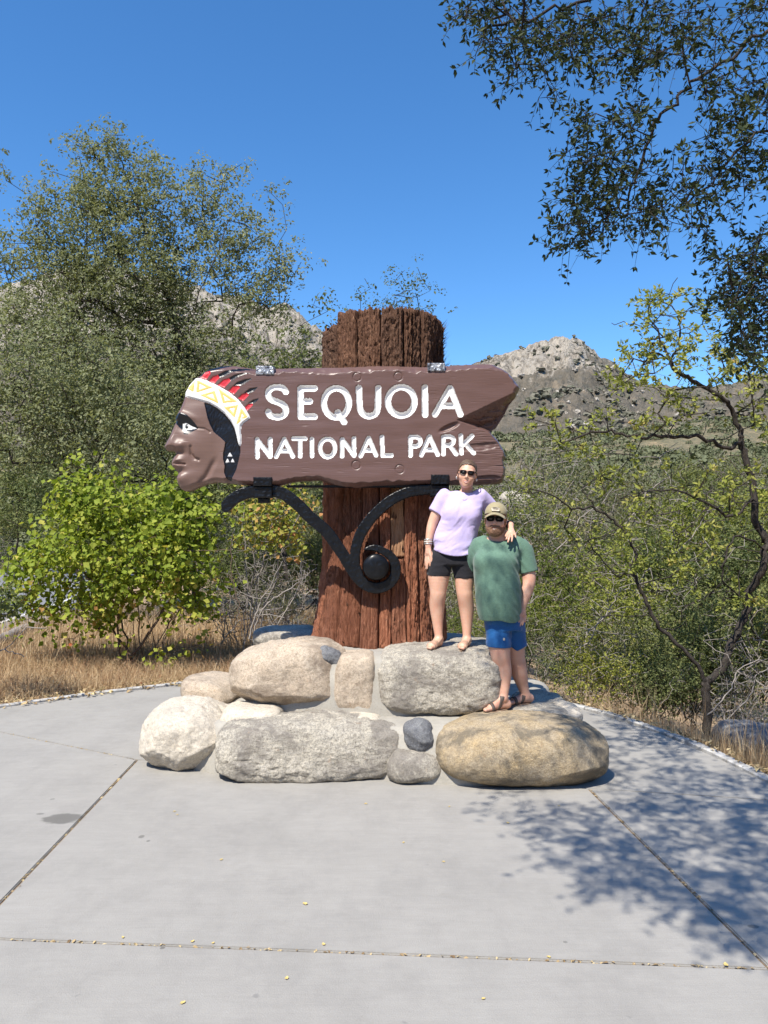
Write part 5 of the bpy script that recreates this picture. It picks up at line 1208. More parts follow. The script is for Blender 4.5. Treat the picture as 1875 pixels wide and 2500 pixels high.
# ---- man
DM = 6.60
ZM = float(P(0, 1746, 6.42)[2])
man = thing('person', 'bearded person in green t-shirt, blue shorts and olive cap on the lower boulders', 'person', (W3(850, 2060, DM)[0], DM, ZM))
m = lambda x, y, o=0.0: W3(x, y, DM + o)
mz = lambda y: m(0, y)[2]
Bm = Field((m(440, 0)[0], DM - 0.44, ZM - 0.03), (m(1120, 0)[0], DM + 0.36, mz(395)), 0.0055)
lf = [(775, 1380, -.03, .105), (778, 1500, -.05, .098), (785, 1610, -.065, .084), (800, 1690, -.055, .074), (808, 1760, -.05, .072), (812, 1860, -.06, .053), (805, 1960, -.075, .041)]
lb = [(880, 1380, .05, .105), (893, 1500, .07, .095), (905, 1610, .09, .080), (925, 1700, .11, .072), (938, 1770, .13, .069), (962, 1860, .16, .050), (985, 1945, .18, .040)]
for leg in (lf, lb): Bm.chain([m(a, b, o) for a, b, o, r in leg], [q[3] for q in leg], 0.015)
Bm.loft([(mz(1400), m(810, 0)[0], DM, .125, .115), (mz(1250), m(768, 0)[0], DM - .01, .155, .155), (mz(1050), m(755, 0)[0], DM - .02, .17, .17), (mz(850), m(745, 0)[0], DM, .165, .14), (mz(740), m(780, 0)[0], DM + .02, .17, .10), (mz(690), m(775, 0)[0], DM + .02, .10, .075)])
Bm.chain([m(778, 720, .03), m(768, 660, .015), m(755, 590, 0)], [.085, .074, .072], 0.03)
ar = [(975, 775, .03, .066), (995, 900, .03, .063), (1012, 1010, .02, .060), (1003, 1080, .005, .055), (982, 1150, -.015, .049), (960, 1232, -.035, .034)]
Bm.chain([m(a, b, o) for a, b, o, r in ar], [q[3] for q in ar], 0.015)
al = [m(615, 770, .05), m(560, 900, .16), m(520, 1000, .20), m(480, 930, .22)]
Bm.chain(al, [.064, .058, .05, .035], 0.015)
wr = m(960, 1232, -.035); pm = m(962, 1298, -.055)
hand(Bm, wr, pm, [m(922, 1378, -.11), m(940, 1392, -.095), m(960, 1385, -.08), m(980, 1362, -.06)], np.array((0.3, -.8, 0)), m(918, 1340, -.12), np.array((0.82, 0.55, 0.05)) * 1.15, 0.0105)
hand(Bm, al[3], m(455, 900, .20), [m(400, 880, .18), m(395, 900, .18), m(400, 915, .18), m(412, 930, .18)], np.array((0, -1.0, 0)), m(430, 860, .17), np.array((0, 0, -1.0)))
HM = m(748, 548, -.03); RM = rot(-0.20, 0.03, 0.05)
Lm = head(Bm, HM, RM, 1.12, True)
fm = []
for (hx, hy, ho), (tx_, ty_, to_), an in (((845, 2030, -.02), (650, 2095, -.17), m(806, 1960, -.075)), ((1030, 2030, .20), (890, 2050, .10), m(988, 1945, .18))):
    h_ = m(hx, hy, ho); t_ = m(tx_, ty_, to_); h_[2] = t_[2] = ZM + 0.03; d_ = (t_ - h_); d_ = d_ / np.linalg.norm(d_) * 0.255
    h_ = np.array((an[0], an[1], ZM + 0.03)) - d_ / 0.255 * 0.045; fm.append((h_, h_ + d_, an))
axm = [foot_sdf(Bm, h_, t_, an, 0.042) for h_, t_, an in fm]
part('body', Bm, 'skin_m', man)
for (h_, t_, an), (ax_, sd_, ln_) in zip(fm, axm):
    sole('sandal_sole', h_, ax_, sd_, ln_, 'cork', man, 0.050)
    Ff = Field(np.minimum(h_, t_) - (0.08, 0.08, 0.03), np.maximum(h_, t_) + (0.08, 0.08, 0.14), 0.004); foot_sdf(Ff, h_, t_, an, 0.042)
    straps(Ff, [(h_ + ax_ * ln_ * 0.70, ax_ + sd_ * 0.12, 0.015), (h_ + ax_ * ln_ * 0.46, ax_ * 0.9 + np.array((0, 0, .35)), 0.015)], 'sandal_strap', 'strap_brown', man, 0.006)
Sm = Field((m(470, 0)[0], DM - 0.36, mz(1400)), (m(1120, 0)[0], DM + 0.34, mz(640)), 0.006)
Sm.loft([(mz(1380), m(775, 0)[0], DM - .01, .160, .185), (mz(1300), m(768, 0)[0], DM - .02, .178, .200), (mz(1200), m(760, 0)[0], DM - .025, .192, .208), (mz(1080), m(755, 0)[0], DM - .025, .194, .205), (mz(960), m(745, 0)[0], DM - .02, .190, .190), (mz(860), m(745, 0)[0], DM - .005, .190, .170), (mz(780), m(770, 0)[0], DM + .01, .195, .135), (mz(725), m(780, 0)[0], DM + .02, .165, .100), (mz(695), m(775, 0)[0], DM + .02, .110, .085)], 0.04)
Sm.ell(m(665, 880, -.12), (.085, .075, .08), .06); Sm.ell(m(790, 890, -.13), (.09, .07, .085), .06)
e0, e1 = m(944, 978, .03), m(1086, 946, .03); nn = np.array((-(e1 - e0)[2], 0, (e1 - e0)[0])); nn /= np.linalg.norm(nn); nn = nn if nn[2] < 0 else -nn
sleeve(Sm, [m(920, 740, .02), m(968, 790, .03), m(996, 900, .03), m(1022, 1030, .03)], [.070, .080, .080, .082], e0, nn, 0.035)
sleeve(Sm, [m(650, 740, .04), m(615, 770, .05), m(560, 900, .16), m(520, 1000, .20)], [.07, .080, .080, .076], m(550, 940, .18), (-.5, .2, -.8), 0.035)
def tee_folds(q):
    u = q[:, 0] - m(760, 0)[0]; z = q[:, 2] - mz(1330)
    a = fbm(np.stack([(u * 0.85 + z * 0.5) * 13, (z * 0.85 - u * 0.5) * 3.0, q[:, 1] * 5], -1), 3)
    drape = noise(np.stack([u * 16 + 2, z * 1.6, q[:, 1] * 9], -1)) * sstep(.45, .1, z)
    pull = np.exp(-((u - 0.13) / 0.08) ** 2) * noise(np.stack([(u * 0.75 + z * 0.66) * 30, (u * .66 - z * .75) * 3, q[:, 1] * 2 + 5], -1))
    return -(0.011 * a + 0.010 * drape + 0.010 * pull)
Sm.add(tee_folds)
g = np.stack(np.meshgrid(*Sm.ax, indexing='ij'), -1)
hz = mz(1343) + 0.16 * np.maximum(0, (m(690, 0)[0] - g[..., 0])) - 0.01 * np.sin(g[..., 0] * 25)
Sm.D = np.maximum(Sm.D, hz - g[..., 2])
Sm.ell(m(765, 672, -.03), (.098, .110, .062), .012, 's', rot(0, -0.30, 0))
part('shirt', Sm, 'green_tee', man)
Sq = Field((m(600, 0)[0], DM - 0.30, mz(1620)), (m(1030, 0)[0], DM + 0.34, mz(1270)), 0.006)
Sq.loft([(mz(1420), m(805, 0)[0], DM + .0, .150, .150), (mz(1280), m(775, 0)[0], DM - .01, .160, .165)], 0.03, p=2.2)
Sq.chain([m(772, 1380, -.03), m(772, 1480, -.05), m(774, 1600, -.06)], [.108, .106, .104], 0.02); Sq.chain([m(880, 1380, .04), m(900, 1500, .06), m(918, 1640, .08)], [.108, .098, .092], 0.02)
Sq.add(lambda q: -(0.010 * fbm(np.stack([(q[:, 0] + 0.6 * q[:, 2]) * 9, q[:, 1] * 6, (q[:, 2] - .5 * q[:, 0]) * 12], -1), 3)))
g = np.stack(np.meshgrid(*Sq.ax, indexing='ij'), -1)
hz = np.interp(g[..., 0], [m(680, 0)[0], m(855, 0)[0], m(905, 0)[0], m(975, 0)[0]], [mz(1548), mz(1556), mz(1592), mz(1560)]); Sq.D = np.maximum(Sq.D, hz - g[..., 2])
part('shorts', Sq, 'blue_short', man)
lg_ = m(815, 1498, -.165); bevel_box('shorts_logo', lg_, (0.016, 0.006, 0.022), MAT['patch'], man, 0.002)
# beard and short side hair
Bh = Field(HM - 0.17, HM + 0.17, 0.004); gB = (np.stack(np.meshgrid(*Bh.ax, indexing='ij'), -1) - HM) @ RM / 1.12
Bh.ell(Lm(0, -0.024, -0.062), (.0795, .0865, .072), .02, R=RM); Bh.ell(Lm(0, -0.060, -0.100), (.046, .044, .032), .03, R=RM)
Bh.D = np.maximum(Bh.D, gB[..., 2] + 0.042 - 0.55 * np.maximum(0, np.abs(gB[..., 0]) - 0.040) * 3)
Bh.D = np.maximum(Bh.D, gB[..., 1] - 0.022)
for q in (-1, 1): Bh.ell(Lm(q * 0.0745, -0.012, 0.0), (.009, .024, .045), .01, R=RM)
Bh.ell(Lm(0, -0.093, -0.067), (.024, .020, .0065), .004, 's', RM)
Bh.add(lambda q: 0.0045 * noise(q * 130) + 0.003 * noise(q * 60))
part('beard', Bh, 'beard', man)
mouth(Lm, 1.12, man)
glasses(Lm, RM, 1.12, man, 'blackplastic', 0.0295, 0.0205)
Cp = Field(HM - 0.21, HM + 0.21, 0.0045); gC = (np.stack(np.meshgrid(*Cp.ax, indexing='ij'), -1) - HM) @ RM / 1.12
Cp.ell(Lm(0, 0.016, 0.046), (.0955, .119, .100), .0, R=RM); Cp.D = np.maximum(Cp.D, 0.032 - 0.17 * gC[..., 1] - gC[..., 2])
Cp.D = np.maximum(Cp.D, -(np.linalg.norm((gC - (0, .016, .036)) / (.081, .100, .082), axis=-1) - 1) * .081)
cap_o = part('cap', Cp, 'cap', man)
Br = Field(HM - 0.23, HM + 0.23, 0.0045); gR = (np.stack(np.meshgrid(*Br.ax, indexing='ij'), -1) - HM) @ RM / 1.12
arc = 0.056 - 0.75 * gR[..., 0] ** 2 / 0.10 + 0.22 * (gR[..., 1] + 0.08)
out_ = np.linalg.norm((gR[..., :2] - (0, -0.082)) / (.080, .082), axis=-1) - 1
Br.D = np.maximum(np.maximum(np.abs(gR[..., 2] - arc) - 0.0038, out_ * .08), np.linalg.norm((gR[..., :2] - (0, .016)) / (.086, .106), axis=-1) * -1 + 1.0)
Br.D = np.maximum(Br.D, gR[..., 1] + 0.045)
obj('cap_brim', *Br.mesh(), MAT['cap'], cap_o)
pc = [Lm(0.002 + 0.031 * a, -0.098 + 0.012 * a * a, 0.077 + 0.0145 * b + 0.002 * (1 - a * a) * b) for a, b in ((-1, -.7), (-.6, -1), (.6, -1), (1, -.7), (1, .6), (.6, 1), (-.6, 1), (-1, .6))]
pc = np.array(pc); fw_ = RM @ np.array((0, -0.92, 0.38)); pt = quadmesh('cap_patch', pc + fw_ * 0.004, 'patch', cap_o, fw_, 0.003)
for dz, wd in ((0.003, 0.019), (-0.005, 0.014)):
    a, b = Lm(-wd, -0.1085, 0.077 + dz), Lm(wd + .003, -0.1085, 0.077 + dz); obj('patch_lettering', *tube([a + fw_ * .002, (a + b) / 2 + fw_ * .003, b + fw_ * .002], 0.0024, 4, False), MAT['patch_mark'], cap_o)
# ------------------------------------------------------------------ trees, shrubs, grass
class Tree:
    """a skeleton of nodes; targets are linked to the nearest node, radii follow the pipe model"""
    def __init__(s, seed): s.p = []; s.par = []; s.R = np.random.default_rng(seed); s.tips = []
    def limb(s, pts, start=None, jit=0.03, n=5):
        q = smooth_line(pts, n); last = -1 if start is None else start; ids = []
        for k, a in enumerate(q):
            if k == 0 and start is not None: continue
            s.p.append(np.array(a) + (s.R.normal(size=3) * jit if k else 0)); s.par.append(last); last = len(s.p) - 1; ids.append(last)
        return ids
    def near(s, t, root_bias=0.0):
        A = np.array(s.p); d = np.linalg.norm(A - t, axis=1); return int(np.argmin(d + root_bias * np.maximum(0, A[:, 2] - t[2])))
    def target(s, t, step=0.3, jit=0.06, sag=0.0, bias=0.6):
        t = np.array(t, float); k = s.near(t, bias); a = s.p[k]; d = t - a; n = max(1, int(np.linalg.norm(d) / step)); last = k
        for j in range(1, n + 1):
            u = j / n; q = a + d * u + s.R.normal(size=3) * jit * (j < n) + np.array((0, 0, sag * np.linalg.norm(d) * math.sin(math.pi * u)))
            s.p.append(q); s.par.append(last); last = len(s.p) - 1
        s.tips.append(last); return last
    def wood(s, r_tip=0.006, pw=2.3, sides=6, rmin=0.0):
        n = len(s.p); acc = np.zeros(n); kids = [[] for _ in range(n)]
        for k in range(n):
            if s.par[k] >= 0: kids[s.par[k]].append(k)
        for k in range(n - 1, -1, -1):
            if not kids[k]: acc[k] = r_tip ** pw
            if s.par[k] >= 0: acc[s.par[k]] += acc[k]
        rad = np.maximum(acc ** (1 / pw), r_tip); s.rad = rad; out = []; done = set()
        for k in range(n):                                    # one tube per unbranched run
            for c in kids[k]:
                if kids[k] and c != max(kids[k], key=lambda z: rad[z]) or s.par[k] < 0:
                    run = [k, c]
                    while kids[run[-1]]: run.append(max(kids[run[-1]], key=lambda z: rad[z]))
                    rr = rad[run].copy(); rr[0] = rr[1]
                    if rr[1] < rmin: continue
                    P_ = np.array([s.p[q] for q in run]); keep = np.concatenate([[True], np.linalg.norm(np.diff(P_, axis=0), axis=1) > 1e-4])
                    out.append(tube(P_[keep], rr[keep], sides if rr[1] > 0.02 else 4, False))
        return join(out)
def in_lobes(lobes, n, R, shell=0.55):
    """random points in a set of ellipsoids (centre, radii), denser towards their skins"""
    vol = np.array([np.prod(l[1]) for l in lobes]); pick = R.choice(len(lobes), n, p=vol / vol.sum())
    d = R.normal(size=(n, 3)); d /= np.linalg.norm(d, axis=1)[:, None]; r = (shell + (1 - shell) * R.random(n)) ; r = np.where(R.random(n) < 0.35, R.random(n) ** 0.5, r)
    return np.array([lobes[k][0] for k in pick]) + d * r[:, None] * np.array([lobes[k][1] for k in pick])
def leaf_clouds(cent, per, spread, size, R, aspect=0.5, up=0.6, squash=0.8, szv=0.35, fold=0.15, droop=None, tone=None, out=0.6):
    n = len(cent) * per; c = np.repeat(cent, per, 0); sp = np.repeat(np.broadcast_to(spread, (len(cent),)), per)[:, None]
    off = np.clip(R.normal(size=(n, 3)), -2.0, 2.0) * sp * (1, 1, squash); pos = c + off
    nr = off / (sp + 1e-6) * out + R.normal(size=(n, 3)) * 0.7 + np.array(TO_SUN) * (up + 0.35)
    v, f = leaves_mesh(pos, nr, size * (1 + szv * R.normal(size=n)).clip(0.4, 1.9), aspect, fold, droop)
    t = np.repeat(R.random(len(cent)) if tone is None else tone, per); rnd = np.clip(0.45 * t + 0.55 * R.random(n), 0, 1)
    return v, f, np.repeat(rnd, 2)
def plant(name, label, cat, base, tree, leaf, leafmat, barkmat, group=None, wood_kw={}, crown='crown', trunk='trunk', twigs=None):
    t = thing(name, label, cat, tuple(base), group)
    if tree is not None:
        wd = tree.wood(**wood_kw); obj(trunk, *(wd if twigs is None else join([wd, twigs])), MAT[barkmat], t)
    v, f, a = leaf; obj(crown, v, f, MAT[leafmat], t, smooth=False, attr={'rnd': a})
    return t
def px_lobe(px, py, rx, ry, d, ry_d=None):
    """crown lobe seen as an ellipse of half size rx, ry px at distance d"""
    return (P(px, py, d), np.array((rx / F * d, (ry_d or 0.8 * rx / F * d), ry / F * d)))

def leaf_sprays(T, cent, R, ntw, L, nleaf, size, aspect, down=0.5, r=0.0016, tone=None, rosette=3):
    """short drooping twigs at every tip, leaves set alternately along them"""
    tubes_, pos, nr, al, tn = [], [], [], [], []
    P_ = np.array(T.p); tips = np.array(T.tips[-len(cent):]); par = np.array(T.par)[tips]; dirs = P_[tips] - P_[par]; dirs /= np.linalg.norm(dirs, axis=1)[:, None] + 1e-9
    for c, d0, k in zip(P_[tips], dirs, range(len(cent))):
        tk = R.random() if tone is None else tone[k]
        for _ in range(ntw):
            d = d0 * 0.8 + R.normal(size=3) * 0.75 + (0, 0, -down * R.random()); d /= np.linalg.norm(d); ln = L * R.uniform(.5, 1.3); n = 4
            u = np.linspace(0, 1, n)[:, None]; pts = c + d * ln * u + np.array((0, 0, -0.25 * ln * down)) * u ** 2; tubes_.append(tube(pts, np.linspace(r * 1.4, r * .7, n), 3, False))
            m = nleaf + R.integers(-2, 3); s = np.concatenate([np.linspace(.15, 1, max(1, m)), np.ones(rosette)])
            for q, x in enumerate(s):
                b0 = c + d * ln * x + np.array((0, 0, -0.25 * ln * down)) * x * x; sd = np.cross(d, R.normal(size=3)); sd /= np.linalg.norm(sd); ld = sd * .9 + d * .6; ld /= np.linalg.norm(ld); sz = size * R.uniform(.65, 1.3)
                pos.append(b0 + ld * sz * .55); al.append(ld); nr.append(np.cross(ld, R.normal(size=3)) + np.array(TO_SUN) * .5); tn.append((sz, np.clip(.45 * tk + .55 * R.random(), 0, 1)))
    tn = np.array(tn); v, f = leaves_mesh(np.array(pos), np.array(nr), tn[:, 0], aspect, .07, None, np.array(al)); return join(tubes_), (v, f, np.repeat(tn[:, 1], 2))

# ---- big live oak on the left (behind the shrub) and its greyer neighbour
def big_oak():
    R = np.random.default_rng(11); d = 20.0; T = Tree(11)
    base = np.array((-5.0, 20.6, -0.1))
    b = lambda x, y, o=0.0: P(x, y, d + o)
    tr = T.limb([base, b(455, 1150), b(440, 980), b(432, 860)], None, 0.05)
    T.limb([T.p[tr[-6]], b(400, 900), b(330, 780, 1), b(240, 640, 1.5), b(200, 500, 1)], tr[-6]); T.limb([T.p[tr[-3]], b(470, 760, -.6), b(520, 640, -1), b(560, 540, -.6)], tr[-3])
    T.limb([T.p[tr[-1]], b(420, 760), b(370, 620, -.5), b(330, 480), b(290, 380)], tr[-1]); T.limb([T.p[tr[-4]], b(340, 850, -1.4), b(210, 740, -2), b(90, 660, -1.6)], tr[-4]); T.limb([T.p[tr[-2]], b(540, 800, .8), b(620, 720, 1.2)], tr[-2])
    lobes = [px_lobe(270, 440, 105, 120, d), px_lobe(215, 560, 150, 110, d), px_lobe(420, 500, 130, 80, d), px_lobe(90, 640, 130, 90, d), px_lobe(330, 680, 190, 120, d), px_lobe(560, 560, 95, 80, d), px_lobe(610, 670, 120, 85, d), px_lobe(640, 740, 70, 45, d, .8), px_lobe(160, 800, 170, 110, d), px_lobe(450, 840, 170, 90, d), px_lobe(500, 960, 150, 90, d), px_lobe(300, 980, 190, 120, d), px_lobe(270, 345, 62, 36, d, .6), px_lobe(540, 455, 70, 50, d, .7)]
    tg = in_lobes(lobes, 1000, R)
    # loose sprays that break the outline
    sp = np.array([b(x, y, o) for x, y, o in ((250, 318, 0), (300, 330, .3), (205, 360, 0), (170, 330, .2), (15, 440, -.4), (60, 470, 0), (5, 400, 0), (130, 420, 0), (590, 400, 0), (560, 420, .2), (660, 470, .2), (690, 500, 0), (700, 560, 0), (735, 640, 0), (720, 670, .3), (670, 610, 0), (500, 400, 0), (480, 430, .5), (415, 430, 0), (390, 440, .3), (340, 380, 0), (365, 400, .2), (680, 690, .4), (700, 720, 0), (640, 740, 0))])
    tg = np.vstack([tg, sp]); tg = tg[np.argsort(np.linalg.norm(tg - T.p[tr[-1]], axis=1))]
    for t in tg: T.target(t, 0.45, 0.06)
    w = np.linspace(0, 1, len(tg)); c2_ = tg + R.normal(size=tg.shape) * 0.22
    c3_ = np.repeat(tg, 6, 0) + R.normal(size=(len(tg) * 6, 3)) * 0.25
    lf = leaf_clouds(c3_, 13, 0.085, 0.082, R, 0.55, 0.5)
    return plant('oak_tree', 'tall grey-green live oak with dark limbs beside the road', 'tree', base, T, lf, 'leaf_oak_pale', 'oak_bark', 'trees around the plaza', dict(r_tip=0.008, rmin=0.0))
big_oak()
def oak(seed, base, lobes, ntg, per, spread, size, mat, label, top=None, name='oak_tree', bark='oak_bark', group='trees around the plaza', rt=0.006, sprays=(), step=0.45):
    R = np.random.default_rng(seed); T = Tree(seed); base = np.array(base, float)
    ctr = np.mean([l[0] for l in lobes], 0); T.limb([base, base * 0.6 + ctr * 0.4 + (0.1, 0, 0.0), ctr], None, 0.06, 7)
    tg = in_lobes(lobes, ntg, R)
    if len(sprays): tg = np.vstack([tg, np.array(sprays)])
    tg = tg[np.argsort(np.linalg.norm(tg - base, axis=1))]
    for t in tg: T.target(t, step, 0.05)
    k_ = max(2, per // 11); c3_ = np.repeat(tg, k_, 0) + R.normal(size=(len(tg) * k_, 3)) * spread * 1.1
    return plant(name, label, 'tree', base, T, leaf_clouds(c3_, 11, spread * .42, size, R, 0.55, 0.5), mat, bark, group, dict(r_tip=rt))
G0 = lambda x, y: (x, y, float(gz(x, y)) - 0.05)
d = 16.5
oak(21, G0(-6.6, 16.8), [px_lobe(120, 900, 190, 130, d), px_lobe(60, 1030, 170, 120, d), px_lobe(300, 960, 150, 120, d), px_lobe(260, 1080, 210, 110, d), px_lobe(400, 1110, 120, 100, d), px_lobe(-80, 960, 130, 160, d)], 560, 52, 0.24, 0.08, 'leaf_oak_pale', 'dense olive-grey oak with low rounded crown below the tall oak')
d = 14.5
oak(22, G0(-1.9, 14.6), [px_lobe(700, 880, 85, 70, d, .7), px_lobe(640, 960, 80, 110, d, .8), px_lobe(760, 960, 80, 140, d, .8), px_lobe(690, 1080, 100, 130, d, .9), px_lobe(620, 1180, 110, 110, d, 1.0), px_lobe(740, 1230, 70, 90, d, .7)], 300, 34, 0.17, 0.07, 'leaf_oak', 'slim green oak rising behind the sign beside the trunk post', sprays=[P(x, y, d) for x, y in ((690, 770), (765, 745), (775, 720), (740, 790), (650, 800), (720, 820), (800, 760))])
d = 17.0
oak(23, G0(0.3, 17.2), [px_lobe(950, 715, 80, 42, d, .7), px_lobe(1000, 760, 60, 50, d, .7), px_lobe(920, 800, 90, 70, d, .8), px_lobe(960, 950, 120, 120, d, 1.0)], 150, 16, 0.17, 0.065, 'leaf_oak', 'airy young oak whose thin top shows above the trunk post', sprays=[P(x, y, d) for x, y in ((890, 680), (985, 662), (960, 690), (1030, 680), (1065, 742), (1050, 710), (905, 705), (880, 740), (1020, 655))])
# trees across the road, far left
for k, (px_, py_, dd, rx, ry, sd_) in enumerate(((40, 1190, 44, 90, 110, 31), (150, 1180, 40, 80, 90, 32), (-70, 1130, 46, 120, 160, 33), (230, 1230, 38, 70, 70, 34), (480, 1180, 30, 90, 110, 35))):
    g_ = P(px_, 1326, dd); oak(sd_, (g_[0], dd, 0.0), [px_lobe(px_, py_, rx, ry, dd), px_lobe(px_ - 20, py_ + 60, rx, ry * .7, dd), px_lobe(px_ + 30, py_ - 40, rx * .6, ry * .6, dd)], 110, 44, 0.42, 0.17, 'leaf_oak', 'dark round-crowned oak beyond the road', group='oaks beyond the road', rt=0.012, step=0.9)

# ---- bright green redbud shrub
def redbud():
    R = np.random.default_rng(41); d = 11.6; base = np.array((P(330, 1600, d)[0], d + 0.2, -0.08)); T = Tree(41)
    lobes = [px_lobe(290, 1330, 190, 150, d, 1.1), px_lobe(125, 1390, 115, 85, d, .9), px_lobe(60, 1400, 50, 45, d, .5), px_lobe(420, 1330, 125, 140, d, 1.0), px_lobe(230, 1230, 90, 90, d, .6), px_lobe(380, 1240, 130, 70, d, .7), px_lobe(90, 1470, 70, 45, d, .6), px_lobe(450, 1460, 110, 75, d, .8), px_lobe(260, 1460, 130, 80, d, .8)]
    for a in range(11):
        x, y = 200 + 34 * a + R.normal() * 10, 1420 + R.normal() * 25; q = P(x, y, d + R.normal() * 0.3)
        T.limb([base + (R.normal() * .18, R.normal() * .15, 0), base * .45 + q * .55 + (0, 0, .1), q], None, 0.02)
    tg = in_lobes(lobes, 430, R, 0.4)
    sp = np.array([P(x, y, d + o) for x, y, o in ((180, 1125, 0), (200, 1150, .1), (160, 1195, -.1), (275, 1140, 0), (310, 1160, .1), (130, 1240, 0), (90, 1320, 0), (30, 1375, -.2), (15, 1395, 0), (60, 1440, 0), (35, 1520, .1), (105, 1550, 0), (180, 1560, 0), (400, 1180, 0), (470, 1200, .1), (540, 1240, 0), (570, 1260, .1), (500, 1570, 0), (430, 1590, -.2), (390, 1610, -.3), (290, 1570, -.3), (560, 1420, 0))])
    tg = np.vstack([tg, sp]); tg = tg[np.argsort(np.linalg.norm(tg - base, axis=1))]
    for t in tg: T.target(t, 0.25, 0.025)
    low = np.clip((1.9 - tg[:, 2]) / 1.2, 0, 1); tone = np.clip(R.random(len(tg)) * 0.7 + 0.45 * low * (R.random(len(tg)) < .6), 0, 1)
    lf = leaf_clouds(tg, 24, 0.125, 0.080, R, 0.92, 0.35, 0.9, 0.25, 0.06, (0, 0, -0.6), tone)
    return plant('redbud_shrub', 'bright yellow-green broadleaf shrub on the dry bank left of the plinth', 'shrub', base, T, lf, 'leaf_redbud', 'brown_twig', 'shrubs by the plaza', dict(r_tip=0.004))
redbud()
def shrub(seed, base, lobes, ntg, per, spread, size, mat, label, group, aspect=0.6, bark='grey_bark', nst=6, droop=None, name='shrub', rt=0.004, bare=0, step=0.25):
    R = np.random.default_rng(seed); T = Tree(seed); base = np.array(base, float)
    for k in range(nst):
        l = lobes[k % len(lobes)]; q = l[0] + R.normal(size=3) * l[1] * 0.3; T.limb([base + R.normal(size=3) * (.1, .1, 0), base * .5 + q * .5 + R.normal(size=3) * .06, q], None, 0.02)
    tg = in_lobes(lobes, ntg, R, 0.45); tg = tg[np.argsort(np.linalg.norm(tg - base, axis=1))]
    for t in tg: T.target(t, step, 0.03)
    lt = tg[bare:] if bare else tg
    return plant(name, label, 'shrub', base, T, leaf_clouds(lt, per, spread, size, R, aspect, 0.5, droop=droop), mat, bark, group, dict(r_tip=rt), crown='foliage', trunk='stems')
d = 12.4
shrub(51, (P(610, 1520, d)[0], d, -0.08), [px_lobe(640, 1320, 70, 90, d, .5), px_lobe(700, 1240, 70, 70, d, .5), px_lobe(740, 1400, 45, 110, d, .4), px_lobe(600, 1230, 50, 50, d, .4)], 150, 10, 0.12, 0.072, 'leaf_autumn', 'thin autumn-tinted shrub between the green shrub and the trunk post', 'shrubs by the plaza', 0.9, 'dead_twig', 8, (0, 0, -.5), bare=35)
d = 9.0
shrub(52, (P(-60, 1560, d)[0], d, -0.08), [px_lobe(10, 1470, 45, 45, d, .3), px_lobe(-60, 1480, 70, 60, d, .4), px_lobe(20, 1385, 35, 16, d, .2)], 60, 16, 0.07, 0.055, 'leaf_oak', 'small blue-green oak sprig leaning in beside the road', 'shrubs by the plaza', 0.6)

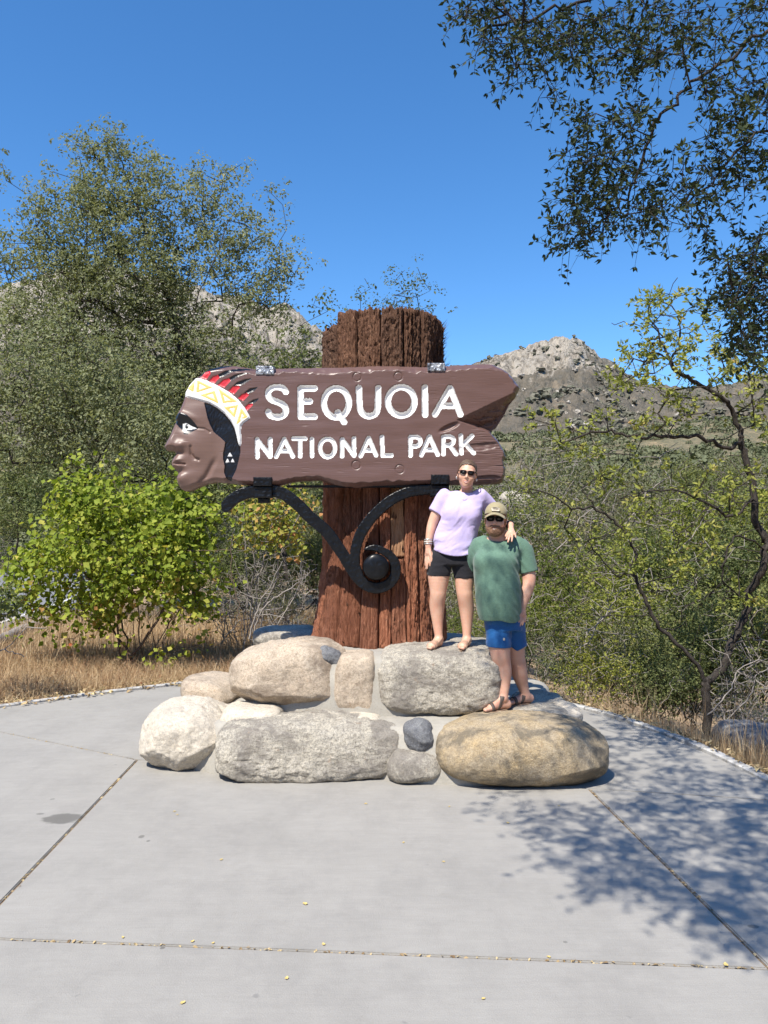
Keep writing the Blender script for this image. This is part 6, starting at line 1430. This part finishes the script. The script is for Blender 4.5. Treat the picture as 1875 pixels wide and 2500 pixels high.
# ---- crooked sparse tree on the right bank, drawn from its limbs
def buckeye():
    R = np.random.default_rng(61); T = Tree(61); d = 8.9; b = lambda x, y, o=0.0: P(x, y, d + o)
    base = np.array(b(1722, 1775)); base[2] = float(gz(base[0], base[1])) - 0.05
    stem = T.limb([base, b(1722, 1720), b(1726, 1668)], None, 0.01)
    l1 = T.limb([T.p[stem[-1]], b(1705, 1625), b(1650, 1570), b(1602, 1520), b(1580, 1470), b(1560, 1430), b(1542, 1385), b(1552, 1350), b(1528, 1300), b(1500, 1270), b(1450, 1235), b(1420, 1190)], stem[-1], 0.012)
    l2 = T.limb([T.p[stem[-1]], b(1756, 1640, .1), b(1784, 1575, .2), b(1815, 1510, .3), b(1828, 1450, .3), b(1862, 1385, .2), b(1868, 1330, .2), b(1846, 1270, .2), b(1838, 1180, .2), b(1815, 1100, .2), b(1808, 1060, .2), b(1790, 1010, .2), b(1770, 975, .1), b(1700, 935, 0), b(1650, 905, -.1), b(1625, 860, -.1), b(1600, 800, -.1)], stem[-1], 0.012)
    def br(ids, frac, *pts):
        k = ids[min(len(ids) - 1, int(frac * len(ids)))]; return T.limb([T.p[k]] + [np.array(q) for q in pts], k, 0.012)
    b1 = br(l2, .47, b(1790, 1260, .1), b(1716, 1222), b(1640, 1195, -.1), b(1580, 1200, -.2), b(1540, 1210, -.2))
    b2 = br(l2, .58, b(1775, 1095, .1), b(1712, 1068, 0), b(1630, 1065, -.1), b(1549, 1062, -.2), b(1480, 1050, -.2), b(1425, 1057, -.2))
    b3 = br(l2, .68, b(1830, 1010, .4), b(1868, 960, .5), b(1900, 900, .5)); b4 = br(l2, .9, b(1655, 850, .1), b(1660, 800, .2), b(1650, 760, .2))
    b5 = br(l1, .50, b(1500, 1400, -.3), b(1440, 1330, -.4), b(1420, 1290, -.4)); b6 = br(l1, .22, b(1668, 1530, .3), b(1665, 1490, .3), b(1700, 1465, .3), b(1740, 1455, .4))
    b7 = br(b1, .35, b(1700, 1270, -.2), b(1650, 1310, -.3)); b8 = br(l2, .20, b(1850, 1560, .5), b(1890, 1500, .6))
    b9 = br(l1, .9, b(1400, 1240, -.2), b(1330, 1200, -.3), b(1262, 1208, -.3)); b10 = br(l2, .36, b(1800, 1310, -.3), b(1770, 1360, -.4), b(1765, 1420, -.4))
    lob = [(1600, 720, 40, 30), (1620, 770, 60, 40), (1560, 770, 45, 25), (1690, 780, 45, 60), (1560, 860, 60, 35), (1640, 850, 60, 40), (1700, 880, 60, 40), (1530, 900, 50, 30), (1500, 940, 40, 30), (1600, 930, 70, 30), (1760, 900, 70, 50), (1830, 900, 50, 60), (1850, 1000, 40, 60), (1330, 1030, 30, 22), (1380, 1060, 45, 30), (1430, 1080, 55, 30), (1500, 1040, 50, 25), (1590, 1030, 40, 30), (1540, 1130, 60, 30), (1660, 1160, 70, 40), (1500, 1170, 60, 35), (1580, 1250, 70, 45), (1450, 1180, 50, 25), (1380, 1260, 60, 35), (1440, 1290, 60, 40), (1530, 1300, 60, 40), (1640, 1310, 70, 45), (1740, 1300, 70, 60), (1840, 1200, 50, 60), (1760, 1160, 60, 45), (1480, 1360, 60, 40), (1690, 1400, 70, 50), (1800, 1420, 60, 50), (1280, 1180, 30, 16), (1620, 1420, 60, 40), (1700, 1000, 60, 40)]
    cen = []
    for (x, y, rx, ry) in lob:
        for _ in range(max(3, int(rx * ry / (230 if y < 1110 else 480)))): cen.append(b(x + rx * R.uniform(-1, 1), y + ry * R.uniform(-1, 1), R.normal() * 0.30))
    cen = np.array(cen); cen = cen[np.argsort([np.linalg.norm(np.array(T.p) - c, axis=1).min() for c in cen])]
    for c in cen: T.target(c, 0.16, 0.02)
    T.cen_tips = cen; keep_tips = list(T.tips)
    for _ in range(90):                                      # bare twigs
        k = R.integers(len(T.p)); T.target(T.p[k] + R.normal(size=3) * (.30, .25, .22), 0.1, 0.02)
    T.tips = keep_tips
    tw, lf = leaf_sprays(T, T.cen_tips, R, 3, 0.14, 5, 0.060, 0.5, 0.3)
    return plant('buckeye_tree', 'crooked sparse tree with forked bare trunk on the right bank', 'tree', base, T, lf, 'leaf_buckeye', 'oak_bark', 'trees around the plaza', dict(r_tip=0.0045, pw=2.18), twigs=tw)
buckeye()

# ---- overhanging oak at the upper right; its trunk stands right of the frame
def over_oak():
    R = np.random.default_rng(71); T = Tree(71); base = np.array((5.6, 3.4, -0.6))
    tr = T.limb([base, (5.5, 3.5, 1.5), (5.2, 3.6, 3.2), (4.9, 3.8, 4.6)], None, 0.02)
    d = 5.0; b = lambda x, y, o=0.0: P(x, y, d + o)
    L1 = T.limb([T.p[tr[-4]], b(2150, 330, -.3), b(1960, 60), b(1860, 80), b(1770, 150), b(1690, 200), b(1640, 260), b(1590, 320), b(1560, 420), b(1530, 480), b(1470, 540), b(1420, 590)], tr[-4], 0.012)
    L2 = T.limb([T.p[tr[-1]], b(2150, -200, .3), b(1900, -100, .2), b(1700, -60, .2), b(1500, -20, .1), b(1350, 30, .1), b(1220, 60)], tr[-1], 0.015)
    L3 = T.limb([T.p[tr[-6]], b(2150, 520, .2), b(1980, 360), b(1870, 320), b(1780, 390), b(1730, 450), b(1640, 520)], tr[-6], 0.012)
    L4 = T.limb([T.p[tr[-9]], b(2180, 900, 0), b(2000, 760, 0), b(1890, 690), b(1830, 660), b(1790, 640)], tr[-9], 0.012)
    lob = [(1180, 20, 70, 26, 26), (1250, 60, 70, 55, 46), (1190, 110, 40, 26, 8), (1310, 120, 60, 60, 30), (1390, 90, 80, 60, 42), (1250, 190, 20, 25, 4), (1340, 220, 30, 20, 7), (1450, 60, 70, 70, 40), (1560, 70, 70, 80, 44), (1640, 90, 60, 70, 34), (1560, 160, 60, 30, 16),
           (1420, 300, 20, 20, 3), (1470, 300, 45, 40, 18), (1520, 290, 50, 50, 18), (1420, 380, 40, 40, 18), (1470, 420, 60, 50, 30), (1560, 380, 50, 60, 20), (1410, 500, 35, 50, 18), (1460, 500, 60, 50, 32), (1540, 510, 50, 40, 18), (1390, 580, 22, 35, 12), (1440, 560, 40, 30, 14), (1600, 540, 45, 30, 14), (1640, 480, 50, 50, 22), (1700, 420, 60, 60, 26), (1720, 500, 40, 25, 8), (1770, 450, 50, 40, 18), (1850, 410, 40, 50, 24), (1840, 250, 50, 90, 44), (1760, 190, 50, 60, 20), (1720, 60, 60, 60, 26), (1830, 60, 60, 60, 26), (1770, 320, 60, 60, 20),
           (1850, 600, 40, 30, 22), (1820, 680, 60, 60, 60), (1860, 760, 50, 80, 70), (1780, 740, 30, 30, 12), (1770, 640, 18, 22, 4), (1850, 850, 40, 50, 22), (1800, 830, 30, 40, 10), (1730, 560, 30, 25, 6)]
    cen = []
    for (x, y, rx, ry, n) in lob:
        for _ in range(max(2, int(n * 0.80))): cen.append(b(x + rx * R.uniform(-1, 1), y + ry * R.uniform(-1, 1), R.normal() * 0.25))
    # the rest of the crown, above and right of the frame
    S = np.array(TO_SUN) / TO_SUN[2]
    for (px_, py_, rx, ry, n) in ((1290, 1960, 100, 30, 20), (1380, 2010, 120, 40, 34), (1420, 2080, 110, 40, 34), (1520, 2020, 120, 60, 50), (1500, 2150, 80, 40, 20), (1600, 2120, 130, 60, 50), (1700, 2020, 170, 60, 100), (1750, 2180, 130, 70, 80), (1800, 2260, 90, 50, 40), (1680, 1930, 190, 40, 100), (1560, 1850, 130, 40, 60), (1540, 1790, 80, 20, 24), (1750, 1860, 130, 40, 36), (1860, 2060, 100, 100, 80), (1420, 1830, 50, 30, 44), (1430, 1880, 50, 30, 30), (1850, 1960, 80, 60, 40)):
        for _ in range(n):
            g_ = G(px_ + rx * R.uniform(-1, 1), py_ + ry * R.uniform(-1, 1)); h = R.uniform(4.6, 6.2); q = g_ + S * h
            if q[2] < CAMH + 0.76 * q[1] + 0.15: q = g_ + S * (h + 1.6)
            if q[2] < CAMH + 0.76 * q[1] + 0.15: continue
            cen.append(q)
    for (fx, fy, dd_, n, sp_) in ((870, 930, 6.45, 4, .05), (880, 1190, 6.45, 5, .06), (700, 1040, 6.40, 3, .06), (640, 1250, 6.45, 3, .05), (900, 1480, 6.55, 5, .06), (800, 1750, 6.5, 5, .07), (950, 1800, 6.7, 5, .06)):
        for _ in range(n): cen.append(W3(fx, fy, dd_) + R.normal(size=3) * sp_ + S * R.uniform(5.2, 6.0))
    for _ in range(220): cen.append(np.array((R.uniform(2.5, 7.0), R.uniform(0.5, 5.2), R.uniform(5.2, 8.2))))
    # limbs that carry that part
    T.limb([T.p[tr[-1]], (4.0, 3.2, 5.4), (2.6, 2.6, 6.1), (1.2, 2.0, 6.5), (0.0, 1.5, 6.7)], tr[-1], 0.02); T.limb([T.p[tr[-2]], (4.2, 2.4, 5.3), (3.0, 1.2, 6.0), (1.8, 0.3, 6.4)], tr[-2], 0.02); T.limb([T.p[tr[-1]], (3.8, 4.0, 5.9), (2.4, 3.6, 6.7), (1.4, 3.3, 7.0)], tr[-1], 0.02)
    cen = np.array(cen); A = np.array(T.p); cen = cen[np.argsort([np.linalg.norm(A - c, axis=1).min() for c in cen])]
    for c in cen: T.target(c, 0.16, 0.022, -0.05, 0.0)
    tw, lf = leaf_sprays(T, cen, R, 2, 0.17, 5, 0.047, 0.42)
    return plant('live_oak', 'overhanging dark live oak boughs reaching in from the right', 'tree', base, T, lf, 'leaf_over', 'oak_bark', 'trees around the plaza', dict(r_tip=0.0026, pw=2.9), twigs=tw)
over_oak()

# ---- brush on the right bank and in the ravine: a few masters, copied and turned
def bush_master(seed, mat, size, per, ntg, bark, bare=0):
    R = np.random.default_rng(seed); T = Tree(seed)
    lobes = [(np.array((0, 0, 0.75)), np.array((0.85, 0.85, 0.65)))] + [(np.array((R.uniform(-.6, .6), R.uniform(-.6, .6), R.uniform(.5, 1.25))), np.array((.5, .5, .42))) for _ in range(6)]
    for k in range(9):
        l = lobes[k % 7]; q = l[0] + R.normal(size=3) * l[1] * 0.35; T.limb([R.normal(size=3) * (.12, .12, 0) + (0, 0, -.1), q * .5 + R.normal(size=3) * .08, q], None, 0.02)
    tg = in_lobes(lobes, ntg, R, 0.5); tg = tg[np.argsort(np.linalg.norm(tg, axis=1))]
    for t in tg: T.target(t, 0.2, 0.03)
    for _ in range(bare): T.target(T.p[R.integers(len(T.p))] + R.normal(size=3) * (.35, .35, .3), 0.12, 0.03)
    k_ = max(1, per // 8); c3_ = np.repeat(tg, k_, 0) + R.normal(size=(len(tg) * k_, 3)) * 0.12
    v, f, a = leaf_clouds(c3_, 8, 0.05, size, R, 0.5, 0.5)
    return (T.wood(0.0045, 2.4, 5), MAT[bark], (v, f, a), MAT[mat])
MASTERS = [bush_master(81, 'leaf_slope', 0.05, 26, 170, 'dead_twig', 60), bush_master(82, 'leaf_chap', 0.045, 30, 170, 'dead_twig', 60), bush_master(83, 'leaf_slope', 0.055, 18, 150, 'grey_bark', 120), bush_master(84, 'leaf_oak', 0.05, 32, 190, 'oak_bark', 20), bush_master(85, 'leaf_chap', 0.04, 8, 120, 'dead_twig', 260)]
MD = []
for (wv, wf), wm, (v_, f_, a_), lm in MASTERS: MD.append((mesh_data('stems', wv, wf, wm), mesh_data('foliage', v_, f_, lm, False, {'rnd': a_})))
BUSH_LABEL = {0: 'leafy yellow-green shrub on the ravine bank', 1: 'dusty grey-green shrub on the ravine bank', 2: 'twiggy light green shrub on the ravine bank', 3: 'dark green dense shrub in the ravine', 4: 'bare grey twiggy bush on the ravine bank'}
def bush(x, y, z, s, k, sz=1.0):
    zone = 'on the slope behind the left oaks' if x < -0.5 and y > 40 else 'behind the plinth on the left bank' if x < 0 else 'on the near bank past the right kerb' if y < 12 else 'lower down the near ravine bank' if y < 17 else 'down in the ravine bottom' if y < 30 else 'on the far side of the ravine' if y < 60 else 'high on the far brushy slope'
    size = 'small' if s < 0.75 else 'large' if s > 2.0 else 'mid-sized'; look = ('leafy yellow-green', 'dusty grey-green', 'twiggy light green', 'dense dark green', 'bare grey twiggy')[k]
    lb = '%s %s shrub %s' % (size, look, zone)
    t = thing('shrub', lb, 'shrub', (x, y, z), lb.replace('shrub', 'shrubs')); a = rng.uniform(0, 6.28)
    t.rotation_euler = (rng.normal() * .08, rng.normal() * .08, a); t.scale = (s, s, s * sz)
    for me, nm in zip(MD[k], ('stems', 'foliage')):
        o = bpy.data.objects.new(nm, me); COL.objects.link(o); o.parent = t
def bush_px(px, py, d, s, k, sz=1.0):
    """bush whose middle shows at (px, py), standing on the bank at distance d"""
    q = P(px, py, d); bush(q[0], d, q[2] - 0.75 * s * sz, s, k, sz)
RB = np.random.default_rng(5)
for (px_, py_, d_, s_, k_) in ((1270, 1520, 10.5, .7, 0), (1330, 1440, 11.5, .9, 2), (1310, 1600, 10.0, .6, 1), (1420, 1640, 9.8, .7, 0), (1480, 1600, 10.6, .8, 1), (1560, 1640, 10.4, .8, 3), (1500, 1520, 12, 1.0, 0), (1600, 1680, 9.6, .6, 3), (1420, 1520, 12.5, .9, 2), (1650, 1580, 11.5, 1.0, 3), (1700, 1650, 10.6, .8, 3), (1800, 1640, 10.2, .9, 3), (1860, 1560, 10.4, 1.0, 3), (1850, 1680, 9.6, .7, 4), (1790, 1720, 9.2, .5, 4), (1300, 1340, 14, 1.1, 1), (1480, 1420, 14, 1.3, 0), (1660, 1440, 14, 1.4, 3), (1760, 1500, 13, 1.3, 3), (1860, 1440, 13, 1.3, 3), (1230, 1420, 13, .8, 1), (1215, 1560, 11, .5, 0), (1100, 1480, 13, .8, 1), (1120, 1540, 12, .6, 2), (1700, 1340, 17, 1.6, 0), (1800, 1330, 17, 1.7, 2), (1870, 1300, 18, 1.8, 2), (1350, 1290, 19, 1.4, 1), (1250, 1300, 18, 1.3, 0), (1290, 1250, 22, 1.6, 4), (1400, 1240, 23, 1.8, 1), (1630, 1270, 22, 1.5, 1), (1740, 1250, 24, 1.7, 3), (1850, 1240, 25, 1.8, 1), (1180, 1260, 22, 1.6, 1), (1220, 1220, 26, 1.8, 4), (1330, 1210, 28, 2.0, 1), (1460, 1200, 30, 1.6, 1), (1580, 1205, 30, 1.6, 1), (1700, 1200, 32, 1.7, 3), (1810, 1190, 32, 1.8, 1), (1900, 1380, 14, 1.4, 3), (1660, 1510, 12.5, 1.0, 4), (1590, 1560, 12, .9, 0), (1090, 1420, 15, .9, 1), (1140, 1340, 18, 1.2, 1), (560, 1500, 13.4, .6, 4), (640, 1440, 13.6, .7, 4), (690, 1470, 13.0, .5, 1), (700, 1560, 12.2, .35, 4), (600, 1400, 15.5, 1.0, 3), (680, 1390, 16.5, 1.1, 1), (760, 1380, 16, 1.1, 3), (560, 1360, 18, 1.2, 1), (640, 1330, 19, 1.3, 3), (780, 1320, 19, 1.4, 1), (720, 1460, 14, .7, 4)):
    bush_px(px_, py_, d_, s_, k_, RB.uniform(.85, 1.15))
# dense oak thicket further down, standing in rows up the far bank
for k in range(95):
    px_ = RB.uniform(1050, 2000); d_ = 26 + 70 * RB.random() ** 1.2; x_ = (px_ - CX) / F * d_
    z_ = float(max(hill_z(np.array(x_), np.array(d_)), -1.6)) if d_ > 46 else -1.5 + 0.02 * (d_ - 26) * 3
    bush(x_, d_, z_ - 0.3, 0.8 + 0.014 * d_ * RB.uniform(.6, 1.6), int(RB.choice([0, 1, 1, 1, 3, 2])), RB.uniform(.8, 1.2))
for k in range(46):
    px_ = RB.uniform(-100, 900); d_ = 48 + 60 * RB.random(); x_ = (px_ - CX) / F * d_
    bush(x_, d_, float(max(hill_z(np.array(x_), np.array(d_)), -0.4)) - .2, 1.4 + 0.022 * d_ * RB.uniform(.6, 1.6), int(RB.choice([1, 3, 3])), 1.0)

# ---- far brush: too many to tell apart
def far_brush(name, n, pxr, r0, r1, smin, smax, zf, mat, seed, keep=None):
    R = np.random.default_rng(seed); px_ = R.uniform(*pxr, n); d_ = r0 * (r1 / r0) ** R.random(n); x_ = (px_ - CX) / F * d_; z_ = zf(px_, d_, x_)
    if keep is not None: k = keep(px_, d_, x_, z_, R); px_, d_, x_, z_ = px_[k], d_[k], x_[k], z_[k]
    n = len(px_); v0, f0 = ico(2); s_ = R.uniform(smin, smax, n)
    v = v0[None] * (1 + 0.35 * R.normal(size=(n, len(v0), 1)).clip(-1.5, 1.5)) * s_[:, None, None] * np.stack([R.uniform(.8, 1.3, n), R.uniform(.8, 1.3, n), R.uniform(.6, .95, n)], -1)[:, None] + np.stack([x_, d_, z_ + s_ * 0.25], -1)[:, None]
    f = f0[None] + (np.arange(n) * len(v0))[:, None, None]
    return tag(obj(name, v.reshape(-1, 3), f.reshape(-1, 3), MAT[mat], smooth=False, attr={'rnd': np.repeat(R.random(n), len(f0))}), 'mass of distant chaparral and oak scrub on the slopes', 'chaparral', kind='stuff')
def hill_brush(n, pxr, r0, r1, seed):
    R = np.random.default_rng(seed); px_ = R.uniform(*pxr, n); d_ = r0 * (r1 / r0) ** R.random(n); x_ = (px_ - CX) / F * d_; z_ = z_hill(px_, d_, 0, x_, d_)
    k = fbm(p3(x_ / 18, d_ / 18, 4.0), 3) > -0.12; x_, d_, z_ = x_[k], d_[k], z_[k]; n = len(x_); s_ = R.uniform(.7, 2.3, n) * (1 + .6 * (R.random(n) < .15)); per = 64
    o = R.normal(size=(n * per, 3)); o /= np.linalg.norm(o, axis=1)[:, None]; o[:, 2] = np.abs(o[:, 2]) * .85; rr = np.repeat(s_, per)[:, None]
    lump = 1 + .28 * noise(o * 2.3 + np.repeat(np.arange(n), per)[:, None] * 3.1)[:, None]
    pos = np.repeat(np.stack([x_, d_, z_], -1), per, 0) + o * rr * lump * R.uniform(.7, 1.05, (n * per, 1)); v, f = leaves_mesh(pos, o + R.normal(size=o.shape) * .45, rr[:, 0] * R.uniform(.22, .5, n * per), .75, .12)
    rnd = np.clip(.6 * np.repeat(R.random(n), per) + .4 * R.random(n * per), 0, 1)
    tag(obj('chaparral', v, f, MAT['leaf_hill'], smooth=False, attr={'rnd': np.repeat(rnd, 2)}), 'mass of grey-green chaparral and oak scrub on the foothill', 'chaparral', kind='stuff')
hill_brush(3000, (-300, 2100), 60, 238, 91)
far_brush('mountain_scrub', 11000, (-100, 1950), 330, 945, 0.9, 3.0, lambda a, r, x: z_mtn(a, r, 0, x, r), 'scrub_far', 92, lambda a, r, x, z, R: fbm(p3(x / 45, r / 45, 4.0), 4) > 0.04)
# pale boulders on the mountain slope
far_brush('boulder_field', 520, (1100, 1700), 420, 900, 0.6, 2.8, lambda a, r, x: z_mtn(a, r, 0, x, r) - .5, 'rock_far', 93, lambda a, r, x, z, R: fbm(p3(x / 50, r / 50, 9.0), 3) > 0.02)['label'] = 'scattered pale boulders on the mountain slope'

# ---- dry grass, litter, twigs
def blades(n, region, hmin, hmax, width, R, lean=0.35, mat='grass_dry', name='dry_grass', label='dry golden grass'):
    x, y = region(n, R); z = gz(x, y); n = len(x); h = R.uniform(hmin, hmax, n); a = R.uniform(0, 6.28, n); ln = np.abs(R.normal(size=n)) * lean * h; la = R.uniform(0, 6.28, n)
    b = np.stack([x, y, z], -1); side = np.stack([np.cos(a), np.sin(a), 0 * a], -1) * (width * R.uniform(.6, 1.4, n))[:, None]
    mid = b + np.stack([np.cos(la) * ln * .35, np.sin(la) * ln * .35, h * .6], -1); tip = b + np.stack([np.cos(la) * ln, np.sin(la) * ln, h * np.sqrt(np.maximum(.1, 1 - (ln / h) ** 2 * .5))], -1)
    v = np.stack([b - side, b + side, mid + side * .6, mid - side * .6, tip], 1).reshape(-1, 3); k = np.arange(n)[:, None] * 5
    f = np.concatenate([k + [[0, 1, 2]], k + [[0, 2, 3]], k + [[3, 2, 4]]], 1).reshape(-1, 3)
    return tag(obj(name, v, f, MAT[mat], smooth=False, attr={'rnd': np.repeat(R.random(n), 3)}), label, 'grass', kind='stuff')
from_path = lambda x, y: d_poly(x, y, plaza)                       # metres outside the plaza
def reg_left(lo, hi, clump=0.0):
    def f_(n, R):
        x = R.uniform(-8.0, 0.9, n * 4); y = R.uniform(7.0, 21, n * 4); d_ = from_path(x, y)
        k = (d_ > lo) & (d_ < hi) & (fbm(p3(x * 1.3, y * 1.3, 2.0), 2) > clump - .4); x, y = x[k][:n], y[k][:n]; return x, y
    return f_
def reg_right(lo, hi, clump=0.0):
    def f_(n, R):
        x = R.uniform(-0.5, 6.5, n * 5); y = R.uniform(5.0, 14.0, n * 5); d_ = from_path(x, y)
        k = (d_ > lo) & (d_ < hi) & (fbm(p3(x * 1.1, y * 1.1, 5.0), 2) > clump - .4); x, y = x[k][:n], y[k][:n]; return x, y
    return f_
R9 = np.random.default_rng(9)
blades(40000, reg_left(.20, 3.8), .05, .34, .0021, R9, 1.2, label='dry golden grass on the left bank')
blades(18000, reg_left(2.5, 10.0), .2, .6, .004, R9, .5, name='meadow_grass', label='dry golden grass sloping up to the road')
blades(12000, reg_left(.45, 4.5, .35), .08, .42, .003, R9, 1.2, 'grass_brown', 'brown_weeds', 'matted brown weeds on the left bank')
blades(14000, reg_right(.16, 1.6), .08, .42, .002, R9, .45, name='golden_grass', label='dry golden grass along the right kerb')
blades(2600, reg_right(.2, 2.8, .2), .25, .75, .003, R9, .35, name='tall_grass', label='tall pale grass stalks at the ravine edge')
def litter(n, region, size, mat, name, label, R, zoff=0.02):
    x, y = region(n, R); z = np.where(from_path(x, y) < .14, .026 * (from_path(x, y) > -.02), gz(x, y)) + zoff * .5 + R.random(len(x)) * 0.03
    v, f = leaves_mesh(np.stack([x, y, z], -1), R.normal(size=(len(x), 3)) * (.5, .5, .2) + (0, 0, 1), size * (1 + .3 * R.normal(size=len(x))).clip(.4, 1.8), .6, .12)
    tag(obj(name, v, f, MAT[mat], smooth=False, attr={'rnd': np.repeat(R.random(len(x)), 2)}), label, 'litter', kind='stuff')
litter(9000, reg_left(-.10, .75), .05, 'leaf_litter', 'leaf_litter', 'pale fallen leaves heaped along the left kerb', R9)
litter(5000, reg_left(.5, 4.0), .055, 'leaf_dry', 'brown_litter', 'brown and rusty fallen leaves on the left bank', R9, .03)
litter(6000, reg_right(.03, 1.3), .05, 'leaf_litter', 'bank_litter', 'dry fallen leaves beside the right kerb', R9)
# debris in the slab joints
def joint(a, b, n, R):
    t = R.random(n); p_ = np.array(a)[None] * (1 - t[:, None]) + np.array(b)[None] * t[:, None]; e = np.array(b) - np.array(a); nn = np.array((-e[1], e[0])) / np.linalg.norm(e); return p_ + nn * R.normal(size=(n, 1)) * .006
pj = np.vstack([joint(J1a - (J1b - J1a) * .3, J1b, 110, R9), joint(J2a, J2b, 180, R9), joint(J3a, J3b, 90, R9), joint(J4a, J4b, 40, R9)])
v_, f_ = leaves_mesh(np.column_stack([pj, np.full(len(pj), -.002)]), R9.normal(size=(len(pj), 3)) * .3 + (0, 0, 1), .016 * (1 + .5 * R9.normal(size=len(pj))).clip(.3, 2.2), .6, .1)
tag(obj('joint_debris', v_, f_, MAT['leaf_litter'], smooth=False, attr={'rnd': np.repeat(R9.random(len(pj)), 2)}), 'tiny leaf bits caught in the slab joints', 'litter', kind='stuff')
# single yellow leaves on the slabs
for k, (px_, py_) in enumerate(((426, 1982), (433, 1990), (745, 2208), (985, 2058), (1097, 1970), (893, 1963), (1083, 2105), (1772, 2357), (446, 2450), (1365, 1968), (1240, 2010), (540, 2100), (700, 2390), (1180, 2440), (300, 2290), (470, 2300), (520, 2304), (790, 2307), (1340, 2338))):
    g_ = G(px_, py_); a = R9.uniform(0, 6.28); s_ = R9.uniform(.008, .013) * (1.3 if k in (2, 7) else 1); t = np.linspace(0, 2 * np.pi, 10, endpoint=False)
    r_ = s_ * (1 - .35 * np.abs(np.sin(t))); c_ = np.stack([g_[0] + r_ * np.cos(t + a), g_[1] + r_ * np.sin(t + a), .004 + .25 * s_ * np.cos(2 * t) ** 2], -1); v_ = np.vstack([c_, [(g_[0], g_[1], .003)]])
    o = obj('fallen_leaf', v_, [(q, (q + 1) % 10, 10) for q in range(10)], MAT['leaf_yellow'], loc=g_); tag(o, 'small yellow leaf lying on the concrete slabs', 'leaf', 'yellow leaves on the concrete')
# dead sticks on the left bank and in the brush
def stick(pts, r0, label, mat='dead_twig', name='dead_branch', kids=4, seed=0):
    R = np.random.default_rng(seed); T = Tree(seed); ids = T.limb(pts, None, .01)
    for _ in range(kids): k = ids[R.integers(len(ids) // 3, len(ids))]; T.target(T.p[k] + R.normal(size=3) * (.3, .2, .25) + (0, 0, .12), .12, .02)
    v_, f_ = T.wood(r0, 2.6, 5); tag(obj(name, v_, f_, MAT[mat], loc=pts[0]), label, 'branch', 'dead branches on the bank')
b = lambda x, y, d_=11.2: P(x, y, d_)
stick([b(608, 1560), b(625, 1500), b(648, 1450), b(690, 1370)], .006, 'forked grey dead branch standing beside the trunk post', seed=1, kids=7)
stick([b(618, 1560), b(640, 1490), b(680, 1455), b(735, 1420)], .006, 'grey dead branch leaning right towards the trunk post', seed=2, kids=5)
stick([b(590, 1530), b(578, 1460), b(565, 1400), b(570, 1300)], .005, 'thin upright brown stem beside the bright green shrub', 'brown_twig', seed=3)
stick([b(-30, 1580, 9.6), b(20, 1590, 9.4), b(60, 1600, 9.3)], .006, 'bleached twig lying at the left bank edge', seed=4)
for k, (x, y, dd) in enumerate(((1480, 1500, 9.6), (1560, 1240, 9.2), (1400, 1300, 10), (1830, 1700, 8.6), (1780, 1690, 8.7), (1440, 1560, 9.8), (1260, 1520, 10), (1700, 1300, 9.3))):
    q = P(x, y, dd); stick([q - (0.25, 0, .25), q, q + (.15, 0.1, .22), q + (.42, .1, .38)], .004, 'pale leafless branch poking out of the ravine brush', seed=20 + k, kids=9)
# grey rock half hidden at the right edge and ledge stones on the far bank
for (box, fr, hd_, mt, sd_, lb) in (((1740, 1770, 1900, 1850), 7.4, .45, 'stone_slate', 201, 'dark grey boulder under the brush past the right kerb'), ((1215, 1200, 1285, 1260), 20.0, .8, 'granite_grey', 202, 'fractured pale rock ledge on the far bank behind the cap'), ((1240, 1250, 1300, 1290), 19.0, .8, 'granite_grey', 203, 'low pale rock ledge on the far bank')):
    tag(stone(box, fr, hd_, mt, None, 3.2, .10, sd_, sub=5, name='boulder'), lb, 'boulder', 'rocks on the banks')
